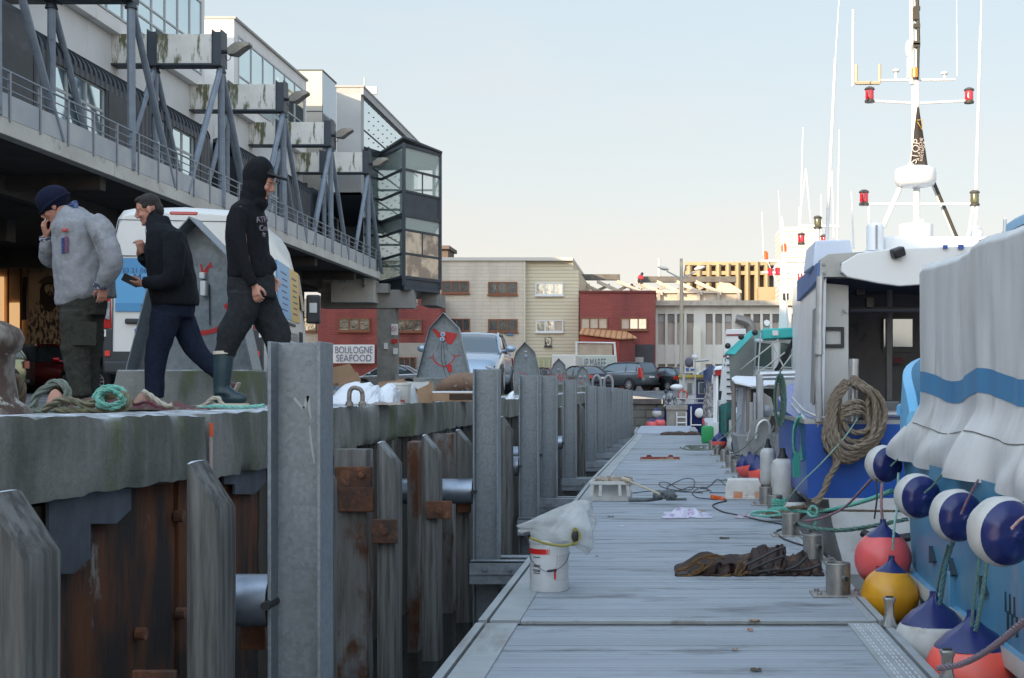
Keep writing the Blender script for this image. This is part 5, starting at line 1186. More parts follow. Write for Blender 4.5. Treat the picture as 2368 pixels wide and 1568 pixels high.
# ---- boat A: light blue, alongside on the right, covered by a grey canvas
A_ = thing('blue_trawler', 'light blue fishing boat at the right edge under a grey canvas cover', 'fishing boat', (3.75, 7, WZ))
def hA(y):
    t = max(0, (y-8.4)/3.6); return 1.95*(1-min(1, t)**5)**.55 if t > 0 else 1.95
q = MB(); rings = []; N = 40
for i in range(N+1):
    y = 2.5+(11.95-2.5)*i/N; h = max(.02, hA(y)); zt = 1.0+.44*max(0, (y-9.9)/2.05); rg = []
    for z, k in ((zt, 1.0), (.75, .985), (.45, .975), (.12, .97), (.10, .985), (.02, .985), (0, .965), (-.35, .93), (-.7, .87), (-1.2, .6)): 
        k2 = k-(1-k)*1.2*max(0, (y-9)/2.8); rg.append(Vector((3.80-h*k2, y, z)))
    rg2 = [Vector((7.60-v.x, v.y, v.z)) for v in rg[::-1]]; rings.append(rg+rg2)
q.loft(rings, closed=False); q.build('hull', blue_hull, A_, smooth=55)
q = MB(); R1 = []
for i in range(N+1):
    y = 2.5+9.3*i/N; h = max(.02, hA(y)); k = .985-(.015)*1.2*max(0, (y-9)/2.8); R1.append([Vector((3.80-h*k-.012, y, .115)), Vector((3.80-h*k-.018, y, .065)), Vector((3.80-h*k-.012, y, .01)), Vector((3.80-h*k+.02, y, .06))])
q.loft(R1); q.build('rubbing_stripe', mat('off white stripe', (.52, .53, .50), .5, c2=(.42, .42, .38), sc=3), A_)
q = MB(); R1 = []
for i in range(N+1):
    y = 10.6+1.3*i/N; h = max(.02, hA(y)); zt = 1.20+.24*max(0, (y-8.6)/3.2); R1.append([Vector((3.80-h+a, y, zt+b)) for a, b in ((-.03, -.04), (-.03, .03), (.02, .05), (.10, .03), (.10, -.04))])
q.loft(R1); q.build('gunwale', mat('bright blue cap rail', (.14, .42, .66), .4), A_)
# rounded stern bulwark above the gunwale
q = MB(); rr = []
for i in range(13):
    y = 9.9+2.0*i/12; h = max(.05, hA(y)); zt = 1.20+.24*max(0, (y-8.6)/3.2); lift = .05+.42*(i/12)**.5
    rr.append([Vector((3.80-h-.004, y, 1.0)), Vector((3.80-h+.0, y, zt)), Vector((3.80-h+.02, y, zt+lift)), Vector((3.80-h+.09, y, zt+lift+.02)), Vector((3.80-h+.12, y, zt))])
q.loft(rr); q.build('bulwark', mat('bright blue cap rail', (.14, .42, .66), .4), A_, smooth=50)
q = MB()
dsm = mat('dark scupper', (.02, .04, .06), .7)
for y in (9.2, 8.55, 7.75): q = MB(); q.prism([(3.8-hA(y)*.977-.02, y-.2, .33), (3.8-hA(y)*.977-.02, y-.06, .42), (3.8-hA(y)*.977-.02, y-.06, .30)], (.03, 0, 0)); q.build('scupper', dsm, A_)
q = MB()
for k in range(6): q.box((3.8-hA(7.1)*.972-.002, 6.95+k*.045, .25+.1*(k % 2)), (.02, .008, .11))
q.build('vent_slots', dsm, A_, smooth=0)
q = MB(); q.prism([(1.93, 8.75, .30), (1.93, 8.45, .34), (1.93, 8.43, .02), (1.93, 8.7, -.02)], (-.07, 0, 0)); q.build('rudder_plate', blue_hull, A_, bevel=.01)
q = MB(); q.bx(2.15, 5.4, 3.2, 9.0, 1.2, 2.40); q.build('wheelhouse', white_gel, A_, smooth=0)
q = MB(); q.prism([P(2308, 552, 9.2), P(2322, 522, 9.2), P(2345, 506, 9.2), P(2500, 503, 9.2), P(2500, 552, 9.2)], (0, -2.2, 0)); q.build('cabin_top', mat('cabin blue', (.06, .24, .40), .35), A_, bevel=.03)
whip(A_, P(2322, 560, 8.9), P(2324, 507, 8.9), .012, .012)
# canvas
def tx(y, z):
    """face of the cover: hangs from posts, flares over the gunwale at the bottom"""
    posts = (9.68, 7.95, 6.3, 4.7, 3.1); d = min(abs(y-p) for p in posts); x = 1.93+.055*math.sin(min(1, d/.85)*PI/2)
    f = max(0, min(1, (1.45-z)/.43)); f = f*f*(3-2*f); x += -.15*f
    big = .022*math.sin(y*4.1+z*3.0+1.2*math.sin(y*1.7))+.012*math.sin(y*9.5-z*6)+.045*mnoise.noise(Vector((y*3.3+z*2, z*3.5-y, 7)))+.045*mnoise.noise(Vector((y*1.6, z*2.2, 1)))
    x += big*(f*1.0+.0)+(.005*math.sin(y*13+mnoise.noise(Vector((y*2, z, 0)))*4)+.016*mnoise.noise(Vector((y*3, z*.8, 2)))+.006*mnoise.noise(Vector((y*14, z*2, 5))))*(1-f)
    return x
def hem(y): return .975+.015*math.sin(y*3.4)+.035*mnoise.noise(Vector((y*1.6, 0, 0)))+.08*max(0, (y-9.6)/.5)
def tfn(u, v):
    y = 9.85-(9.85-2.6)*u; zt = 2.46-.015*abs(math.sin((y-9.68)/1.7*PI)); z = zt+(hem(y)-zt)*v
    yy = y+(.42*max(0, (1.40-z)/.38))*(1-u)**6; x = tx(y, z)
    if v < .03: x += .05*(1-v/.03)
    return Vector((x, yy, z))
q = MB(); q.grid(tfn, 190, 90)
def ttop(u, v):
    y = 9.85-(9.85-2.6)*u; p = tfn(u, 0); return Vector((p.x+v*3.0, y, p.z+.10*math.sin(v*PI)+.02*mnoise.noise(Vector((y*2, v*5, 0)))))
q.grid(ttop, 60, 14)
def tend(u, v): return Vector((1.97+u*3, 9.85+.05*math.sin(u*20)*v+.03*math.sin(u*47)*v, 2.47-v*1.3))
q.grid(tend, 50, 14)
tp = q.build('canvas_cover', tarp_m, A_, smooth=80)
def band(z0, w, mt, nm, off=.004, sag=.14):
    g = MB()
    def fn(u, v):
        y = 9.84-(9.84-2.6)*u; posts = (9.68, 7.95, 6.3, 4.7, 3.1); d = min(abs(y-p) for p in posts); z = z0-sag*.55*(1-math.cos(min(1, d/.85)*PI))/2+(-w)*v+.05*max(0, y-9.68); return Vector((tx(y, z)-off, y, z))
    g.grid(fn, 150, 4); return g.build(nm, mt, tp, smooth=80)
band(1.655, .15, tarp_blue, 'blue_band')
band(1.275, .006, mat('dark stitching', (.12, .11, .10), .9), 'stitched_seam', .004, .09)

# ---- boat B: royal blue stern with open shelter and mast
B_ = thing('blue_white_trawler', 'royal blue and white trawler lying stern on with an open aft shelter and tall mast', 'fishing boat', (3.6, 19, WZ))
q = MB(); Y0 = 15.0
def hullB(y, z, t): 
    return 0
rings = []
for y, dx, zt in ((15.0, 0, 1.115), (15.03, 0, 1.115), (17.5, .0, 1.22), (20, .12, 1.38), (22.5, .55, 1.6), (24.5, 1.25, 1.8), (25.4, 1.9, 1.95)):
    x = 1.66+dx; rg = [Vector((x, y, zt)), Vector((x+.01, y, .80)), Vector((x+.02, y, .26)), Vector((x+.26+dx*.1, y, .245)), Vector((x+.30+dx*.2, y, -.02)), Vector((x+.5+dx*.3, y, -.75))]
    rings.append(rg+[Vector((7.4-v.x, v.y, v.z)) for v in rg[::-1]])
q.loft([r[:3]+r[-3:] for r in rings]); q.build('hull', royal, B_, smooth=30)
q = MB(); q.loft([r[2:10] for r in rings]); q.build('boot_topping', mat('white boot topping', (.62, .63, .64), .4, c2=(.52, .52, .50), sc=3, c3=(.25, .22, .2), sc3=2, lo3=.6, hi3=.75), B_, smooth=30)
q = MB(); q.tube([P(1995, 1232, 14.9), P(2020, 1247, 14.8), P(2070, 1247, 14.8), P(2130, 1238, 14.9)], .05, 8); q.build('swim_fender', black, B_)
q = MB(); q.lathe([(.10, 0), (.10, .02)], P(2021, 1037, 14.97), 20, axis=(0, -1, 0)); po = q.build('porthole', black, B_)
for px_ in (1921,):
    p = P(px_, 1037, 14.99); q = MB(); q.lathe([(.085, 0), (.085, .02)], p, 20, axis=(0, -1, 0)); q.build('porthole', black, B_)
q = MB(); q.bx(1.66, 5.7, 15.02, 15.12, 1.10, 1.16); q.bx(1.64, 1.76, 15, 19.5, 1.12, 1.17); q.build('cap_rail', mat('scuffed grey rail', (.36, .35, .33), .5, .4), B_)
q = MB(); q.bx(1.8, 5.5, 15.1, 20, .95, 1.0); q.build('deck', mat('grey deck paint', (.16, .17, .18), .8), B_)
# shelter walls
q = MB(); q.prism([(1.83, 15.12, 1.15), (1.90, 19.0, 1.2), (2.02, 19.0, 2.82), (1.86, 15.12, 2.82)], (.05, 0, 0)); q.build('side_wall', white_gel, B_, smooth=0)
q = MB(); q.prism([(1.825, 15.6, 1.35), (1.845, 16.1, 1.35), (1.875, 16.1, 2.5), (1.855, 15.6, 2.5)], (-.012, 0, 0)); q.build('side_slot', mat('taupe recess', (.25, .24, .22), .7), B_)
q = MB(); q.prism([(1.80, 15.08, 2.80), (1.99, 19.2, 2.82), (1.99, 19.2, 3.12), (1.80, 15.08, 2.99)], (.09, 0, 0)); q.build('blue_eave', mat('chalky blue paint', (.07, .14, .34), .5, c2=(.10, .18, .38), sc=2), B_)
q = MB(); a = [P(1878, 616, 15.6), P(1886, 556, 15.6), P(1966, 554, 15.6), P(1973, 590, 15.6), P(1973, 616, 15.6)]; q.prism(a, (0, 1.0, 0)); q.build('roof_fin', mat('pale blue white', (.55, .62, .74), .4), B_, bevel=.015)
q = MB(); q.prism([P(1896, 640, 15.05), P(1897, 600, 15.05), P(1915, 588, 15.05), P(2000, 582, 15.05), P(2000, 640, 15.05)], (0, .25, 0)); q.build('corner_bracket', mat('dirty white steel', (.42, .41, .38), .6, c2=(.34, .33, .3), sc=5), B_)
q = MB()
for x, y in ((1905, 612), (1906, 632), (1946, 610), (1947, 630)): q.lathe([(.022, 0), (.015, .02)], P(x, y, 15.05), 8, axis=(0, -1, 0))
q.build('bolts', rail_m, B_)
q = MB(); q.prism([P(1945, 628, 14.85), P(1947, 608, 14.85), P(1984, 586, 14.85), P(2060, 575, 14.85), P(2262, 568, 14.85), P(2262, 652, 14.85), P(2140, 658, 14.85), P(2080, 662, 14.85), P(2030, 655, 14.85), P(1960, 641, 14.85)], (0, .07, 0)); q.build('gantry_board', white_clean, B_, bevel=.012)
q = MB(); q.box(P(2076, 584, 14.8), (.15, .12, .11), rot=(R(10), R(-20), R(15))); q.build('work_lamp', blackp, B_, bevel=.02)
q = MB(); q.box(P(2222, 571, 14.83), (.06, .03, .05)); q.box(P(2186, 571, 14.83), (.05, .03, .04)); q.build('blue_mark', royal, B_)
q = MB(); q.tube([P(1895, 975, 15.0), P(1892, 860, 15.0), P(1896, 640, 15.0)], .045, 10); q.tube([P(1893, 820, 14.95), P(1893, 782, 14.95)], .055, 10); q.build('corner_pole', stainless, B_)
q = MB(); q.prism([P(1903, 985, 15.3), P(1903, 655, 15.3), P(1962, 660, 15.3), P(1962, 985, 15.3)], (0, .05, 0)); q.build('aft_panel', mat('scuffed white panel', (.46, .46, .44), .6, c2=(.38, .38, .37), sc=2, c3=(.14, .13, .12), sc3=3.5, lo3=.63, hi3=.68), B_)
q = MB()
for a, b, c, d in ((1904, 1952, 756, 764), (1904, 1952, 796, 804), (1904, 1910, 764, 796), (1945, 1952, 764, 796)): q.prism([P(a, d, 15.27), P(b, d, 15.27), P(b, c, 15.27), P(a, c, 15.27)], (0, .02, 0))
q.build('black_frame', black, B_)
dkint = mat('shelter interior', (.16, .155, .15), .7, c2=(.11, .11, .11), sc=2, c3=(.05, .05, .05), sc3=2, lo3=.58, hi3=.66)
q = MB(); q.bx(2.05, 5.4, 18.2, 18.3, 1.0, 3.1); q.bx(1.95, 5.5, 15.2, 18.3, 2.85, 2.95); q.bx(5.0, 5.1, 15.2, 18.3, 1.0, 3.0); q.build('bulkhead', dkint, B_)
q = MB(); q.prism([P(2040, 806, 18.15), P(2046, 815, 18.15), P(2108, 815, 18.15), P(2114, 806, 18.15), P(2114, 742, 18.15), P(2106, 732, 18.15), P(2048, 732, 18.15), P(2040, 740, 18.15)], (0, .04, 0)); wb = q.build('cabin_window', mat('dark window rubber', (.08, .09, .085), .5), B_)
q = MB(); q.prism([P(2044, 802, 18.1), P(2080, 802, 18.1), P(2110, 802, 18.1), P(2110, 738, 18.1), P(2044, 738, 18.1)], (0, .02, 0)); q.build('pane', mat('cabin glass with daylight in colour', (.42, .46, .47), .12, .5), wb)  # pale pane colour stands in for daylight seen through the window
q = MB(); q.tube([P(2056, 925, 17.0), P(2056, 670, 17.0)], .05, 8); q.tube([P(1965, 716, 16.5), P(2135, 716, 16.5)], .035, 8); q.build('inner_pipework', mat('dim pipe', (.20, .20, .20), .45, .4), B_)
q = MB(); q.prism([P(2061, 840, 18.0), P(2088, 840, 18.0), P(2088, 826, 18.0), P(2061, 826, 18.0)], (0, .02, 0)); q.build('red_notice', mat('dull red notice', (.16, .03, .035), .6), B_)
q = MB(); q.box(P(1988, 676, 16), (.10, .2, .07)); q.box(P(2010, 700, 16), (.08, .15, .12)); q.build('ceiling_fitting', blackp, B_)
q = MB(); q.box(P(2030, 955, 16.0), (.45, .6, .30)); q.build('deck_box', dkint, B_, bevel=.02)
q = MB(); q.tube([P(1971, 975, 14.98), P(1975, 830, 14.98)], .058, 14); q.tube([P(1975, 958, 15.0), P(2110, 958, 15.4)], .045, 10); q.build('samson_post', stainless, B_)
q = MB(); q.tube([P(1893, 965, 14.98), P(1920, 968, 14.98)], .02, 6); q.tube([P(1832, 935, 16.3), P(1850, 955, 15.9), P(1868, 975, 15.5), P(1893, 985, 15.0)], .022, 6); q.tube([P(1832, 920, 16.5), P(1860, 950, 15.7), P(1893, 965, 15.0)], .018, 6)
q.build('hand_rail', stainless, B_)
# superstructure top, funnel and mast
q = MB(); q.bx(P(1975, 0, 15.5).x, 5.6, 15.35, 19.2, 3.12, P(0, 578, 15.4).z-.02); q.bx(P(2036, 0, 16.5).x, 5.4, 16.2, 19, P(0, 578, 15.4).z-.02, P(0, 553, 16.5).z); q.build('wheelhouse_roof', white_gel, B_, bevel=.02)
q = MB(); q.tube([P(2024, 580, 16.0), P(2024, 526, 16.0), P(2024, 518, 16.0), P(2024, 514, 16.0)], [.108, .108, .09, .04], 16); q.build('exhaust_drum', white_gel, B_)
q = MB(); q.tube([P(2027, 576, 15.88), P(2027, 520, 15.88)], .012, 6); q.build('drum_pipe', rail_m, B_)
ms = 16.6
q = MB(); q.tube([P(2120, 560, ms), P(2120, 240, ms), P(2122, 120, ms), P(2118, -60, ms)], [.045, .04, .028, .024], 10); q.tube([P(2109, 195, ms), P(2107, -60, ms)], [.03, .025], 8); q.tube([P(2113, 372, ms), P(2111, 200, ms)], .022, 8)
q.loft([[P(2124, 0, ms)+Vector((sx*w, sy*w, 0)) + Vector((0, 0, P(0, y, ms).z-P(0, 0, ms).z)) for sx, sy in ((-1, -1), (1, -1), (1, 1), (-1, 1))] for w, y in ((.085, 560), (.05, 508))])
q.tube([P(2106, 378, ms), P(2042, 525, ms)], .032, 8); q.tube([P(2145, 395, ms), P(2215, 558, ms+.3)], .032, 8)
q.build('mast', white_clean, B_)
q = MB(); q.tube([P(2122, 185, ms-.05), P(2124, 90, ms-.05), P(2119, -60, ms-.05)], [.014, .022, .026], 6); q.tube([P(2147, 392, ms-.04), P(2216, 556, ms+.25)], .022, 6)
for y in (20, 60, 100, 105): q.box(P(2120, y, ms-.05), (.08, .06, .05))
q.box(P(2118, 32, ms-.05), (.07, .07, .16)); q.build('cable_run', mat('black taped cable', (.05, .045, .035), .7), B_)
q = MB(); q.tube([P(1978, 192, ms), P(2032, 192, ms), P(2036, 186, ms), P(2208, 184, ms)], .016, 8); q.tube([P(2008, 233, ms), P(2120, 239, ms), P(2244, 233, ms)], .017, 8); q.tube([P(1990, 472, ms), P(2262, 472, ms)], .018, 8); q.tube([P(2009, 470, ms), P(2010, 525, ms)], .018, 6); q.tube([P(2250, 475, ms), P(2238, 556, ms)], .02, 6); q.tube([P(2260, 475, ms), P(2252, 556, ms)], .025, 6)
q.build('crossarm', white_clean, B_)
q = MB()
for x, y in ((1980, 150), (2034, 149)): q.tube([P(x, 192, ms), P(x, y, ms)], .020, 8)
q.tube([P(1978, 192, ms), P(2034, 192, ms)], .024, 6); q.build('aerial_stub', mat('sunlit buff tube', (.45, .36, .24), .5), B_)  # aerial stubs in plain tan
whip(B_, P(1972, 200, ms), P(1973, 22, ms), .018, .016); whip(B_, P(2213, 176, ms), P(2212, -60, ms), .006, .005); whip(B_, P(1912, 556, 15.8), P(1932, 135, 15.8), .022, .018); whip(B_, P(1932, 135, 15.8), P(1944, -60, 15.8), .008, .006)
whip(B_, P(2257, 445, ms), P(2268, 60, ms), .022, .018); whip(B_, P(2268, 75, ms), P(2271, -60, ms), .012, .006); whip(B_, P(1974, 575, 16), P(1969, 443, 16), .012, .008); whip(B_, P(2320, 560, 16), P(2324, 505, 16), .01, .01)
for x, y in ((2072, 160), (2184, 166)):
    q = MB(); q.tube([P(x, 185, ms), P(x, y+6, ms)], .018, 8); q.lathe([(.02, 0), (.045, .015), (.045, .035), (.02, .05)], P(x, y+8, ms), 12); q.build('gps_mushroom', white_clean, B_)
q = MB(); q.tube([P(2102, 180, ms), P(2102, 134, ms)], .026, 8); q.sph(P(2102, 113, ms), (.05, .05, .115), 12, 10); q.build('satellite_aerial', white_clean, B_)
q = MB(); q.lathe([(.045, -.06), (.045, .05), (.03, .065)], P(2115, 168, ms-.08), 12); q.build('amber_lamp', mat('amber beacon', (.75, .26, .01), .2, coat=.5), B_)
for x, y, r_ in ((2011, 219, 1), (2241, 221, 1), (1998, 457, 1), (2254, 458, 0)): navlamp(B_, P(x, y, ms), 1.0, bool(r_))
q = MB(); c = P(2117, 410, ms-.1); q.lathe([(.16, -.12), (.235, -.10), (.262, -.05), (.262, .05), (.25, .10), (.20, .125)], c, 26); q.build('radar_drum', white_gel, B_, smooth=50)
q = MB(); c = P(2118, 540, 18.2); q.lathe([(.22, -.14), (.24, -.1), (.24, .12)], c, 20); q.build('radar_drum', white_gel, B_)
q = MB(); q.sph(P(2254, 540, 17.5), .11); q.build('white_dome', white_gel, B_)
# furled black flag on the mast
q = MB(); rr = []
for t, x0, x1, y in ((0, 2121, 2124, 248), (.2, 2116, 2131, 285), (.5, 2111, 2138, 330), (.85, 2107, 2144, 374), (1, 2128, 2147, 391)):
    p0 = P(x0, y, ms-.06); p1 = P(x1, y, ms-.06); n_ = 12; rg = []
    for k in range(n_): a = 2*PI*k/n_; c = p0.lerp(p1, .5); rg.append(Vector((c.x+(p1.x-p0.x)/2*math.cos(a), c.y+.05*math.sin(a)*(1+.4*math.sin(3*a+t*4)), c.z)))
    rr.append(rg)
q.loft(rr); fl = q.build('furled_flag', mat('black flag cloth', (.035, .028, .026), .8), B_, smooth=60)
fm = mat('flag print', (.52, .45, .40), .8)
for s_, sz, x, y in (('STOP', .13, 2117, 350), ('A LA PÊCHE', .055, 2127, 345), ('ELECTRIQUE', .045, 2134, 350)):
    p = P(x, y, ms-.125); text_obj('flag_text', s_, sz, p, Matrix.Rotation(R(0), 3, 'Z') @ Euler((R(90), 0, 0)).to_matrix() @ Matrix.Rotation(R(80), 3, 'Z'), fm, fl, ext=.001)
q = MB(); q.tube([P(2121, 278, ms-.13), P(2133, 277, ms-.13), P(2132, 300, ms-.13), P(2122, 282, ms-.13)], .006, 4); q.build('gold_mark', mat('gold flag mark', (.55, .34, .03), .6), fl)

# ---- moored boats further along: wheelhouse boats with simple hulls
def small_hull(T, x0, x1, y0, y1, zt, col, name='hull', lower=None):
    q = MB(); rr = []; xm = (x0+x1)/2; hw_ = (x1-x0)/2
    for i in range(9):
        t = i/8; y = y0+(y1-y0)*t; w = hw_*(1-t**4)*(.97 if i == 0 else 1)+.03; z = zt+.35*t**3; ra = [Vector((xm-w, y, z)), Vector((xm-w*.96, y, z*.4+.1)), Vector((xm-w*.80, y, WZ-.2))]
        rr.append(ra+[Vector((2*xm-v.x, v.y, v.z)) for v in ra[::-1]])
    q.loft(rr); return q.build(name, col, T, smooth=50)
turq = mat('turquoise paint', (.03, .40, .38), .4); 
C_b = thing('turquoise_boat', 'white wheelhouse boat with a bright turquoise roof brow catching the sun', 'fishing boat', (2.8, 32, WZ))
d = 31
small_hull(C_b, 1.75, 4.9, 29.5, 39, .75, mat('teal hull', (.02, .22, .22), .4))
q = MB(); q.bx(P(1742, 0, d).x, 4.6, d, d+2.6, .7, P(0, 783, d).z); q.build('wheelhouse', white_gel, C_b, bevel=.06)
for x0, x1 in ((1745, 1786), (1801, 1832)):
    q = MB(); q.prism([P(x0, 848, d-.01), P(x1, 850, d-.01), P(x1, 795, d-.01), P(x0+3, 791, d-.01)], (0, .03, 0)); wo2 = q.build('window', mat('green grey window', (.10, .14, .13), .1, .3), C_b, bevel=.01)
    q = MB()
    for a_, b_ in (((x0, 849), (x1, 851)), ((x1, 851), (x1, 794)), ((x1, 794), (x0+3, 790)), ((x0+3, 790), (x0, 849))): q.tube([P(*a_, d-.03), P(*b_, d-.03)], .022, 5)
    q.build('window_rim', frame_m, wo2)
q = MB(); q.prism([P(1763, 785, d-.15), P(1764, 760, d-.15), P(1850, 757, d-.15), P(1850, 780, d-.15)], (0, 2.8, 0)); q.build('roof_brow', turq, C_b, bevel=.03)
q = MB(); q.box(P(1793, 770, d-.17), (.14, .03, .12)); q.build('white_badge', white_clean, C_b)
q = MB(); q.prism([P(1681, 819, d-1.6), P(1683, 812, d-1.6), P(1735, 765, d-.4), P(1745, 764, d-.4), P(1742, 775, d-.4), P(1700, 820, d-1.6)], (0, 1.4, 0)); q.build('canopy', turq, C_b, bevel=.02)
q = MB(); q.prism([P(1686, 822, d-1.5), P(1742, 780, d-.3), P(1742, 880, d-.3), P(1690, 905, d-1.4)], (0, .06, 0)); q.build('cabin_side', mat('greenish grey panel', (.30, .31, .28), .6, c2=(.24, .25, .23), sc=2), C_b)
q = MB()
for x, y in ((1714, 779), (1683, 800), (1746, 769)): q = MB(); q.sph(P(x, y, d-1.2), (.07, .07, .07), 10, 8); q.build('deck_lamp', blackp, C_b)
q = MB(); q.lathe([(.09, 0), (.07, .08)], P(1773, 748, d), 12, axis=(0, -1, .1)); q.build('searchlight', rim_m, C_b)
for a, b in (((1712, 855), (1800, 785)), ((1710, 895), (1815, 815)), ((1786, 795), (1792, 905)), ((1788, 800), (1812, 848)), ((1759, 770), (1750, 905)), ((1835, 815), (1775, 895))):
    q = MB(); q.tube([P(*a, d-1.0), P(*b, d-1.2)], .018, 5); q.build('stay', mat('pale stay', (.40, .40, .38), .5), C_b)
q = MB(); q.prism([P(1834, 780, d-.6), P(1834, 800, d-.6), P(1800, 875, d-.8), P(1772, 872, d-.8), P(1795, 850, d-.8)], (0, .06, 0)); q.build('dark_sail', mat('black cloth', (.02, .02, .022), .9), C_b)
q = MB(); q.loft([[P(x-w, y, d+1), P(x+w, y, d+1), P(x+w, y, d+1.15), P(x-w, y, d+1.15)] for x, y, w in ((1813, 760, 13), (1812, 700, 9), (1811, 600, 6))]); q.build('mast', white_clean, C_b)
q = MB()
for y, x0, x1 in ((603, 1760, 1868), (630, 1762, 1866), (640, 1800, 1855)): q.tube([P(x0, y, d+1), P(x1, y+2, d+1)], .03, 6)
for a, b in (((1775, 605), (1812, 690)), ((1868, 605), (1815, 690)), ((1775, 630), (1812, 605)), ((1860, 632), (1815, 603))): q.tube([P(*a, d+1), P(*b, d+1)], .014, 4)
q.build('crossarm', white_clean, C_b)
orl = mat('orange beacon', (.75, .12, .02), .3)
for x, y in ((1770, 590), (1813, 572)):
    q = MB(); q.lathe([(.07, -.1), (.065, .06), (.03, .1)], P(x, y, d+1), 10); q.build('beacon', orl, C_b)
for x, y in ((1781, 628), (1798, 627), (1850, 640)): q = MB(); q.lathe([(.06, -.1), (.06, .08)], P(x, y, d+1), 10); q.build('red_lamp', mat('red lantern lens', (.45, .02, .035)), C_b)
whip(C_b, P(1766, 600, d), P(1762, 490, d), .015, .01); whip(C_b, P(1806, 560, d), P(1800, 440, d), .012, .008); whip(C_b, P(1812, 600, d+1), P(1811, 510, d+1), .03, .02); whip(C_b, P(1822, 760, d), P(1808, 500, d), .015, .012)
q = MB(); q.box(P(1817, 686, d+.9), (.14, .1, .16)); q.build('horn', blackp, C_b)

# boat with rails and lamps on a crossarm behind the blue trawler
D_ = thing('aerial_boat', 'boat behind the blue trawler, of which four long aerials and a lamp bar show', 'fishing boat', (4.2, 27, WZ)); d = 26
small_hull(D_, 2.9, 5.6, 25, 33, .8, white_gel)
q = MB(); q.bx(3.0, 5.2, 27, 30, .8, P(0, 640, 27).z); q.build('wheelhouse', white_gel, D_, bevel=.05)
q = MB(); q.tube([P(1846, 522, d), P(1940, 524, d)], .03, 6); q.tube([P(1891, 520, d), P(1891, 640, d)], .05, 6); q.tube([P(1848, 522, d), P(1850, 640, d)], .02, 6); q.tube([P(1936, 524, d), P(1938, 640, d)], .02, 6); q.build('crossarm', white_clean, D_)
for a, b in (((1850, 560), (1857, 295)), ((1848, 520), (1864, 390)), ((1864, 390), (1875, 515)), ((1928, 550), (1924, 395)), ((1937, 522), (1941, 300)), ((1850, 560), (1848, 480)), ((1900, 520), (1898, 450))): whip(D_, P(*a, d), P(*b, d), .018, .012)
navlamp(D_, P(1891, 514, d), 1.3, False); navlamp(D_, P(1853, 552, d), 1.2); navlamp(D_, P(1906, 556, d), 1.2)

# shelter boat nearest on this side of the turquoise one
E_ = thing('shelter_boat', 'small workboat with a snowy white canopy and pale hanging side curtain', 'workboat', (2.4, 29, WZ)); d = 28
small_hull(E_, 1.52, 3.6, 26.6, 33, .55, mat('weathered grey hull', (.30, .31, .31), .6, c2=(.22, .22, .22), sc=2))
snowc = mat('frost whitened canopy', (.72, .74, .78), .7)
q = MB(); q.prism([P(1692, 878, d-.6), P(1700, 888, d-.6), P(1734, 896, d-.6), P(1800, 893, d-.3), P(1800, 884, d+1.6), P(1764, 876, d+1.8), P(1700, 874, d+.8)], (0, 0, .05)); q.build('canopy', snowc, E_, bevel=.02)
q = MB(); q.grid(lambda u, v: Vector((P(1704+25*u+6*v*(u-.4), 890+112*v, d).x, d-.2+.05*math.sin(u*9+v*3), P(0, 890+112*v, d-.2).z)), 14, 14); q.build('side_curtain', mat('grey canvas curtain', (.44, .46, .50), .6, c2=(.36, .38, .42), sc=3, st=(2, 1, .4)), E_)
q = MB(); 
for x in (1697, 1731, 1798): q = MB(); q.tube([P(x, 1000, d-.4), P(x, 888, d-.4)], .05, 6); q.build('canopy_post', mat('brown grey post', (.20, .17, .15), .7), E_)
q = MB(); q.tube([P(1697, 893, d-.4), P(1798, 893, d-.4)], .03, 6); q.build('canopy_rail', mat('brown grey post', (.20, .17, .15), .7), E_)
q = MB(); q.bx(P(1733, 0, d).x, P(1840, 0, d).x, d+.6, d+.7, .3, P(0, 898, d).z); q.build('dim_backboard', mat('dark brown board', (.10, .085, .075), .8, c2=(.07, .06, .05), sc=2), E_)
q = MB(); q.prism([P(1747, 915, d-1), P(1765, 908, d-1), P(1784, 920, d-1), P(1790, 945, d-1), P(1778, 978, d-1), P(1768, 985, d-1), P(1755, 965, d-1)], (0, .18, 0)); hp = q.build('net_hauler', mat('beige hauler plate', (.36, .34, .30), .6, c2=(.30, .28, .25), sc=2), E_, bevel=.02)
q = MB(); q.lathe([(.12, 0), (.12, .03), (.03, .06)], P(1772, 950, d-1.01), 16, axis=(0, -1, 0)); q.build('hub', rail_m, hp)
q = MB(); q.tube([P(1757, 975, d-1.2), P(1757, 866, d-1.2)], .075, 8); q.tube([P(1757, 866, d-1.2), P(1850, 863, d-1.2)], .06, 8); q.tube([P(1757, 874, d-1.2), P(1850, 872, d-1.2)], .05, 8); q.tube([P(1737, 990, d-1.3), P(1737, 930, d-1.3)], .04, 8); q.tube([P(1745, 975, d-1.3), P(1745, 908, d-1.3)], .03, 8); q.build('steel_gantry', stainless, E_)
q = MB(); q.tube(smooth_path([P(1728, 1020, d-1.4), P(1738, 990, d-1.4), P(1752, 975, d-1.4), P(1762, 985, d-1.4), P(1764, 1015, d-1.4)]), .03, 6); q.tube(smooth_path([P(1748, 1015, d-1.6), P(1752, 985, d-1.6), P(1766, 972, d-1.6), P(1778, 980, d-1.6), P(1778, 1005, d-1.6)]), .03, 6); q.build('bow_rail', stainless, E_)
q = MB(); q.prism([P(1730, 1015, d-1.5), P(1740, 975, d-1.5), P(1768, 965, d-1.5), P(1784, 985, d-1.5), P(1786, 1085, d-1.5), P(1750, 1075, d-1.5)], (0, .5, 0)); q.build('grey_board', mat('grey green board', (.25, .26, .25), .8, c2=(.18, .19, .18), sc=3), E_)

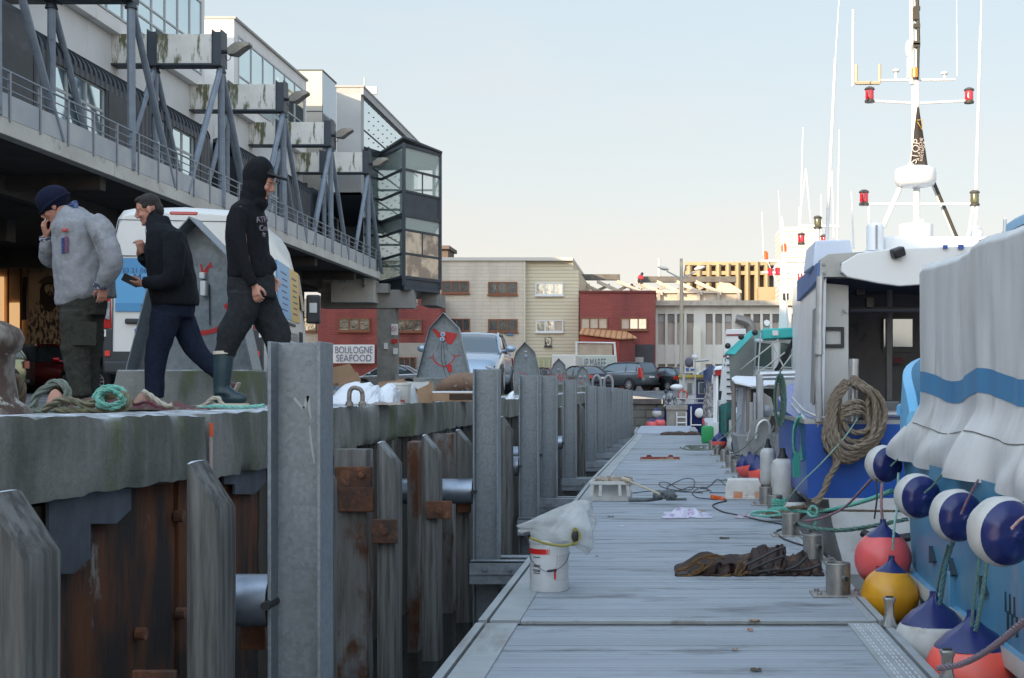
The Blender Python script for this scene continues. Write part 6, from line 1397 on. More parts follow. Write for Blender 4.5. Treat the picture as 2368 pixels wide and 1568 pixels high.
G_ = thing('striped_panel_boat', 'white boat whose tall leaning panel bears a dark red stripe', 'fishing boat', (2.6, 37, WZ)); d = 35
small_hull(G_, 1.6, 4.2, 34, 42, .7, white_gel)
q = MB(); q.prism([P(1664, 905, d), P(1679, 762, d), P(1725, 760, d), P(1729, 900, d)], (0, .25, 0)); q.build('tall_panel', white_clean, G_, bevel=.02)
stripe = mat('dark red stripe', (.25, .04, .06), .5)
q = MB(); q.prism([P(1680, 777, d-.02), P(1679, 773, d-.02), P(1724, 772, d-.02), P(1724, 776, d-.02)], (0, .04, 0)); q.build('red_stripe', stripe, G_)
q = MB(); q.prism([P(1672, 826, d-.02), P(1673, 821, d-.02), P(1695, 820, d-.02), P(1694, 825, d-.02)], (0, .04, 0)); q.build('red_stripe', stripe, G_)
text_obj('panel_logo', 'S', .34, P(1680, 838, d-.03), (R(90), R(12), 0), mat('teal logo', (.03, .20, .32), .5), G_)
q = MB(); q.prism([P(1666, 935, d-.8), P(1681, 822, d-.8), P(1694, 819, d-.8), P(1692, 930, d-.8)], (0, .12, 0)); lm = q.build('slotted_mast', white_gel, G_)
q = MB()
for k in range(7): q.box(P(1686, 828+k*16.4, d-.82), (.13, .05, .035))
q.build('slots', black, lm)
q = MB(); q.grid(lambda u, v: Vector((P(1662+30*u, 0, d-1).x, d-1+.1*math.sin(u*8), P(0, 925+15*(1-u)+75*v, d-1).z)), 12, 10); q.build('green_net', mat('teal net', (.04, .22, .21), .9, c2=(.08, .13, .11), sc=8, bump=.6, bsc=30), G_)

H_ = thing('red_roof_boat', 'small white boat with a bright red cabin roof edge', 'fishing boat', (2.1, 41, WZ)); d = 40
small_hull(H_, 1.35, 3.2, 39, 46, .5, white_gel)
q = MB(); q.bx(P(1655, 0, d).x, P(1661, 0, d).x, d, d+.2, .5, P(0, 868, d).z); q.bx(P(1676, 0, d).x, P(1684, 0, d).x, d, d+.2, .5, P(0, 868, d).z); q.bx(P(1655, 0, d).x, P(1684, 0, d).x, d+1.8, d+1.9, .5, P(0, 868, d).z); q.build('cabin', white_gel, H_)
q = MB(); q.bx(P(1661, 0, d).x, P(1676, 0, d).x, d+.5, d+.6, .5, P(0, 868, d).z); q.build('dark_doorway', black, H_)
q = MB(); q.prism([P(1654, 869, d-.1), P(1655, 855, d-.1), P(1684, 852, d-.1), P(1684, 867, d-.1)], (0, 2, 0)); q.build('red_eave', mat('bright red paint', (.50, .03, .03), .4), H_, bevel=.02)
q = MB(); q.prism([P(1652, 856, d-.2), P(1656, 850, d+.8), P(1684, 846, d+.8), P(1684, 853, d-.2)], (0, 0, .04)); q.build('snowy_roof', snowc, H_)
q = MB(); q.tube([P(1662, 980, d-.6), P(1663, 925, d-.6)], .05, 8); q.build('post', stainless, H_)

# blue and white potting boat across the end
I_ = thing('navy_boat', 'navy and white fishing boat lying at the far end of the pontoon', 'fishing boat', (1.4, 50.5, WZ)); d = 49.5
px = lambda x: P(x, 0, d).x; pzz = lambda y: P(0, y, d).z
navy = mat('navy hull paint', (.012, .022, .11), .4)
q = MB(); q.loft([[Vector((x, y, z)) for y, z in ((d, zt), (d+.1, zt-.8), (d+.5, WZ-.1), (d+2.1, WZ-.1), (d+2.5, zt-.8), (d+2.6, zt))] for x, zt in ((px(1536), .95), (px(1560), .9), (px(1700), 1.0), (px(1760), 1.2))]); q.build('hull', navy, I_, smooth=20)
q = MB(); q.bx(px(1541), px(1588), d-.08, d+.3, pzz(988), pzz(948)); q.bx(px(1540), px(1590), d-.12, d+.35, pzz(948), pzz(936)); q.build('fish_box', mat('grey brown box', (.33, .31, .28), .7, c2=(.25, .23, .2), sc=3), I_, bevel=.01)
q = MB(); 
for x in (1565, 1587): q.tube([P(x, 990, d-.2), P(x, 953, d-.2)], .03, 5)
for y in (965, 978): q.tube([P(1565, y, d-.2), P(1587, y, d-.2)], .03, 5)
for pts in ([(1598, 985), (1598, 940)], [(1598, 983), (1622, 983)]): q.tube([P(*pts[0], d-.1), P(*pts[1], d-.1)], .03, 5)
q.build('white_pipework', white_clean, I_)
q = MB(); q.bx(px(1572), px(1650), d+.8, d+2.4, .9, pzz(873)); q.build('wheelhouse', white_gel, I_, bevel=.03)
q = MB(); q.bx(px(1611), px(1634), d+.76, d+.82, pzz(930), pzz(878)); q.build('navy_door', navy, I_)
for x0, x1 in ((1588, 1603), (1616, 1632)):
    q = MB(); q.bx(px(x0), px(x1), d+.72, d+.78, pzz(912), pzz(883)); fo_ = q.build('window_frame', white_clean, I_, bevel=.02)
    q = MB(); q.bx(px(x0+2), px(x1-2), d+.70, d+.73, pzz(910), pzz(885)); q.build('pane', mat('blue grey cabin glass', (.12, .16, .19), .1, .4), fo_)
q = MB(); q.bx(px(1570), px(1648), d+.5, d+2.5, pzz(873), pzz(866)); q.build('yellow_gutter', mat('mustard trim', (.42, .30, .06), .6), I_)
q = MB(); q.bx(px(1584), px(1618), d+1, d+1.3, pzz(862), pzz(847)); q.build('name_board', white_clean, I_)
q = MB(); q.bx(px(1587), px(1594), d+.97, d+1, pzz(858), pzz(850)); q.bx(px(1598), px(1611), d+.97, d+1, pzz(857), pzz(852)); q.build('board_print', mat('blue print', (.08, .15, .40), .6), I_)
q = MB(); q.loft([[P(x, y, d+z), P(x2, y2, d+z), P(x2, y2, d+z+.5), P(x, y, d+z+.5)] for x, y, x2, y2, z in ((1640, 845, 1652, 845, .2), (1626, 860, 1650, 850, .1), (1628, 895, 1645, 880, .1), (1645, 925, 1652, 910, .2))]); q.build('blue_guard', mat('navy plastic guard', (.02, .035, .10), .5), I_, smooth=60)
q = MB()
for x in (1579, 1582, 1607): q.tube([P(x, 938, d+.3), P(x+1, 865 if x != 1607 else 830, d+.3)], .03, 5)
q.tube([P(1573, 862, d+.4), P(1577, 690+60, d+.4)], .02, 5); q.tube([P(1605, 835, d+.5), P(1640, 832, d+.5)], .05, 5); q.build('mast', frame_m, I_)
q = MB(); q.sph(P(1593, 838, d+.4), (.16, .1, .2), 10, 8); q.build('radar_reflector', mat('slate ball', (.10, .10, .13), .6), I_)
q = MB(); q.sph(P(1607, 826, d+.6), .13, 10, 8); q.tube([P(1607, 822, d+.6), P(1607, 816, d+.6)], .1, 8); q.build('white_dome', white_clean, I_)
q = MB(); q.tube([P(1560, 930, d+.1), P(1560, 922, d+.1), P(1650, 922, d+.1)], .025, 5)
for x in (1565, 1585, 1612, 1630): q.tube([P(x, 940, d+.1), P(x, 922, d+.1)], .02, 5)
q.build('guard_rail', frame_m, I_)
q = MB(); q.lathe([(.16, -.04), (.21, 0), (.16, .04)], P(1579, 914, d+.2), 14, axis=(.2, -1, 0), caps=False); q.build('lifebuoy', mat('lifebuoy red', (.55, .08, .05), .5), I_)
q = MB(); q.sph(P(1565, 896, d+.2), (.26, .2, .13), 10, 8); q.build('raft_canister', white_gel, I_)
q = MB(); q.sph(P(1617, 955, d-.12), (.17, .06, .19), 12, 8, rot=(0, .4, 0)); q.build('round_emblem', white_clean, I_)
q = MB(); q.bx(px(1548), px(1575), d+.7, d+1.6, .9, pzz(925)); q.build('fore_box', white_gel, I_)
q = MB()
for k, (x, y) in enumerate(((1540, 905), (1545, 912), (1536, 920), (1552, 918), (1549, 925), (1560, 927), (1541, 930), (1556, 936), (1538, 940))): q.sph(P(x, y, d+.0), (.07, .06, .16 if k % 2 else .09), 8, 6)
q.build('pot_markers', mat('mixed dark gear', (.05, .06, .08), .7, c2=(.35, .37, .38), sc=5, lo=.48, hi=.52), I_)
wn = thing('hanging_net', 'pale speckled net heap hanging between the navy boat and the red roofed boat', 'net', P(1645, 975, 43)); q = MB()
q.grid(lambda u, v: P(1632+24*u-8*v*(1-u)+2*math.sin(v*8), 880+18*u*u+100*v, 43-.3*math.sin(u*PI)), 16, 24); q.build('netting', mat('pale net', (.40, .38, .36), .95, c2=(.16, .14, .15), sc=9, lo=.45, hi=.55, bump=1, bsc=25), wn)
# ---------------------------------------------------------------- inflatable buoys
def buoy(c, r, body_m, label, axis=(0, 0, 1), group='inflatable fender buoys', cap=.42, cat='buoy', cap_m=None, stretch=1.0, n=28, neck=1.0):
    c = Vector(c); ax = Vector(axis).normalized(); T = thing('fender_buoy', label, cat, c-Vector((0, 0, r)), group=group)
    prof = []
    for k in range(19):
        a = -PI/2+PI*.78*k/18; prof.append((max(.012, r*math.cos(a)), r*math.sin(a)*stretch))
    a_end = -PI/2+PI*.78; re_, ze = r*math.cos(a_end), r*math.sin(a_end)*stretch
    for t in (.2, .4, .6, .8, 1.0): prof.append((re_*(1-t)**1.6+r*.10+(.0), ze+r*.50*t*neck))
    prof.append((r*.10, ze+r*.62*neck)); prof.append((r*.02, ze+r*.63*neck))
    def split(z0): 
        lo = [p for p in prof if p[1] <= z0]; hi = [p for p in prof if p[1] > z0]
        for (ra, za), (rb, zb) in zip(prof, prof[1:]):
            if za <= z0 < zb: t = (z0-za)/(zb-za); m_ = (ra+(rb-ra)*t, z0); return lo+[m_], [m_]+hi
        return lo, hi
    lo, hi = split(cap*r)
    q = MB(); q.lathe(lo, c, n, axis=ax); q.build('bladder', body_m, T, smooth=60)
    for v in T.children[-1].data.vertices: v.co += v.normal*r*.03*mnoise.noise(v.co*2.2/r+c)
    # puckered cap: radial creases close to the neck
    q = MB(); Q = Vector((0, 0, 1)).rotation_difference(ax); rings = []
    for (rr, z) in hi:
        cr_ = max(0, (z-cap*r)/r); rings.append([c+Q @ Vector((rr*(1.006+.10*cr_*math.sin(9*a_)+.05*cr_*math.sin(5*a_+1))*math.cos(a_), rr*(1.006+.10*cr_*math.sin(9*a_)+.05*cr_*math.sin(5*a_+1))*math.sin(a_), z)) for a_ in [2*PI*k/36 for k in range(36)]])
    q.loft(rings); q.build('moulded_cap', cap_m or navy_buoy, T, smooth=60)
    return T
G1 = 'navy and white buoys lashed along the light blue hull'
def hullb(px, py, dia, Y, label, ax): buoy(P(px, py, Y), dia/2*Y/F, white_buoy, label, axis=ax, group=G1, cap=.38, stretch=.95, neck=.3)
hullb(2043, 1073, 88, 10.35, 'smallest navy capped white buoy, by the blue bulwark above the coiled rope tail', (.42, -.90, -.04))
hullb(2120, 1147, 106, 8.8, 'second navy capped white buoy from the left along the light blue hull', (.28, -.95, -.05))
hullb(2210, 1192, 124, 7.65, 'third navy capped white buoy from the left along the light blue hull', (.28, -.95, -.05))
hullb(2317, 1228, 164, 5.95, 'biggest navy capped white buoy, at the right edge below the canvas', (.30, -.95, -.05))
buoy(P(2042, 1292, 10.1), .222, pink_buoy, 'faded red buoy lettered in marker behind the amber buoy', cap=.80)
buoy(P(2058, 1378, 9.5), .212, yellow_buoy, 'amber yellow buoy pinched between the pontoon edge and the light blue hull', cap=.86, axis=(.04, -.02, 1))
buoy(P(2157, 1492, 8.1), .242, white_buoy, 'large grubby white buoy with a navy cap hanging below the hull stripe', cap=.56, axis=(.02, 0, 1))
buoy(P(2247, 1560, 7.3), .262, orange_buoy, 'large fluorescent orange buoy in the bottom right corner', cap=.60, axis=(.0, 0, 1))
# marker lettering on the faded red buoy
mk = bpy.data.objects
lt = [o for o in SC.objects if o.name.startswith('fender_buoy') and 'lettered' in o['label']][0]
for i, (s_, px_) in enumerate((('P', 2012), ('R', 2020), ('N', 2028), ('E', 2048), ('N', 2054))):
    if i == 0: continue
    pc_ = P(2042, 1292, 10.1); p = P(px_, 1308, 10.1); dx = p.x-pc_.x; dy = -math.sqrt(max(0, .222**2-dx*dx-(p.z-pc_.z)**2))-.003
    text_obj('marker_letter', s_, .065, (p.x, pc_.y+dy, p.z), (R(90), 0, math.asin(max(-1, min(1, dx/.222)))*.8), mat('marker ink', (.12, .01, .02), .6), lt, ext=.0005, sx=.8)
G2 = 'orange and navy buoys piled by the bollards'
for (px_, py_, r_, Y, m_, L) in ((1726, 1082, .17, 21.3, pink_buoy, 'rear orange buoy of the pile of three beside the bollards'), (1744, 1080, .19, 20.7, orange_buoy, 'middle orange buoy of the pile of three beside the bollards'), (1762, 1092, .21, 19.8, orange_buoy, 'front and biggest orange buoy of the pile of three beside the bollards')):
    buoy(P(px_, py_, Y), r_, m_, L, group=G2, cap=.45, axis=(-.35, -.1, 1), n=20)
buoy(P(1664, 1022, 32), .19, orange_buoy, 'small bright orange buoy with navy cap near the green canister', group=G2, cap=.1, n=18)
buoy(P(1700, 1027, 29), .19, white_buoy, 'small navy and white buoy beside the dock bollards beyond the orange pile', axis=(.8, -.6, 0), group=G1, cap=.1, n=18)
buoy(P(1640, 975, 43), .24, pink_buoy, 'faded red buoy above the green canister', group='faded red buoys at the far end', cap=.5, n=16)
buoy(P(1508, 985, 48.3), .24, pink_buoy, 'leftmost of the two red buoys at the far end of the pontoon', group='faded red buoys at the far end', cap=.7, n=16)
buoy(P(1526, 980, 48.3), .22, pink_buoy, 'right one of the two red buoys at the far end of the pontoon', group='faded red buoys at the far end', cap=.7, n=16)
buoy(P(1519, 957, 48.9), .19, white_buoy, 'small white buoy hanging above the two far red buoys', group='faded red buoys at the far end', cap=.6, n=14)
buoy(P(1681, 985, 37), .17, navy_buoy, 'small all navy buoy beside the teal net', group=G2, n=14)
# long cylinder fenders on the royal blue boat
def cylf(c, r, h, label, m_=white_buoy):
    c = Vector(c); T = thing('cylinder_fender', label, 'fender', c, group='long white cylinder fenders')
    q = MB(); q.lathe([(r*.5, 0), (r*.85, .03), (r, .08), (r, h-.08), (r*.85, h-.03), (r*.5, h)], c, 18); q.build('body', m_, T, smooth=50)
    q = MB(); q.lathe([(r*.5, h), (r*.28, h+.06), (r*.22, h+.13), (r*.1, h+.14)], c, 12); q.lathe([(r*.1, -.08), (r*.35, -.04), (r*.5, 0)], c, 12); q.build('end_boss', black, T)
cylf(P(1810, 1180, 17.0), .155, .68, 'tall white cylinder fender hanging by the royal blue hull')
cylf(P(1776, 1125, 19.5), .12, .58, 'white cylinder fender just behind the tall one by the royal blue hull')
buoy(P(1834, 1178, 15.6)+Vector((.03, 0, .02)), .15, white_buoy, 'squat white fender with a black neck below the tall cylinder fender', group='long white cylinder fenders', cap=.5, cap_m=black, n=18)

# ---------------------------------------------------------------- ropes
def rope(name, label, pts, r, mt, cat='rope', k=6, strands=3, group=None, loops=None):
    q = rope_mb(pts, r, k, strands)
    return single(q, name, mt, label, cat, group)
# hanging lanyards
rg = 'lanyards holding the fender buoys'
rope('lanyard', 'green lanyard between the amber buoy and the hull rail', [P(2064, 1272, 9.4), P(2068, 1220, 9.4), P(2075, 1170, 9.6), P(2078, 1095, 10)], .011, mat('pale green rope', (.24, .38, .33), .9), group=rg)
rope('lanyard', 'grey and red lanyard holding the faded red buoy', [P(2043, 1222, 10.1), P(2038, 1170, 10.1), P(2040, 1118, 10.2)], .014, mat('grey red rope', (.24, .22, .22), .9, c2=(.3, .12, .12), sc=30), group=rg)
rope('lanyard', 'black line beside the lanyard of the faded red buoy', [P(2022, 1200, 10.2), P(2028, 1150, 10.2), P(2026, 1105, 10.3)], .007, cable_m, strands=1, group=rg)
rope('lanyard', 'teal lanyard tied to the large grubby white buoy', [P(2166, 1420, 8.1), P(2178, 1370, 8.0), P(2186, 1310, 7.9), P(2204, 1252, 7.8)], .016, mat('teal rope', (.05, .20, .27), .9, c2=(.12, .2, .18), sc=30), group=rg)
rope('lanyard', 'thin dark line beside the teal lanyard', [P(2163, 1400, 8.15), P(2172, 1340, 8.0), P(2192, 1260, 7.8)], .008, green_dk, group=rg)
rope('lanyard', 'left green lanyard of the large orange buoy', [P(2246, 1490, 7.3), P(2249, 1420, 7.2), P(2262, 1320, 7.0), P(2268, 1265, 6.9)], .010, mat('sea green rope', (.10, .26, .25), .9, c2=(.2, .33, .3), sc=30), group=rg)
rope('lanyard', 'right green lanyard of the large orange buoy', [P(2247, 1488, 7.3), P(2262, 1430, 7.15), P(2277, 1340, 7.0), P(2284, 1280, 6.9)], .013, mat('sea green rope', (.10, .26, .25), .9), group=rg)
for i, (a, b, c_, L) in enumerate((((2060, 1078), (2072, 1066), (2092, 1048), 'green knot line on the smallest navy capped buoy'), ((2138, 1140), (2160, 1120), (2180, 1095), 'dark line from the second navy capped buoy'), ((2222, 1190), (2240, 1150), (2262, 1110), 'blue red line from the third navy capped buoy'), ((2340, 1222), (2356, 1205), (2376, 1190), 'red and white line on the biggest navy capped buoy'))):
    Y = (9.9, 8.45, 7.4, 5.7)[i]; rope('lanyard', L, [P(*a, Y-.08), P(*b, Y), P(*c_, Y+.1)], .008, (green_dk, green_dk, mat('blue red rope', (.10, .12, .2), .9, c2=(.2, .07, .06), sc=25), mat('red white rope', (.42, .15, .14), .9, c2=(.5, .45, .42), sc=20))[i], group=rg)
# mooring lines
ml = 'mooring lines from the bollards to the boats'
rope('mooring_line', 'bright green mooring rope from its wrapped bollard to the light blue boat', [P(1806, 1178, 15.5), P(1840, 1182, 15.3), P(1888, 1183, 15.0), P(1950, 1172, 14.0), P(2010, 1155, 12.5), P(2062, 1135, 10.6)], .022, green_rope, group=ml)
rope('mooring_line', 'purplish thin mooring rope rising to the light blue boat', [P(1860, 1205, 13.5), P(1900, 1198, 13.2), P(1950, 1175, 12.5), P(1995, 1130, 11.5), P(2045, 1075, 10.5)], .013, mat('plum rope', (.19, .09, .13), .9, c2=(.28, .18, .2), sc=30), group=ml)
rope('mooring_line', 'thick dark green mooring rope from the third bollard to the blue trawlers', [P(1846, 1212, 13.4), P(1885, 1222, 13.2), P(1945, 1226, 13), P(2010, 1218, 13), P(2100, 1200, 13)], .024, green_dk, group=ml)
rope('mooring_line', 'brownish mooring rope lying level above the dark green one', [P(1790, 1165, 16), P(1850, 1175, 15.5), P(1940, 1180, 14.4), P(2092, 1182, 13.6)], .014, brown_rope, group=ml)
rope('mooring_line', 'thin green line slanting up to the tall stainless post', [P(1813, 1168, 15.3), P(1850, 1120, 15), P(1900, 1070, 14.8), P(1950, 1015, 14.7), P(1985, 965, 14.7)], .009, mat('pale green rope', (.24, .38, .33), .9), group=ml)
rope('mooring_line', 'grey blue mooring rope from the nearest small cleat out of the picture', [P(2170, 1545, 6.6), P(2225, 1535, 6.3), P(2290, 1500, 5.8), P(2368, 1437, 5.2), P(2440, 1370, 4.8)], .017, mat('grey blue braid', (.15, .16, .19), .9, c2=(.25, .14, .16), sc=40), group=ml)
q = MB()
for k in range(5): rope_mb([P(1803, 1178, 15.7)+Vector((.12*math.cos(a*PI/4), .12*math.sin(a*PI/4), .03*k+.01*math.sin(a+k))) for a in range(9)], .02, 2, 3, mb=q)
for k in range(4): rope_mb([P(1800+22*math.cos(a*PI/5+k)+k*3, 1181+4*math.sin(a*PI/5+k)+2*math.sin(3*a+k), 15.3) for a in range(10)], .02, 3, 3, mb=q)
single(q, 'rope_turns', green_rope, 'bright green rope wound round the fourth bollard', 'rope')
q = MB()
for k in range(3): rope_mb([P(1770+34*math.cos(a*PI/6)+6*k, 1187+6*math.sin(a*PI/6)+k, 14.6+.2*k) for a in range(13)], .014, 3, 3, mb=q)
rope_mb([P(1880, 1185, 15), P(1888, 1195, 15), P(1884, 1215, 15)], .018, 4, 3, mb=q); rope_mb([P(1870, 1180, 15), P(1880, 1170, 15), P(1892, 1182, 14.9), P(1880, 1195, 14.9), P(1868, 1186, 15)], .018, 4, 3, mb=q)
single(q, 'rope_tail', mat('mint rope', (.13, .36, .30), .9, c2=(.2, .42, .36), sc=30), 'loose mint green rope tail lying left of the fourth bollard', 'rope')
q = MB()
for k in range(3): rope_mb([P(1800+28*math.cos(a*PI/5)+k*4, 1190+6*math.sin(a*PI/5), 15.0-.1*k) for a in range(10)], .02, 3, 3, mb=q)
rope_mb([P(1780, 1180, 15.4), P(1860, 1172, 15.2), P(1890, 1182, 15), P(1935, 1182, 14.6)], .022, 4, 3, mb=q)
single(q, 'brown_rope_coil', brown_rope, 'brown rope turned under the bright green rope', 'rope')
# big manila coil hung on the stainless post
q = MB(); Yc = 14.82
loops = [((1905, 1010), (1960, 1064), (2044, 985)), ((1915, 1000), (1962, 1056), (2034, 980)), ((1923, 990), (1968, 1048), (2048, 960)), ((1930, 985), (1975, 1035), (2022, 975)), ((1912, 975), (1952, 1068), (2018, 1010)), ((1938, 975), (1985, 1022), (2010, 960)), ((1920, 965), (1945, 1045), (2036, 1000)), ((1945, 960), (1990, 1000), (2004, 950))]
for i, (l, b, r_) in enumerate(loops):
    t = (1970-4*(i % 3), 876+5*(i % 4)); y = Yc-.035*(i % 4)+.01*i
    rope_mb([P(t[0]-10, t[1]+4, y-.06), P((t[0]+l[0])/2-14, (t[1]+l[1])/2-10, y), P(l[0], l[1], y), P((l[0]+b[0])/2-6, (l[1]+b[1])/2+14, y-.03), P(b[0], b[1], y-.05), P((b[0]+r_[0])/2+12, (b[1]+r_[1])/2+12, y-.03), P(r_[0], r_[1], y), P((t[0]+r_[0])/2+22, (t[1]+r_[1])/2-14, y), P(t[0]+16, t[1]+5, y-.05), P(t[0]+3, t[1]-3, y-.08)], .033, 5, 3, mb=q)
for yy in (935, 948, 960): rope_mb([P(1948, yy+8, Yc-.1), P(1965, yy-4, Yc-.16), P(1990, yy-6, Yc-.15), P(1998, yy+6, Yc-.05)], .03, 4, 3, mb=q)
rope_mb([P(1922, 1040, Yc), P(1932, 1060, Yc), P(1928, 1085, Yc), P(1912, 1110, Yc), P(1902, 1140, Yc), P(1880, 1163, Yc)], .034, 5, 3, mb=q)
rope_mb([P(1930, 1050, Yc), P(1938, 1070, Yc-.05), P(1920, 1100, Yc-.05), P(1906, 1135, Yc-.05), P(1888, 1166, Yc-.05)], .032, 5, 3, mb=q)
single(q, 'rope_coil', tan_rope, 'big coil of thick tan rope hung on the stainless post of the royal blue boat', 'rope coil')
# green hanks on the bow of the royal blue boat
for L, cx, cy, w, h, Y, mt in (('hank of green rope hanging in loops from the white side wall', 1800, 925, 14, 60, 17.5, green_dk), ('green rope loop hanging down the royal blue hull side', 1845, 1015, 16, 50, 15.6, green_rope)):
    q = MB()
    for k in range(5): rope_mb([P(cx+w*math.cos(a*PI/5)*(.5+.12*k)+k, cy+h*math.sin(a*PI/5)*(.7+.08*k), Y-.03*k) for a in range(11)], .013, 3, 3, mb=q)
    rope_mb([P(cx, cy-h*.8, Y), P(cx+6, cy-h*1.2, Y)], .012, 2, 3, mb=q)
    single(q, 'rope_hank', mt, L, 'rope')
q = MB()
for k in range(26): a = random.uniform(-1, 1); q.tube([P(1840+a*2, 1045, 15.4), P(1840+a*9, 1068, 15.4), P(1842+a*11+random.uniform(-1, 1), 1100+random.uniform(-6, 6), 15.4)], .006, 3)
single(q, 'frayed_rope_end', mat('frayed green', (.05, .30, .24), .95), 'frayed bright green rope tassel hanging on the royal blue hull', 'rope')
q = MB()
for (a, b, c_) in (((1728, 1090), (1760, 1040), (1790, 985)), ((1700, 1080), (1720, 1062), (1775, 1020)), ((1745, 1100), (1780, 1060), (1795, 1000)), ((1690, 1050), (1720, 1030), (1760, 990)), ((1660, 1020), (1690, 990), (1712, 960)), ((1700, 1052), (1730, 1050), (1752, 1045))): rope_mb([P(*a, 22), P(b[0], b[1]+6, 22.5), P(*c_, 23)], .013, 4, 3, mb=q)
single(q, 'mooring_tangle', grey_rope, 'tangle of grey lines running from the middle bollards to the boats', 'rope')
q = MB()
for k in range(7): rope_mb([P(1722+14*math.cos(a*PI/4+k)+k, 1090+10*math.sin(a*PI/4+k*2), 21.6) for a in range(9)], .014, 3, 3, mb=q)
rope_mb([P(1640, 1115, 21.5), P(1660, 1113, 21.5), P(1700, 1108, 21.5)], .02, 3, 3, mb=q)
single(q, 'rope_pile', green_dk, 'dark green rope wound on the bollards by the orange buoys', 'rope')
q = MB()
for k in range(5): rope_mb([P(1600+18*math.cos(a*PI/4)+k*4, 1037+5*math.sin(a*PI/4+k)-2, 29.5+.1*k) for a in range(9)], .014, 3, 3, mb=q)
rope_mb([P(1572, 1034, 29.5), P(1590, 1040, 29.5), P(1640, 1040, 29.5), P(1660, 1034, 29.5)], .016, 3, 3, mb=q)
single(q, 'deck_rope', grey_rope, 'small heap of green grey rope on the deck left of the far bollards', 'rope')
q = MB()
rope_mb([P(1658, 1040, 30), P(1660, 1060, 30), P(1654, 1068, 30), P(1640, 1072, 30)], .022, 4, 3, mb=q); single(q, 'hanging_rope', green_rope, 'short green rope hanging from a middle bollard', 'rope')
# far net on the ramp
q = MB()
for k in range(30): x = random.uniform(1540, 1610); q.sph(P(x, 1004+random.uniform(-1, 1), 42.4), (.22, .1, random.uniform(.04, .09)), 7, 5)
rope_mb([P(1480, 1008, 42.3), P(1540, 1007, 42.3), P(1620, 1008, 42.3)], .02, 3, 2, mb=q)
single(q, 'far_net', brown_net, 'low strip of dark net lying across the foot of the far ramp', 'net')

# ---------------------------------------------------------------- things on the pontoon
# paint bucket with bag
Y = 9.72; c = P(1267, 1366, Y); bx_, by_ = c.x, Y+.13
bw = mat('white bucket plastic', (.62, .63, .64), .4, c2=(.52, .53, .53), sc=5, c3=(.35, .33, .30), sc3=7, lo3=.63, hi3=.7)
T = thing('paint_bucket', 'white paint bucket with red band and wire handle standing on the left of the deck', 'bucket', (bx_, by_, 0))
q = MB(); q.lathe([(.142, .0), (.146, .01), (.150, .36), (.155, .362), (.155, .385), (.148, .39), (.144, .37), (.135, .05), (.02, .04)], (bx_, by_, .002), 40); q.build('tub', bw, T, smooth=40)
def arcband(z0, z1, a0, a1, mt, nm, r=.1515, n=20):
    g = MB(); g.grid(lambda u, v: Vector((bx_+r*math.sin(R(a0+(a1-a0)*u)), by_-r*math.cos(R(a0+(a1-a0)*u)), z0+(z1-z0)*v)), n, 1); return g.build(nm, mt, T)
arcband(.285, .325, -80, 5, mat('label red', (.55, .02, .02), .4), 'red_band')
arcband(.10, .18, 18, 24, mat('label red', (.55, .02, .02), .4), 'red_band')
dk_ = mat('label print', (.05, .05, .055), .5)
for z in (.26, .20, .19, .165, .155, .14): arcband(z, z+.006, -48, -22, dk_, 'label_lines', .1512, 8)
arcband(.09, .28, 24, 70, mat('label grey', (.46, .46, .47), .5), 'grey_label', .1505)
for k in range(5): arcband(.25-k*.03, .252-k*.03, 28, 66, white_clean, 'label_lines', .1516, 10)
q = MB()
for k in range(9): 
    a = R(-2+k*4+random.uniform(-1, 1)); h = random.uniform(.03, .12); q.tube([(bx_+.1525*math.sin(a), by_-.1525*math.cos(a), .33), (bx_+.152*math.sin(a+.02), by_-.152*math.cos(a+.02), .33-h)], .002, 4)
q.build('drips', white_clean, T)
q = MB(); hp_ = [Vector((bx_-.152, by_, .30)), Vector((bx_-.12, by_-.12, .235)), Vector((bx_-.02, by_-.185, .17)), Vector((bx_+.06, by_-.175, .175)), Vector((bx_+.13, by_-.10, .22)), Vector((bx_+.155, by_, .29))]; sp_ = smooth_path(hp_, 6); q.tube(sp_, .0022, 5); q.build('wire_handle', black, T)
q = MB(); q.tube([Vector((bx_-.0, by_-.187, .168)), Vector((bx_+.07, by_-.178, .174))], .009, 8); q.build('handle_grip', black, T)
# crumpled translucent bag lying over the bucket
film = mat('cloudy polythene', (.60, .62, .61), .28, c2=(.42, .44, .44), sc=7, alpha=.62, bump=.6, bsc=18)
film.node_tree.nodes['Principled BSDF'].inputs['Alpha'].default_value = .5
T = thing('plastic_bag', 'cloudy polythene bag holding a yellow hose, lying over the paint bucket', 'plastic bag', (bx_, by_, .38))
outl = [((1203, 1222), 14), ((1222, 1222), 24), ((1255, 1222), 44), ((1285, 1218), 62), ((1315, 1215), 82), ((1340, 1217), 96), ((1358, 1222), 96), ((1369, 1226), 80)]
q = MB(); rr = []
for i, ((x, y), h) in enumerate(outl):
    c = P(x, y, Y); hh = h*Y/F*.62; rg = []
    for k in range(28):
        a = 2*PI*k/28; wob = 1+.13*math.sin(3*a+i*.9)+.09*math.sin(7*a-i*1.3)+.12*mnoise.noise(Vector((math.cos(a)*2, math.sin(a)*2, i*.7)))
        rg.append(Vector((c.x+.03*math.sin(a*2+i)+.02*mnoise.noise(Vector((a, i, 3))), c.y+.02+hh*.62*math.cos(a)*wob, c.z+hh*math.sin(a)*wob)))
    rr.append(rg)
rr.append([rr[-1][k].lerp(P(1362, 1226, Y+.02), .25) for k in range(28)])
q.loft(rr, caps=False); q.build('film', film, T, smooth=60, sub=1)
q = MB()
for k in range(4): q.tube([P(1330+9*math.cos(a*PI/8)+3*k*.4, 1240+(19-k*2)*math.sin(a*PI/8), Y-.12-.0*k) for a in range(17)], .0035, 6)
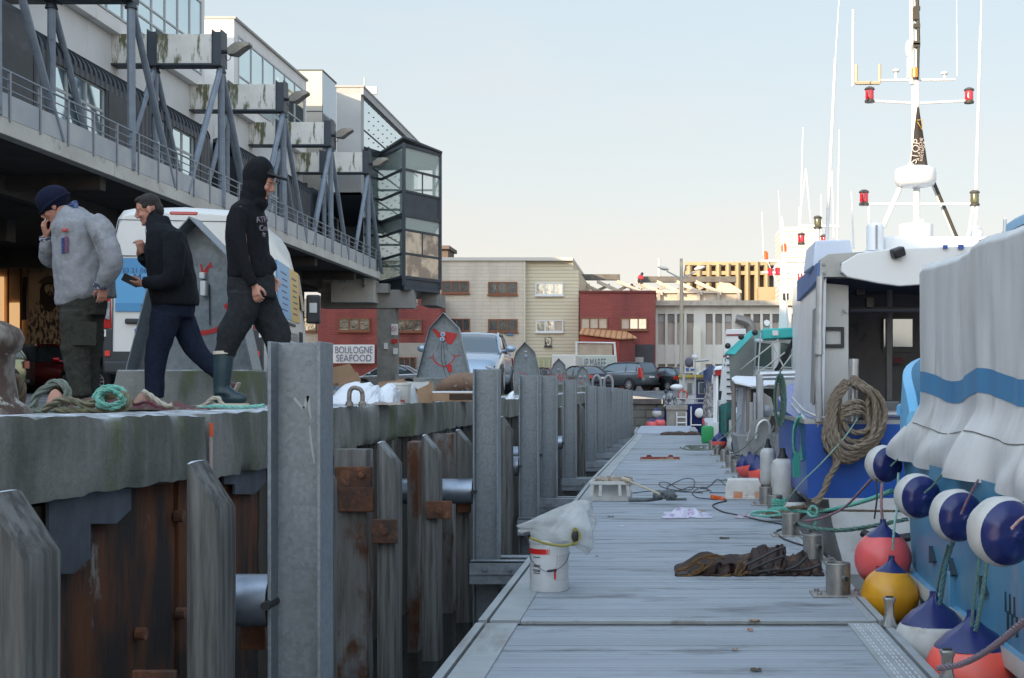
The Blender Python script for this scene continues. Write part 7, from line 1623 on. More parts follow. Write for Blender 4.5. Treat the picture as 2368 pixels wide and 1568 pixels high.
q.tube(smooth_path([P(1225, 1243, Y-.10), P(1260, 1256, Y-.12), P(1300, 1262, Y-.12), P(1335, 1256, Y-.10)]), .012, 6); q.build('yellow_hose', mat('olive yellow hose', (.24, .22, .06), .6), T)
q = MB(); q.sph(P(1329, 1240, Y-.11), (.030, .02, .055), 12, 8); q.tube([P(1212, 1238, Y-.1), P(1226, 1235, Y-.1)], .022, 8); q.tube([P(1218, 1236, Y-.12), P(1222, 1262, Y-.13)], .006, 5); q.build('dark_fitting', black, T)

# fish crate with tools
def crate(name, label, c, L, Wd, H, rz, up=True, orange=False):
    T = thing(name, label, 'crate', (0, 0, 0), group='white plastic fish crates on the pontoon'); a, b = L/2, Wd/2; k = .88 
    q = MB(); 
    def ring(x, y, z): return [Vector((-x, -y, z)), Vector((x, -y, z)), Vector((x, y, z)), Vector((-x, y, z))]
    if up:
        q.loft([ring(a*k, b*k, .0), ring(a*k+.008, b*k+.008, .02), ring(a*.97, b*.97, H-.05), ring(a*.97, b*.97, H-.048)]+[ring(a, b, H-.045), ring(a, b, H), ring(a-.02, b-.02, H), ring(a*k-.01, b*k-.01, .02)])
    else:
        q.loft([ring(a, b, 0), ring(a, b, .04), ring(a*.97, b*.97, .045), ring(a*k, b*k, H-.01), ring(a*k-.01, b*k-.01, H)])
    o = q.build('shell', crate_m, T, bevel=.008)
    q = MB()
    for sx in (-1, 1):
        for x in (a*.50, a*.92): q.prism([(sx*x-.022, -b*.99, H*.25 if up else .04), (sx*x+.022, -b*.99, H*.25 if up else .04), (sx*x*.95+.02, -b*(.985 if up else .92), H-.05), (sx*x*.95-.02, -b*(.985 if up else .92), H-.05)], (0, .03, 0))
    q.build('rib', crate_m, T)
    if orange:
        oc = mat('orange crate corner', (.58, .17, .06), .6, c2=(.45, .30, .2), sc=8); q = MB()
        for x0, x1 in ((-a*.55, -a*.05), (a*.62, a*1.0)): q.prism([(x0, -b-.004, .02), (x1, -b-.004, .02), (x1*.98, -b*.96-.004, .11), (x0*.98, -b*.96-.004, .11)], (0, .01, 0))
        q.build('orange_corner', oc, T)
    T.location = c; T.rotation_euler = (0, 0, rz); return T
p = P(1414, 1160, 17.5); crate('fish_crate', 'open white fish crate with odds and ends standing at the left edge of the deck', (p.x, 17.75, .002), .55, .42, .27, R(-6))
q = MB()
for k in range(9): q.box(P(1390+k*7, 1112+random.uniform(-4, 3), 17.7), (.14, .16, .05), rot=(random.uniform(-.4, .4), random.uniform(-.4, .4), random.uniform(0, 3)))
q.tube([P(1382, 1113, 17.6), P(1390, 1106, 17.7)], .04, 8); single(q, 'crate_contents', mat('scrap wood', (.42, .36, .29), .9, c2=(.30, .24, .2), sc=5, isl=.3), 'scraps of pale wood heaped in the open fish crate', 'scrap')
q = MB(); q.tube([P(1448, 1110, 17.5), P(1525, 1142, 16.6)], .014, 8); q.tube([P(1440, 1107, 17.6), P(1458, 1113, 17.4)], .03, 8); single(q, 'broom_handle', mat('pale handle wood', (.48, .40, .30), .8), 'pale wooden handle leaning from the fish crate onto the deck', 'handle')
q = MB()
for k in range(11): q.sph(P(1518+k*4, 1146+random.uniform(-5, 3), 17.0), (.05, .07, random.uniform(.025, .06)), 8, 6, rot=(random.random(), random.random(), random.random()))
q.tube([P(1455, 1157, 17.2), P(1500, 1156, 17.1), P(1530, 1152, 17.0)], .025, 8); q.tube([P(1540, 1155, 17), P(1588, 1154, 17)], .018, 8)
single(q, 'dark_gear', mat('dark wet gear', (.05, .06, .07), .6, c2=(.12, .13, .13), sc=12), 'dark heap of tools lying right of the open fish crate', 'tools')
p = P(1722, 1157, 17.7); crate('upturned_crate', 'upturned white crate with orange corners beside the bollards', (p.x, 18.0, .002), .50, .36, .275, R(-3), up=False, orange=True)
# cables
def cable(label, pts, Y0=None, r=.006, mt=None): 
    q = MB(); pp = [Vector(((x-VX)*(EZ/((y-VY)/F))/F, EZ/((y-VY)/F), .012)) for x, y in pts]; q.tube(smooth_path(pp, 7), r, 6); single(q, 'cable', mt or cable_m, label, 'cable', group='black cables on the pontoon')
cable('long black cable looping over the deck between the crates', [(1460, 1142), (1520, 1137), (1600, 1140), (1640, 1135), (1600, 1128), (1565, 1136), (1530, 1127), (1525, 1118), (1545, 1118), (1570, 1132), (1600, 1133), (1605, 1112), (1585, 1108), (1560, 1118), (1545, 1132), (1625, 1142)])
cable('black cable arching to the upturned crate', [(1620, 1132), (1640, 1126), (1660, 1110), (1682, 1127), (1705, 1137)])
cable('black cable ring reaching the orange plug', [(1645, 1138), (1625, 1128), (1602, 1140), (1612, 1152), (1645, 1156), (1660, 1154)])
cable('black power cable snaking from the plug to the second bollard', [(1664, 1154), (1680, 1160), (1660, 1165), (1648, 1172), (1670, 1185), (1700, 1192), (1735, 1200), (1770, 1208), (1808, 1215), (1812, 1224), (1795, 1232), (1810, 1247), (1850, 1262), (1895, 1272)], r=.009)
cable('black cable beside the upturned crate', [(1640, 1141), (1680, 1142), (1710, 1145)])
q = MB(); yq = 17.85; q.box(P(1658, 1151, yq), (.16, .12, .06), rot=(0, .2, .3)); q.box(P(1672, 1154, yq-.1), (.07, .07, .04)); single(q, 'plug_block', mat('orange plug', (.62, .11, .02), .5), 'orange and black plug block on the deck among the cables', 'socket block', bevel=.012)
# white and lilac rag
def rag(label, px_, py_, w, h, mt, name='rag', Y=None, seed=0, hh=.05):
    Y = Y or EZ*F/(py_-VY); q = MB(); c = P(px_, py_, Y); W_ = w*Y/F; D_ = h*Y*Y/(F*EZ)
    q.grid(lambda u, v: Vector((c.x+(u-.5)*W_*(1+.2*mnoise.noise(Vector((v*3, seed, 0)))), Y+(v-.5)*D_*(1+.5*mnoise.noise(Vector((u*4, seed, 5)))), .006+max(0, hh*(.5+mnoise.noise(Vector((u*5+seed, v*4, 1)))*1.4)*math.sin(u*PI)*math.sin(v*PI)))), 36, 18)
    return single(q, name, mt, label, 'rag', smooth=50)
rag('crumpled white and lilac rag flat on the middle of the deck', 1588, 1192, 108, 14, mat('lilac rag', (.50, .48, .56), .9, c2=(.30, .24, .36), sc=14, lo=.5, hi=.6), hh=.10)
rag('small brown rag strip behind the lilac rag', 1600, 1183, 60, 6, mat('brown rag', (.18, .13, .10), .9, c2=(.30, .26, .22), sc=10), seed=4, hh=.03)
rag('pale rag beside the green rope tail', 1722, 1196, 48, 7, mat('pale rag', (.42, .38, .42), .9, c2=(.2, .16, .18), sc=12), seed=7, hh=.04)
# red beam across the deck
Yb = EZ*F/(1064-VY); p = P(1526, 1062, Yb); T = thing('red_board', 'rust red timber with two raised lugs lying across the deck', 'timber', (p.x, Yb, 0))
q = MB(); q.box((p.x, Yb, .035), (.84, .10, .07)); q.build('plank', mat('rust red paint', (.20, .045, .035), .8, c2=(.30, .20, .16), sc=6, lo=.55, hi=.65), T, bevel=.01)
for s in (-1, 1): q = MB(); q.loft([[Vector((p.x+s*.23+sx*w, Yb+sy*.04, z)) for sx, sy in ((-1, -1), (1, -1), (1, 1), (-1, 1))] for w, z in ((.06, .07), (.04, .11))]); q.build('lug', mat('dark red paint', (.14, .03, .03), .8), T)
q = MB(); q.box((p.x, Yb-.052, .012), (.82, .01, .024)); q.build('pale_underside', mat('pale wood edge', (.40, .33, .26), .9), T)
# bundle of brown netting / chafe gear
Yn = 10.7; nb = thing('net_bundle', 'heap of dark brown rusty hides and netting on the deck before the bollards', 'net bundle', (P(1725, 0, Yn).x, Yn, 0))
bm = mat('dark brown hide', (.034, .013, .007), .7, c2=(.012, .006, .004), sc=8, c3=(.13, .06, .03), sc3=6, lo3=.58, hi3=.7, bump=.7, bsc=18)
def sheet(pts0, pts1, h, seed, nm='fold'):
    q = MB(); n = 40; a = smooth_path([P(x, y, Yn) for x, y in pts0], 8); b = smooth_path([P(x, y, Yn) for x, y in pts1], 8)
    def fn(u, v):
        i = min(len(a)-1, int(u*(len(a)-1))); j = min(len(b)-1, int(u*(len(b)-1))); p = a[i].lerp(b[j], v); w = .10*math.sin(v*PI)
        return Vector((p.x+.01*mnoise.noise(Vector((u*9, v*3, seed))), Yn+h*(1-v)*.9-.12+.10*v*0+.035*math.sin(u*26+seed+v*3)+.05*mnoise.noise(Vector((u*5, v*2, seed))), max(.003, p.z+.012*math.sin(u*30+seed))))
    q.grid(fn, 48, 10); o = q.build(nm, bm, nb, smooth=40); md = o.modifiers.new('s', 'SOLIDIFY'); md.thickness = .012
sheet([(1562, 1326), (1600, 1298), (1650, 1290), (1690, 1296), (1730, 1290), (1780, 1296), (1830, 1300), (1898, 1305)], [(1560, 1337), (1620, 1339), (1690, 1338), (1740, 1337), (1780, 1334), (1830, 1330), (1898, 1334)], .42, 1)
sheet([(1735, 1292), (1748, 1272), (1780, 1270), (1806, 1266), (1812, 1265), (1818, 1272)], [(1725, 1330), (1750, 1325), (1775, 1320), (1795, 1315), (1806, 1312), (1812, 1310)], .30, 4)
sheet([(1800, 1310), (1830, 1290), (1850, 1282), (1866, 1276), (1862, 1296), (1896, 1302), (1899, 1310)], [(1800, 1333), (1830, 1331), (1850, 1330), (1870, 1330), (1880, 1330), (1895, 1332), (1899, 1334)], .22, 9)
sheet([(1590, 1322), (1630, 1305), (1665, 1300), (1700, 1300), (1728, 1304)], [(1590, 1338), (1630, 1339), (1665, 1340), (1700, 1339), (1728, 1337)], .06, 13)
q = MB()
for pts in ([(1740, 1335), (1790, 1325), (1840, 1310), (1866, 1288)], [(1730, 1328), (1790, 1318), (1860, 1318), (1898, 1306)], [(1745, 1338), (1800, 1333), (1850, 1335), (1897, 1330)], [(1720, 1310), (1760, 1290), (1800, 1270), (1815, 1266)], [(1735, 1318), (1775, 1300), (1812, 1286)]): q.tube(smooth_path([P(x, y, Yn-.12) for x, y in pts], 6), .012, 6)
q.build('hide_edge', mat('black hide edge', (.02, .016, .016), .5), nb)
orr_ = mat('ochre rusty rope', (.16, .085, .03), .95, c2=(.08, .045, .02), sc=25, bump=.5, bsc=100); q = MB()
for pts in ([(1562, 1322), (1590, 1310), (1620, 1290), (1650, 1293), (1640, 1308), (1600, 1330), (1565, 1333)], [(1600, 1300), (1625, 1288), (1655, 1284), (1675, 1292)], [(1700, 1330), (1712, 1300), (1722, 1312), (1705, 1332), (1730, 1322)], [(1570, 1336), (1640, 1338), (1690, 1330)], [(1580, 1318), (1610, 1302), (1625, 1310), (1600, 1326)]): rope_mb([P(x, y, Yn-.16) for x, y in pts], .013, 5, 3, mb=q)
q.build('rope_lashing', orr_, nb)
# green canister
q = MB(); Yg = 36; c = P(1636, 1006, Yg); q.loft([[Vector((c.x+sx*w*.17, Yg+sy*w*.14, .02+z)) for sx, sy in ((-1, -1), (1, -1), (1, 1), (-1, 1))] for w, z in ((.9, 0), (1, .03), (1, .40), (.85, .46), (.5, .47))]); 
single(q, 'canister', mat('bright green plastic', (.02, .30, .09), .5), 'bright green plastic canister at the far right edge of the pontoon', 'canister', bevel=.02)
# small litter on the deck: each its own
for i, (px_, py_, s, L, mt) in enumerate(((1745, 1438, .035, 'pale brown leaf on the deck joint by the right slotted strip', cardboard), (1374, 1212, .03, 'dark scrap right of the plastic bag', black), (1440, 1218, .02, 'white scrap near the deck centre behind the bucket', white_clean), (1412, 1196, .04, 'thin dark stick on the deck behind the bag', black), (1675, 1246, .05, 'dark twig scraps left of the third bollard', brown_net), (1380, 1289, .012, 'tiny dark stopper right of the bucket', black), (1700, 1505, .018, 'small reddish crumb on the nearest boards', cardboard), (1748, 1553, .03, 'brown leaf on the nearest boards', brown_net), (1735, 1460, .02, 'orange brown chip just below the deck joint', mat('orange chip', (.35, .12, .04), .8)))):
    Y_ = EZ*F/(py_-VY); q = MB(); q.grid(lambda u, v: P(px_, py_, Y_)+Vector(((u-.5)*s*2, (v-.5)*s*1.6, .008+.012*mnoise.noise(Vector((u*4, v*4, i)))+.004)), 6, 5); single(q, 'litter', mt, L, 'litter', group='small litter on the pontoon')

# ---------------------------------------------------------------- things on the quay edge
# rusty mooring bollard at the left edge
c = Vector((P(-64, 0, 6.4).x, 6.45, QZ)); q = MB(); q.lathe([(.26, -.02), (.24, .03), (.185, .07), (.165, .2), (.17, .30), (.20, .33), (.212, .38), (.19, .43), (.12, .465), (.02, .48)], c, 28); single(q, 'cast_bollard', rust_pale, 'rusty cast iron bollard with flaking white dome at the left edge', 'bollard', loc=c, smooth=50)
# horn bollard
c = P(1052, 0, 15.4); c.z = QZ; T = thing('horn_bollard', 'brown bulbous iron mooring head lying low behind the second steel pile', 'bollard', c)
q = MB(); q.loft([[c+Vector((x, r_*.9*math.cos(a), z+r_*.62*math.sin(a))) for a in [2*PI*k/18 for k in range(18)]] for x, r_, z in ((-.23, .02, .13), (-.21, .07, .13), (-.14, .14, .155), (-.02, .20, .18), (.12, .22, .19), (.24, .21, .18), (.33, .14, .16), (.36, .03, .15))]); q.build('head', mat('rusty brown casting', (.20, .12, .075), .75, c2=(.11, .06, .04), sc=5, c3=(.40, .38, .34), sc3=5, lo3=.58, hi3=.64, bump=.4, bsc=25), T, smooth=60)
q = MB(); q.lathe([(.16, -.01), (.13, .04), (.11, .10), (.12, .16)], c+Vector((.14, 0, 0)), 16); q.build('neck', rust, T)
# U shaped mooring staple
T = thing('mooring_staple', 'worn iron mooring staple standing on the coping beside the white bags', 'mooring staple', P(822, 938, 9.8)); z0 = QZ; x0 = P(808, 0, 9.8).x; x1 = P(838, 0, 9.8).x
worn = mat('worn brown iron', (.13, .10, .085), .5, .4, c2=(.28, .25, .22), sc=8, c3=(.08, .045, .03), sc3=6, lo3=.52, hi3=.6, bump=.2)
q = MB(); q.tube(smooth_path([(x0, 9.8, z0+.0), (x0, 9.8, z0+.09), (x0+.015, 9.8, z0+.125), (x0+.04, 9.8, z0+.135), (x1-.04, 9.8, z0+.13), (x1-.015, 9.8, z0+.12), (x1, 9.8, z0+.085), (x1, 9.8, z0)], 4), .017, 10); q.build('bar', worn, T)
for x in (x0, x1): q = MB(); q.lathe([(.032, -.005), (.03, .02), (.018, .035)], (x, 9.8, z0), 12); q.build('foot', worn, T)
# cardboard boxes, bags, bucket
def sheetbox(name, label, pts, d, th, mt=cardboard, group='torn cardboard on the quay edge', bevel=.0):
    q = MB(); q.prism([P(x, y, d) for x, y in pts], (0, th, 0)); return single(q, name, mt, label, 'cardboard', group=group, bevel=bevel)
d = 13.5
T = thing('cardboard_box', 'open brown carton flaps propped up above the white sheeting', 'cardboard box', P(798, 930, d), group='torn cardboard on the quay edge')
for nm, pts, off in (('flap', [(762, 852), (808, 841), (828, 872), (788, 884), (770, 888)], 0), ('side', [(764, 858), (782, 888), (788, 908), (764, 912)], .1), ('flap', [(788, 884), (826, 860), (834, 880), (830, 892), (800, 900), (785, 902)], -.1)):
    q = MB(); q.prism([P(x, y, d+off) for x, y in pts], (.0, .25 if nm == 'side' else .012, 0)); q.build(nm, cardboard, T)
d = 12.9; T = thing('torn_carton', 'big torn carton with pale inside behind the white bucket', 'cardboard box', P(960, 932, d), group='torn cardboard on the quay edge')
for nm, pts, off, mt in (('back', [(874, 884), (912, 880), (930, 876), (948, 888), (966, 884), (1000, 882), (1003, 928), (880, 928)], .35, cardboard), ('inner_liner', [(938, 882), (975, 884), (992, 882), (988, 905), (968, 902), (952, 890)], .30, mat('pale liner', (.52, .52, .50), .8)), ('front', [(966, 900), (1000, 884), (1004, 932), (962, 932)], -.05, cardboard)):
    q = MB(); q.prism([P(x, y, d+off) for x, y in pts], (0, .014, 0)); q.build(nm, mt, T)
q = MB(); a = P(1004, 931, d); b = P(1096, 906, d); q.bx(a.x, b.x, d-.1, d+.4, QZ, b.z-.01); T2 = single(q, 'flat_carton', cardboard, 'low flat carton with a snowy lid beside the iron mooring head', 'cardboard box', group='torn cardboard on the quay edge')
q = MB(); q.bx(a.x, b.x, d-.1, d+.42, b.z-.01, b.z+.006); q.build('snowy_lid', snowc, T2)
q = MB(); q.bx(P(1043, 0, d).x, b.x, d-.103, d-.09, QZ+.015, b.z-.02); q.build('dark_gap', mat('dark carton inside', (.05, .03, .02), .9), T2)
def heap(name, label, pts, d, mt, cat, dep=.35, seed=0, amp=.03):
    q = MB(); prof = smooth_path([Vector((x, y, 0)) for x, y in pts], 6); n = len(prof)-1
    def fn(u, v):
        i = min(n, int(u*n)); t = prof[i]; top = P(t.x, t.y, d); z = QZ+(top.z-QZ)*math.sin(max(0, min(1, v))*PI)**.6; x = top.x; y_ = d-dep/2+dep*v
        nn = amp*mnoise.noise(Vector((u*9, v*4, seed)))+amp*.5*mnoise.noise(Vector((u*25, v*12, seed)))
        return Vector((x+nn, y_+nn, max(QZ+.002, z+nn*(1 if 0 < v < 1 else 0))))
    q.grid(fn, n, 22); return single(q, name, mt, label, cat, smooth=40)
heap('white_sheeting', 'crumpled white plastic sheeting heaped beside the mooring staple', [(775, 930), (782, 905), (800, 890), (830, 884), (860, 886), (872, 895), (880, 905), (886, 930)], 10.9, plastic_bag, 'plastic sheet', .5, 1, .03)
heap('white_bag', 'second crumple of white plastic between the sheeting and the white bucket', [(862, 930), (874, 905), (886, 893), (902, 888), (916, 896), (920, 930)], 11.0, plastic_bag, 'plastic sheet', .4, 5, .025)
heap('grey_scrap', 'grey scrap of board leaning beside the white bucket', [(938, 932), (942, 895), (958, 893), (966, 932)], 11.6, mat('pale grey board', (.42, .44, .45), .8), 'scrap', .1, 8, .004)
heap('dark_rags', 'dark rags right of the nearest steel pile', [(764, 935), (766, 900), (778, 893), (790, 905), (792, 935)], 11.4, mat('slate rags', (.09, .10, .12), .9, c2=(.2, .22, .25), sc=10), 'rag', .3, 9, .02)
heap('leaf_litter', 'brown and orange refuse at the foot of the white sheeting', [(858, 938), (870, 930), (900, 931), (925, 930), (934, 938)], 10.2, mat('refuse', (.20, .16, .13), .95, c2=(.34, .30, .26), sc=30, c3=(.45, .13, .03), sc3=7, lo3=.63, hi3=.66), 'litter', .2, 11, .012)
heap('small_white_bag', 'small white plastic bag right of the second steel pile', [(1172, 922), (1176, 912), (1186, 905), (1190, 918), (1200, 922)], 15.4, plastic_bag, 'plastic bag', .2, 2, .02)
q = MB(); c = P(769, 936, 11); c.z = QZ; q.lathe([(.045, 0), (.05, .005), (.05, .10), (.045, .105), (.02, .106)], c+Vector((.01, 0, 0)), 18); single(q, 'rusty_tin', mat('ribbed old tin', (.26, .24, .22), .6, .3, c2=(.15, .12, .1), sc=10), 'short ribbed old tin beside the nearest steel pile', 'tin')
c = P(925, 934, 11.2); c.z = QZ; T = thing('white_bucket', 'grubby white tub with small red stickers on the quay edge', 'bucket', c)
q = MB(); q.lathe([(.078, 0), (.085, .01), (.092, .155), (.098, .157), (.098, .175), (.092, .178), (.085, .16), (.075, .02), (.01, .015)], c, 28); q.build('tub', crate_m, T)
q = MB(); q.bx(c.x-.055, c.x-.035, c.y-.094, c.y-.085, QZ+.10, QZ+.145); q.box((c.x-.005, c.y-.092, QZ+.115), (.022, .006, .022)); q.box((c.x+.04, c.y-.082, QZ+.02), (.03, .01, .02)); q.build('red_sticker', mat('red sticker', (.35, .03, .04), .5), T)
# rope and net pile at the left of the quay edge
Yq = 7.35
def qrope(name, label, pts, r, mt, Y=Yq, dz=.0):
    return rope(name, label, [P(x, y, Y) for x, y in pts], r, mt, group='ropes left lying on the quay edge', k=6)
qrope('quay_rope', 'thick grey green rope curling up beside the rusty bollard', [(48, 955), (75, 940), (85, 915), (105, 898), (128, 884), (150, 892), (155, 915), (140, 938), (110, 948), (75, 950), (150, 950), (200, 948)], .024, grey_rope)
qrope('quay_rope', 'brown rope passing behind the rusty bollard', [(30, 870), (45, 880), (52, 905), (48, 930), (40, 945), (55, 952), (60, 940)], .022, brown_rope, 6.9)
qrope('quay_rope', 'olive rope loop in front of the netting', [(100, 950), (130, 930), (160, 925), (200, 935), (240, 920), (270, 912), (290, 915), (296, 935), (280, 946), (240, 948), (180, 950), (130, 948)], .022, mat('olive rope', (.22, .20, .12), .9, c2=(.13, .12, .08), sc=30), 7.2)
q = MB()
for k in range(7):
    rx = 38-k*1.7-(6 if k % 2 else 0); ry = 26-k*1.3; cx = 256+(0, 6, -5, 9, -9, 3, -3)[k]; rope_mb([P(cx+rx*math.cos(a*PI/6+k)+2*math.sin(a*2+k), 921+ry*math.sin(a*PI/6+k)+(k % 3)*3-2, 7.3-.035*k+.03*math.sin(a+k)) for a in range(13 if k < 4 else 10)], .0125, 3, 3, mb=q)
rope_mb([P(290, 935, 7.2), P(240, 945, 7.2), P(200, 948, 7.2)], .014, 3, 3, mb=q)
single(q, 'green_rope_coil', mat('sea green coil', (.11, .34, .27), .9, c2=(.2, .42, .34), sc=30), 'tangled coil of sea green rope on top of the netting heap', 'rope coil')
qrope('quay_rope', 'long mint rope lying straight along the coping edge', [(290, 948), (330, 950), (400, 949), (460, 944), (500, 940), (560, 942), (612, 938)], .013, mat('mint rope', (.13, .36, .30), .9), 7.9)
qrope('quay_rope', 'cream rope humping over the mint rope beside the boot', [(420, 950), (440, 945), (470, 938), (490, 922), (505, 921), (512, 932), (530, 945), (560, 942), (600, 940)], .013, mat('cream rope', (.46, .42, .34), .9, c2=(.36, .32, .25), sc=30), 7.95)
qrope('quay_rope', 'short cream rope end over the red netting', [(330, 904), (345, 912), (362, 925), (385, 938), (398, 936)], .015, mat('cream rope', (.46, .42, .34), .9), 7.7)
heap('wine_netting', 'wine red and brown netting heaped between the ropes and the men', [(140, 948), (165, 932), (190, 925), (215, 918), (240, 915), (262, 925), (285, 935), (300, 925), (320, 935), (350, 922), (370, 930), (395, 938), (470, 944), (500, 950)], 7.9, mat('mixed netting', (.10, .065, .05), .95, c2=(.16, .03, .05), sc=14, lo=.48, hi=.55, c3=(.22, .18, .14), sc3=9, lo3=.55, hi3=.62, bump=1, bsc=70), 'net', .5, 3, .03)
qrope('quay_rope', 'dark red line wriggling over the netting heap', [(150, 940), (175, 925), (200, 935), (225, 920), (262, 935), (290, 915), (310, 935), (340, 930), (365, 942)], .009, red_net, 7.6)
heap('pink_scrap', 'small pinkish clay pot shape behind the ropes', [(112, 945), (116, 912), (128, 900), (142, 915), (144, 945)], 7.9, mat('pinkish clay', (.42, .22, .16), .85), 'pot', .12, 2, .004)
heap('shellfish_scrap', 'orange brown scrap of gear under the cream rope end', [(312, 935), (318, 915), (330, 908), (342, 915), (346, 935)], 7.75, mat('tan gear', (.34, .20, .14), .8, c2=(.15, .08, .08), sc=12), 'gear', .12, 6, .01)
# weeds and grit along the quay joint
q = MB(); random.seed(4)
for k in range(700):
    y = random.uniform(9.5, 30); x = -2.95+random.gauss(.0, .05); h = random.uniform(.008, .03); a = random.uniform(0, PI); q.add([(x-.01*math.cos(a), y-.01*math.sin(a), QZ-.02), (x+.01*math.cos(a), y+.01*math.sin(a), QZ-.02), (x+random.uniform(-.02, .02), y, QZ+h)], [(0, 1, 2)])
o = q.build('moss_tufts', mat('olive moss', (.10, .12, .04), .95)); tag(o, 'olive moss and weed growing in the joint behind the coping', 'moss', kind='stuff')
# cable loop hoops on the far piles
for x in (1380, 1407):
    q = MB(); q.tube(smooth_path([P(x-9, 905, 33), P(x-9, 880, 33), P(x, 868, 33), P(x+9, 880, 33), P(x+9, 905, 33)]), .035, 6); single(q, 'ladder_hoop', rail_m, 'left curved ladder hoop rising behind the far steel piles' if x == 1380 else 'right curved ladder hoop rising behind the far steel piles', 'ladder hoop', group='ladder hoops behind the far piles')
# ---------------------------------------------------------------- people
def fab(n, c, c2, sc=40, b=.3, r=.95): return mat(n, c, r, c2=c2, sc=sc, bump=b, bsc=180, spec=.2)
def displace(o, amp, sc, st=(1, 1, 1), seed=0):
    me = o.data; n = len(me.vertices)
    for v in me.vertices:
        q = Vector((v.co.x*sc*st[0]+seed, v.co.y*sc*st[1], v.co.z*sc*st[2])); w = mnoise.noise(q)+.5*mnoise.noise(q*2.3+Vector((4, 4, 4)))
        v.co += v.normal*(w*amp)
def head_mb(mb, c, face, pitch, yaw=0, s=1.0, bulk=1.0):
    """face: +1 looks to the right of the picture, -1 to the left"""
    m = Matrix.Translation(Vector(c)) @ Matrix.Rotation(R(0 if face > 0 else 180)+R(yaw), 4, 'Z') @ Matrix.Rotation(R(pitch), 4, 'Y') @ Matrix.Scale(s, 4)
    h = MB(); h.sph((-.012, 0, .035), (.097, .076, .093), 20, 14); h.sph((.022, 0, -.02), (.068*bulk, .060*bulk, .088), 18, 12); h.sph((.03, 0, -.078), (.052*bulk, .050*bulk, .036), 14, 10)
    h.tube([(.086, 0, .028), (.100, 0, .002), (.113, 0, -.020)], [.008, .011, .013], 8); h.sph((.097, 0, -.026), (.017, .019, .010), 10, 8)
    for s_ in (-1, 1):
        h.sph((.070, s_*.028, .034), (.022, .024, .010), 10, 8); h.sph((.062, s_*.038, -.022), (.026, .020, .022), 10, 8); h.sph((-.008, s_*.079, -.004), (.019, .008, .033), 10, 8, rot=(0, R(-12), 0)); h.sph((.071, s_*.032, .012), (.011, .016, .010), 8, 6)
    h.sph((.083, 0, -.052), (.011, .024, .007), 10, 6); h.sph((.081, 0, -.064), (.012, .021, .008), 10, 6); h.sph((.073, 0, -.092), (.020, .026, .018), 10, 8)
    h.xf(m); mb.v_off = 0; o = len(mb.v); mb.v += h.v; mb.f += [[i+o for i in f] for f in h.f]; return m
def hand_mb(mb, wrist, d, palm_n, s=1.0, curl=35, thumb=1):
    """wrist point, direction along the hand, palm normal; five separate bent fingers"""
    d = Vector(d).normalized(); n = Vector(palm_n); n = (n-d*n.dot(d)).normalized(); w = d.cross(n)
    def L(a, b, c): return Vector(wrist)+(d*a+w*b+n*c)*s
    rings = []
    for a, hw, ht in ((-.01, .024, .020), (.02, .033, .018), (.055, .040, .016), (.085, .041, .013)):
        rings.append([L(a, hw*math.cos(2*PI*k/12), ht*math.sin(2*PI*k/12)) for k in range(12)])
    mb.loft(rings)
    for i, (b, ln) in enumerate(((-.031, .064), (-.0105, .074), (.0105, .070), (.031, .056))):
        p = [(.075, 0)]; ang = R(curl*.5+i*4); a, c = .082, 0
        for j, f in enumerate((.45, .30, .25)):
            a += math.cos(ang)*ln*f; c += math.sin(ang)*ln*f; p.append((a, c)); ang += R(curl*(.9 if j == 0 else .7))
        mb.tube([L(x, b*(1+.05*j), z) for j, (x, z) in enumerate(p)], [.0095*s, .009*s, .0082*s, .0066*s], 8)
    mb.tube([L(.015, -thumb*.026, .006), L(.045, -thumb*.052, .020), L(.072, -thumb*.058, .034), L(.090, -thumb*.050, .042)], [.013*s, .0115*s, .010*s, .0075*s], 8)
def ring_ell(pl, pr, py, Y, dep, yo=0, n=20):
    a = P(pl, py, Y+yo); b = P(pr, py, Y+yo); c = (a+b)/2; h = (b.x-a.x)/2
    return [Vector((c.x+h*math.cos(2*PI*k/n), c.y+dep*math.sin(2*PI*k/n), c.z)) for k in range(n)]
def person(label, Y, zoff=0, base=(0, 0)):
    p = P(base[0], base[1], Y); return thing('person', label, 'person', (p.x, Y, QZ))
def garment(nm, T, m, rings, tubes, Y, vox=.011, sm=6, folds=(.006, 9, (1, 1, .6)), extra=None):
    q = MB()
    for rg in rings: q.loft([ring_ell(a, b, y, Y, dp, yo) for a, b, y, dp, yo in rg])
    for tb in tubes:
        pts = [P(x, y, Y+dy) for x, y, dy, r_ in tb]; sp = smooth_path(pts, 4); rs = [t[3]*Y/F for t in tb]
        rr = []
        for i in range(len(sp)): f = i/4; j = min(len(rs)-2, int(f)); t = f-j; rr.append(rs[j]*(1-t)+rs[j+1]*t)
        q.tube(sp, rr, 14)
    if extra: extra(q)
    o = q.build(nm, m, T, remesh=vox, smoothit=sm)
    if folds: displace(o, folds[0], folds[1], folds[2], seed=len(nm)); displace(o, folds[0]*.42, 15, (1, 1, .8), seed=3)
    return o

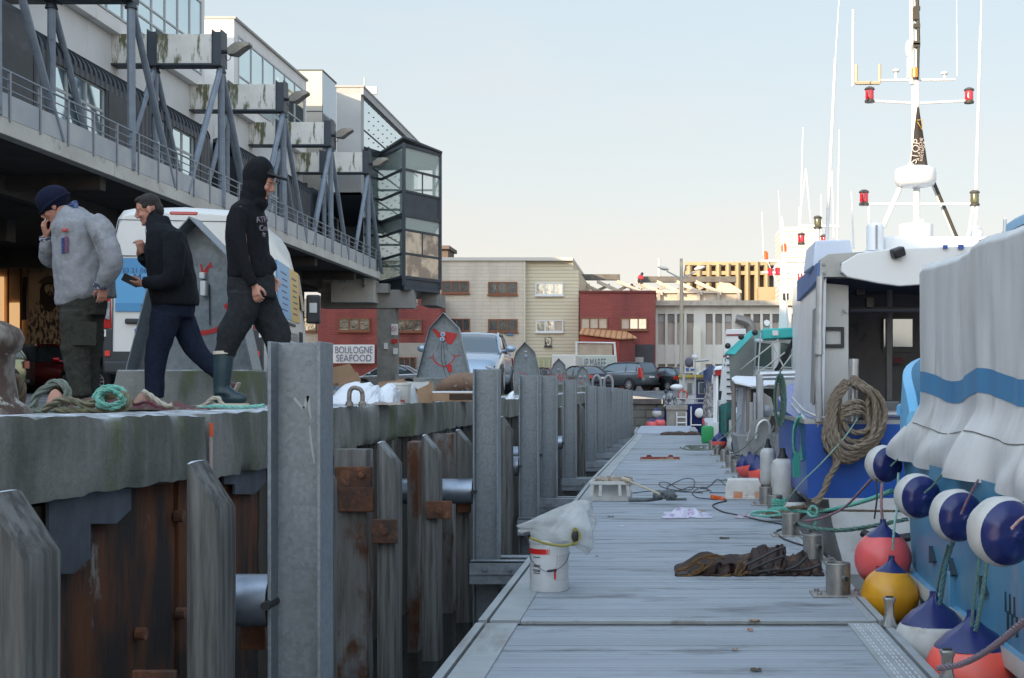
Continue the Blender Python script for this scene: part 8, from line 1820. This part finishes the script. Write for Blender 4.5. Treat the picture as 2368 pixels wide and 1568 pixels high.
# ---- man in a black hood
Y = 9.6
T = person('tall man in a black hooded top, cap and dark green rubber boots striding right', Y, base=(560, 938))
black_c = fab('black hoodie cloth', (.008, .0085, .011), (.013, .014, .017)); trou = fab('charcoal trousers', (.018, .020, .023), (.028, .030, .033))
bd = MB(); hm = head_mb(bd, P(603, 422, Y), 1, 24, -2, 1.0)
def core(q, pts): q.tube([P(x, y, Y+dy) for x, y, dy, r_ in pts], [r_*Y/F for *_, r_ in pts], 12)
core(bd, [(600, 440, 0, 16), (588, 470, 0, 18), (575, 500, 0, 30), (575, 560, 0, 28), (578, 640, 0, 32)])
core(bd, [(556, 480, -.16, 12), (560, 575, -.20, 11), (578, 640, -.2, 9), (590, 664, -.2, 8)]); core(bd, [(580, 480, .16, 12), (590, 570, .2, 11), (625, 625, .12, 9)])
core(bd, [(568, 650, -.08, 22), (536, 770, -.1, 15), (514, 905, -.1, 10), (545, 928, -.1, 9)]); core(bd, [(585, 650, .08, 22), (636, 770, .1, 15), (655, 905, .1, 10), (690, 925, .1, 9)])
hand_mb(bd, P(590, 660, Y-.21), (.18, -.1, -1), (.35, .9, .05), .92, 38, thumb=-1); hand_mb(bd, P(628, 640, Y+.05), (.1, 0, -1), (.2, -1, 0), .95, 40)
body = bd.build('body', skin, T, remesh=.0045, smoothit=2)
garment('hooded_top', T, black_c, [[(563, 598, 462, .10, 0), (540, 604, 480, .19, 0), (528, 612, 505, .215, 0), (524, 618, 540, .20, 0), (526, 621, 580, .18, 0), (528, 626, 610, .18, 0), (529, 631, 632, .18, 0), (530, 628, 645, .175, 0)]],
    [[(553, 484, -.19, 20), (548, 530, -.235, 19), (556, 582, -.25, 17), (572, 630, -.24, 14), (588, 660, -.22, 11.5)], [(580, 484, .19, 20), (590, 540, .22, 18), (600, 590, .15, 17), (622, 606, .06, 15), (632, 625, .03, 11)], [(592, 455, 0, 20), (582, 480, 0, 26)]],
    Y, extra=lambda q: (q.sph(P(597, 405, Y), (.108, .122, .142), 18, 14, rot=(0, R(18), 0)), q.sph(P(591, 438, Y), (.098, .118, .13), 16, 12), q.sph(P(583, 458, Y), (.088, .118, .085), 14, 10), q.sph(P(600, 470, Y), (.062, .10, .055), 12, 8)))
q = MB(); q.sph(P(612, 402, Y-.002), (.078, .080, .060), 18, 12, rot=(0, R(20), 0)); q.loft([[P(x, y, Y)+Vector((0, s*w, dz)) for s, dz in ((-1, 0), (-.5, .012), (0, .018), (.5, .012), (1, 0))]+[P(x, y, Y)+Vector((0, s*w, dz-.006)) for s, dz in ((1, 0), (0, .016), (-1, 0))] for x, y, w in ((622, 404, .075), (640, 409, .078), (655, 414, .062), (664, 418, .03))]); q.build('cap', mat('black cap cloth', (.009, .010, .014), .85), T, remesh=.005, smoothit=3)
garment('trousers', T, trou, [[(527, 632, 636, .16, 0), (526, 634, 665, .165, 0), (528, 636, 690, .16, 0)]],
    [[(566, 680, -.09, 36), (557, 725, -.1, 34), (533, 775, -.11, 30), (522, 812, -.11, 23), (519, 824, -.11, 21)], [(595, 680, .09, 38), (618, 730, .1, 38), (640, 778, .11, 32), (645, 830, .11, 22), (650, 870, .11, 17)]], Y, folds=(.014, 8, (1, 1, 1)))
bt = mat('dark green rubber boot', (.012, .030, .042), .42, c2=(.02, .045, .055), sc=6, bump=.12, bsc=10)
def boot(ank, top, toe, Yb, nm='boot'):
    q = MB(); q.tube([P(*top, Yb), P((top[0]+ank[0])/2, (top[1]+ank[1])/2, Yb), P(*ank, Yb), P(ank[0]+2, ank[1]+16, Yb)], [23.5*Yb/F, 22*Yb/F, 19*Yb/F, 20*Yb/F], 18)
    a = P(*ank, Yb); t = P(*toe, Yb); q.sph(((a.x+t.x)/2-.0, Yb, QZ+.055), (abs(t.x-a.x)*.62, .048, .05), 16, 10); q.sph((a.x, Yb, QZ+.06), (.062, .046, .055), 14, 10); q.tube([(a.x, Yb, QZ+.12), ((a.x+t.x)/2, Yb, QZ+.07)], [.06, .045], 12)
    o = q.build(nm, bt, T, remesh=.007, smoothit=3)
    q = MB(); q.tube([P(top[0]-.3, top[1]-3, Yb), P(top[0], top[1]+4, Yb)], 24.6*Yb/F, 18); q.build('cream_rim', mat('cream rubber', (.55, .50, .40), .6), o)
    q = MB(); c = Vector(((a.x+t.x)/2-.018, Yb, QZ)); q.loft([[c+Vector((abs(t.x-a.x)*.80*math.cos(k*PI/10)*(1), .052*math.sin(k*PI/10), z)) for k in range(20)] for z in (0, .02)]); q.build('sole', mat('cream rubber', (.55, .50, .40), .6), o)
boot((513, 895), (518, 815), (566, 930), Y-.11); boot((652, 895), (650, 818), (704, 930), Y+.11)
pr = mat('grey hoodie print', (.20, .17, .20), .8)
for s_, sz, x, y, r_ in (('ATH', .06, 606, 508, 78), ('Co', .06, 608, 528, 80), ('*', .08, 611, 548, 60)):
    text_obj('chest_lettering', s_, sz, P(x, y, Y-.158-(.0 if x < 605 else -.012)), (R(90), R(-10), R(46)), pr, T, ext=.006, sx=.78)

# ---- man in a black fleece
Y = 10.5
T = person('dark haired man in a black fleece and navy trousers holding a phone, walking left', Y, base=(370, 935))
fl_c = fab('black fleece', (.007, .0085, .011), (.012, .014, .018), 60); navyt = fab('navy work trousers', (.009, .013, .028), (.014, .020, .038))
bd = MB(); hm = head_mb(bd, P(344, 487, Y), -1, 20, 16, .98)
core(bd, [(352, 500, 0, 17), (372, 530, 0, 22), (390, 560, 0, 32), (400, 620, 0, 32), (402, 690, 0, 32)])
core(bd, [(395, 540, -.2, 12), (398, 640, -.22, 11), (345, 655, -.2, 8), (326, 656, -.2, 7.5)]); core(bd, [(370, 540, .18, 12), (352, 610, .2, 11), (322, 585, .08, 8), (325, 572, .05, 7.5)])
core(bd, [(385, 700, -.08, 22), (362, 800, -.1, 15), (357, 910, -.1, 10), (335, 928, -.1, 8)]); core(bd, [(410, 700, .08, 22), (448, 800, .1, 14), (510, 868, .1, 9), (526, 918, .1, 8)])
hand_mb(bd, P(334, 656, Y-.2), (-1, 0, -.05), (0, .5, .8), .95, 48, thumb=1); hand_mb(bd, P(328, 584, Y+.05), (-.15, -.15, 1), (-.7, .6, .0), .92, 60, thumb=1)
bd.build('body', skin, T, remesh=.0045, smoothit=2)
q = MB(); c = hm @ Vector((0, 0, 0)); hq = MB(); hq.sph((-.022, 0, .056), (.094, .082, .083), 20, 14); hq.sph((.03, 0, .10), (.05, .055, .032), 14, 10); hq.sph((-.075, 0, -.005), (.045, .068, .07), 14, 10); hq.sph((-.005, -.062, .035), (.045, .022, .028), 10, 8); hq.sph((-.005, .062, .035), (.045, .022, .028), 10, 8); hq.xf(hm); hh = hq.build('hair', hair_m, T, remesh=.005, smoothit=2)
q = MB()
for s_ in (-1, 1): q.sph((.082, s_*.030, .041), (.010, .020, .005), 8, 6)
q.xf(hm); q.build('eyebrows', hair_m, T)
garment('fleece', T, fl_c, [[(342, 386, 500, .085, 0), (340, 396, 520, .13, 0), (344, 424, 540, .20, 0), (338, 438, 580, .215, 0), (340, 447, 620, .20, 0), (345, 454, 665, .20, 0), (352, 458, 694, .195, 0), (354, 457, 706, .185, 0)]],
    [[(400, 540, -.20, 24), (404, 590, -.24, 24), (398, 640, -.26, 22), (368, 655, -.24, 18), (334, 652, -.20, 14)], [(372, 540, .20, 22), (358, 590, .22, 21), (345, 606, .16, 19), (328, 592, .06, 13)], [(356, 508, 0, 20), (372, 500, 0, 22)]], Y, folds=(.011, 7, (1, 1, .8)))
garment('trousers', T, navyt, [[(352, 452, 690, .17, 0), (354, 448, 715, .17, 0), (358, 444, 735, .16, 0)]],
    [[(385, 725, -.09, 34), (372, 780, -.1, 29), (362, 820, -.1, 25), (358, 880, -.1, 22), (357, 920, -.1, 21)], [(415, 725, .09, 32), (436, 775, .1, 28), (455, 810, .1, 25), (488, 848, .1, 20), (512, 870, .1, 16)]], Y, folds=(.009, 8, (1, 1, .8)))
sh = mat('brown trainer', (.10, .045, .045), .7, c2=(.05, .03, .035), sc=10); solew = mat('worn sole', (.40, .34, .27), .8)
def shoe(heel, toe, Yb, nm='shoe'):
    a = P(*heel, Yb); b = P(*toe, Yb); q = MB(); d = (b-a); q.tube([a, a+d*.3, a+d*.65, b], [.042, .046, .042, .028], 14); o = q.build(nm, sh, T, remesh=.006, smoothit=2)
    n = Vector((d.z, 0, -d.x)).normalized(); n = n if n.z < 0 else -n; q = MB(); q.loft([[p+n*(.034)+Vector((0, s*.042, 0))+n*t for s, t in ((-1, 0), (1, 0), (1, .014), (-1, .014))] for p in (a-d*.12, a+d*.5, b+d*.1)]); q.build('sole', solew, o)
shoe((362, 923), (325, 926), Y-.1); shoe((540, 885), (522, 925), Y+.1)
q = MB(); q.box(P(302, 648, Y-.22), (.065, .012, .13), rot=(R(10), R(-62), 0)); tag(q.build('phone', blackp, None, bevel=.004), 'black phone in the left of the three hands, held by the man in the fleece', 'phone')
q = MB(); q.tube(smooth_path([P(338, 518, Y-.05), P(336, 535, Y-.06), P(340, 552, Y-.02), P(336, 570, Y)]), .0022, 4); q.tube(smooth_path([P(362, 520, Y-.07), P(350, 545, Y-.08), P(344, 552, Y-.08), P(352, 530, Y-.09)]), .0022, 4); q.build('neck_cord', rail_m, T)

# ---- man in the grey sweatshirt
Y = 10.2
T = person('man in a navy knitted cap and grey sweatshirt smoking, head bowed, facing left', Y, base=(190, 932))
grey_c = fab('grey marl sweatshirt', (.25, .255, .275), (.20, .205, .22), 50, .25); 
grey_c.node_tree.nodes['Principled BSDF'].inputs['Roughness'].default_value = .95
grey_st = mat('grey marl with stain', (.29, .295, .315), .95, c2=(.24, .245, .26), sc=45, c3=(.10, .095, .09), sc3=2.6, lo3=.58, hi3=.72, bump=.25, bsc=180, spec=.2)
olive = fab('olive cargo trousers', (.030, .031, .026), (.045, .046, .038))
bd = MB(); hm = head_mb(bd, P(126, 480, Y), -1, 34, 14, 1.03, 1.05)
core(bd, [(138, 490, 0, 19), (165, 500, 0, 22), (195, 530, 0, 34), (200, 600, 0, 36), (195, 690, 0, 34)])
core(bd, [(222, 515, -.2, 12), (255, 605, -.22, 11), (236, 664, -.2, 9)]); core(bd, [(150, 525, .2, 12), (115, 612, .2, 11), (107, 560, .08, 8.5), (106, 545, .04, 8)])
core(bd, [(180, 700, -.08, 24), (172, 810, -.1, 16), (180, 915, -.1, 10), (155, 928, -.1, 9)]); core(bd, [(212, 700, .08, 24), (212, 810, .1, 16), (208, 915, .1, 10), (185, 926, .1, 9)])
hand_mb(bd, P(107, 545, Y+.02), (-.12, -.35, 1), (.45, .5, .2), .98, 44, thumb=1); hand_mb(bd, P(238, 664, Y-.21), (-.15, .2, -1), (-.5, .6, 0), .95, 30)
bd.build('body', skin, T, remesh=.0045, smoothit=2)
hq = MB(); hq.sph((-.022, 0, .058), (.128, .106, .105), 22, 14); hq.xf(hm); hq.build('knitted_cap', mat('navy knit', (.008, .011, .034), .95, c2=(.012, .016, .045), sc=60, bump=.9, bsc=90, bst=(1, 1, 3), spec=.2), T, remesh=.006, smoothit=3)
q = MB(); q.tube([(hm @ Vector((-.02+.124*math.cos(a*PI/12), .102*math.sin(a*PI/12), .022-.012*math.cos(a*PI/12)))) for a in range(25)], .014, 8); q.build('cap_cuff', mat('navy knit cuff', (.007, .010, .030), .95, bump=.8, bsc=90, spec=.2), T)
q = MB()
for s_ in (-1, 1): q.sph((.082, s_*.030, .030), (.010, .020, .004), 8, 6)
q.xf(hm); q.build('eyebrows', hair_m, T)
garment('sweatshirt', T, grey_st, [[(152, 180, 478, .09, 0), (140, 214, 494, .16, 0), (128, 238, 520, .215, 0), (126, 252, 560, .22, 0), (128, 258, 610, .215, 0), (131, 252, 655, .21, 0), (134, 246, 684, .20, 0), (136, 210, 708, .16, 0)], [(215, 258, 640, .14, .02), (225, 266, 688, .12, .04)]],
    [[(222, 512, -.2, 26), (244, 556, -.25, 26), (256, 604, -.26, 25), (246, 640, -.24, 22), (236, 662, -.22, 14)], [(156, 520, .2, 22), (132, 570, .22, 21), (117, 602, .18, 20), (107, 572, .06, 16), (107, 551, .03, 14)]], Y, folds=(.018, 6, (1, 1, .8)))
q = MB(); q.tube([P(107, 548, Y+.03)+Vector((0, 0, 0)), P(107, 556, Y+.035)], 15.5*Y/F, 14); q.tube([P(232, 655, Y-.225), P(230, 667, Y-.22)], [15*Y/F, 14*Y/F], 14); q.build('cuff', mat('navy white cuff', (.05, .055, .09), .9, c2=(.4, .4, .42), sc=30, lo=.5, hi=.52), T)
q = MB(); q.tube(smooth_path([P(158, 480, Y-.06), P(166, 472, Y-.07), P(175, 468, Y-.05), P(176, 478, Y-.07), P(168, 486, Y-.09), P(158, 490, Y-.10)]), .017, 8); q.build('collar', mat('blue check collar', (.03, .045, .12), .9, c2=(.08, .11, .22), sc=30, lo=.48, hi=.52), T, remesh=.007, smoothit=2)
garment('trousers', T, olive, [[(136, 242, 680, .17, 0), (138, 243, 705, .17, 0), (141, 243, 730, .165, 0)]],
    [[(176, 720, -.09, 35), (174, 780, -.1, 31), (176, 830, -.1, 29), (184, 880, -.1, 25), (188, 918, -.1, 23)], [(208, 720, .08, 33), (208, 780, .09, 30), (206, 830, .1, 27), (204, 890, .1, 23), (202, 918, .1, 22)]], Y, folds=(.014, 7, (1, 1, 1.5)))
def pocket(x, y, w, h):
    q = MB(); a = P(x, y, Y-.1); k = Y/F; q.grid(lambda u, v: Vector((a.x+(u-.5)*w*k, Y-.10-.108*math.cos((a.x+(u-.5)*w*k-P(186, 0, Y).x)/.14)-.012, a.z-(v-.5)*h*k)), 8, 6); q.build('cargo_pocket', olive, T)
pocket(206, 758, 44, 26); pocket(204, 784, 46, 30)
shoe((190, 922), (150, 926), Y-.1); shoe((214, 922), (176, 926), Y+.1)
q = MB(); q.tube([P(103, 512, Y-.02), P(108, 498, Y-.02)], .004, 8); o = q.build('cigarette', white_clean, None); tag(o, 'lit cigarette between the fingers of the man in the grey sweatshirt', 'cigarette'); q = MB(); q.tube([P(108, 498, Y-.02), P(111, 494, Y-.02)], .0042, 8); q.build('filter', mat('cork tip', (.5, .2, .04), .8), o)
pb = mat('blue chest print', (.07, .10, .26), .9); pm2 = mat('mauve chest print', (.24, .09, .17), .9); q1, q2 = MB(), MB()
def chest(x, y, w, h, qq, off=.0): c = P(x, y, Y-.205-off); qq.box(c, (w*Y/F, .02, h*Y/F), rz=R(-34))
for k in range(7): chest(146, 552+k*5.2, 8, 3.4, q1); chest(154, 549+k*5.4, 5, 3.6, q2, .02)
q1.build('chest_print', pb, T); q2.build('chest_print', pm2, T)
q = MB(); chest(150, 532, 16, 6, q, .014); q.build('red_label', mat('red cloth label', (.55, .09, .07), .8), T)

# ---- roofers on the stripped roof, a few pixels each
def roofer(px_, py_, label, lean):
    Y = 97.0; T = person(label, Y, base=(px_, py_+14)); T.location.z = P(0, py_+14, Y).z; k = Y/F
    q = MB(); q.sph(P(px_+lean*5, py_-7, Y), .12, 10, 8); q.tube([P(px_+lean*4, py_-3, Y), P(px_, py_+6, Y)], [.16, .2], 10); q.tube([P(px_, py_+5, Y), P(px_+4, py_+10, Y-.1), P(px_+1, py_+15, Y)], [.14, .10, .07], 8); q.tube([P(px_, py_+5, Y), P(px_-4, py_+10, Y+.1), P(px_-3, py_+15, Y)], [.14, .10, .07], 8); q.tube([P(px_+lean*4, py_, Y), P(px_+lean*10, py_+5, Y-.2)], [.08, .05], 8)
    q.build('body', mat('dark trousers', (.03, .03, .045), .9), T, remesh=.05)
    q = MB(); q.tube([P(px_+lean*4, py_-3, Y), P(px_, py_+6, Y)], [.20, .24], 10); q.tube([P(px_+lean*4, py_, Y), P(px_+lean*8, py_+4, Y-.2)], [.11, .08], 8); q.build('red_jacket', mat('roofer red jacket', (.36, .03, .04), .9), T, remesh=.05, smoothit=2)
roofer(1480, 640, 'roofer in a red jacket crouching at the gap between the roof beams', 1)
roofer(1466, 666, 'second roofer in red bending down among the pale trusses', -1)
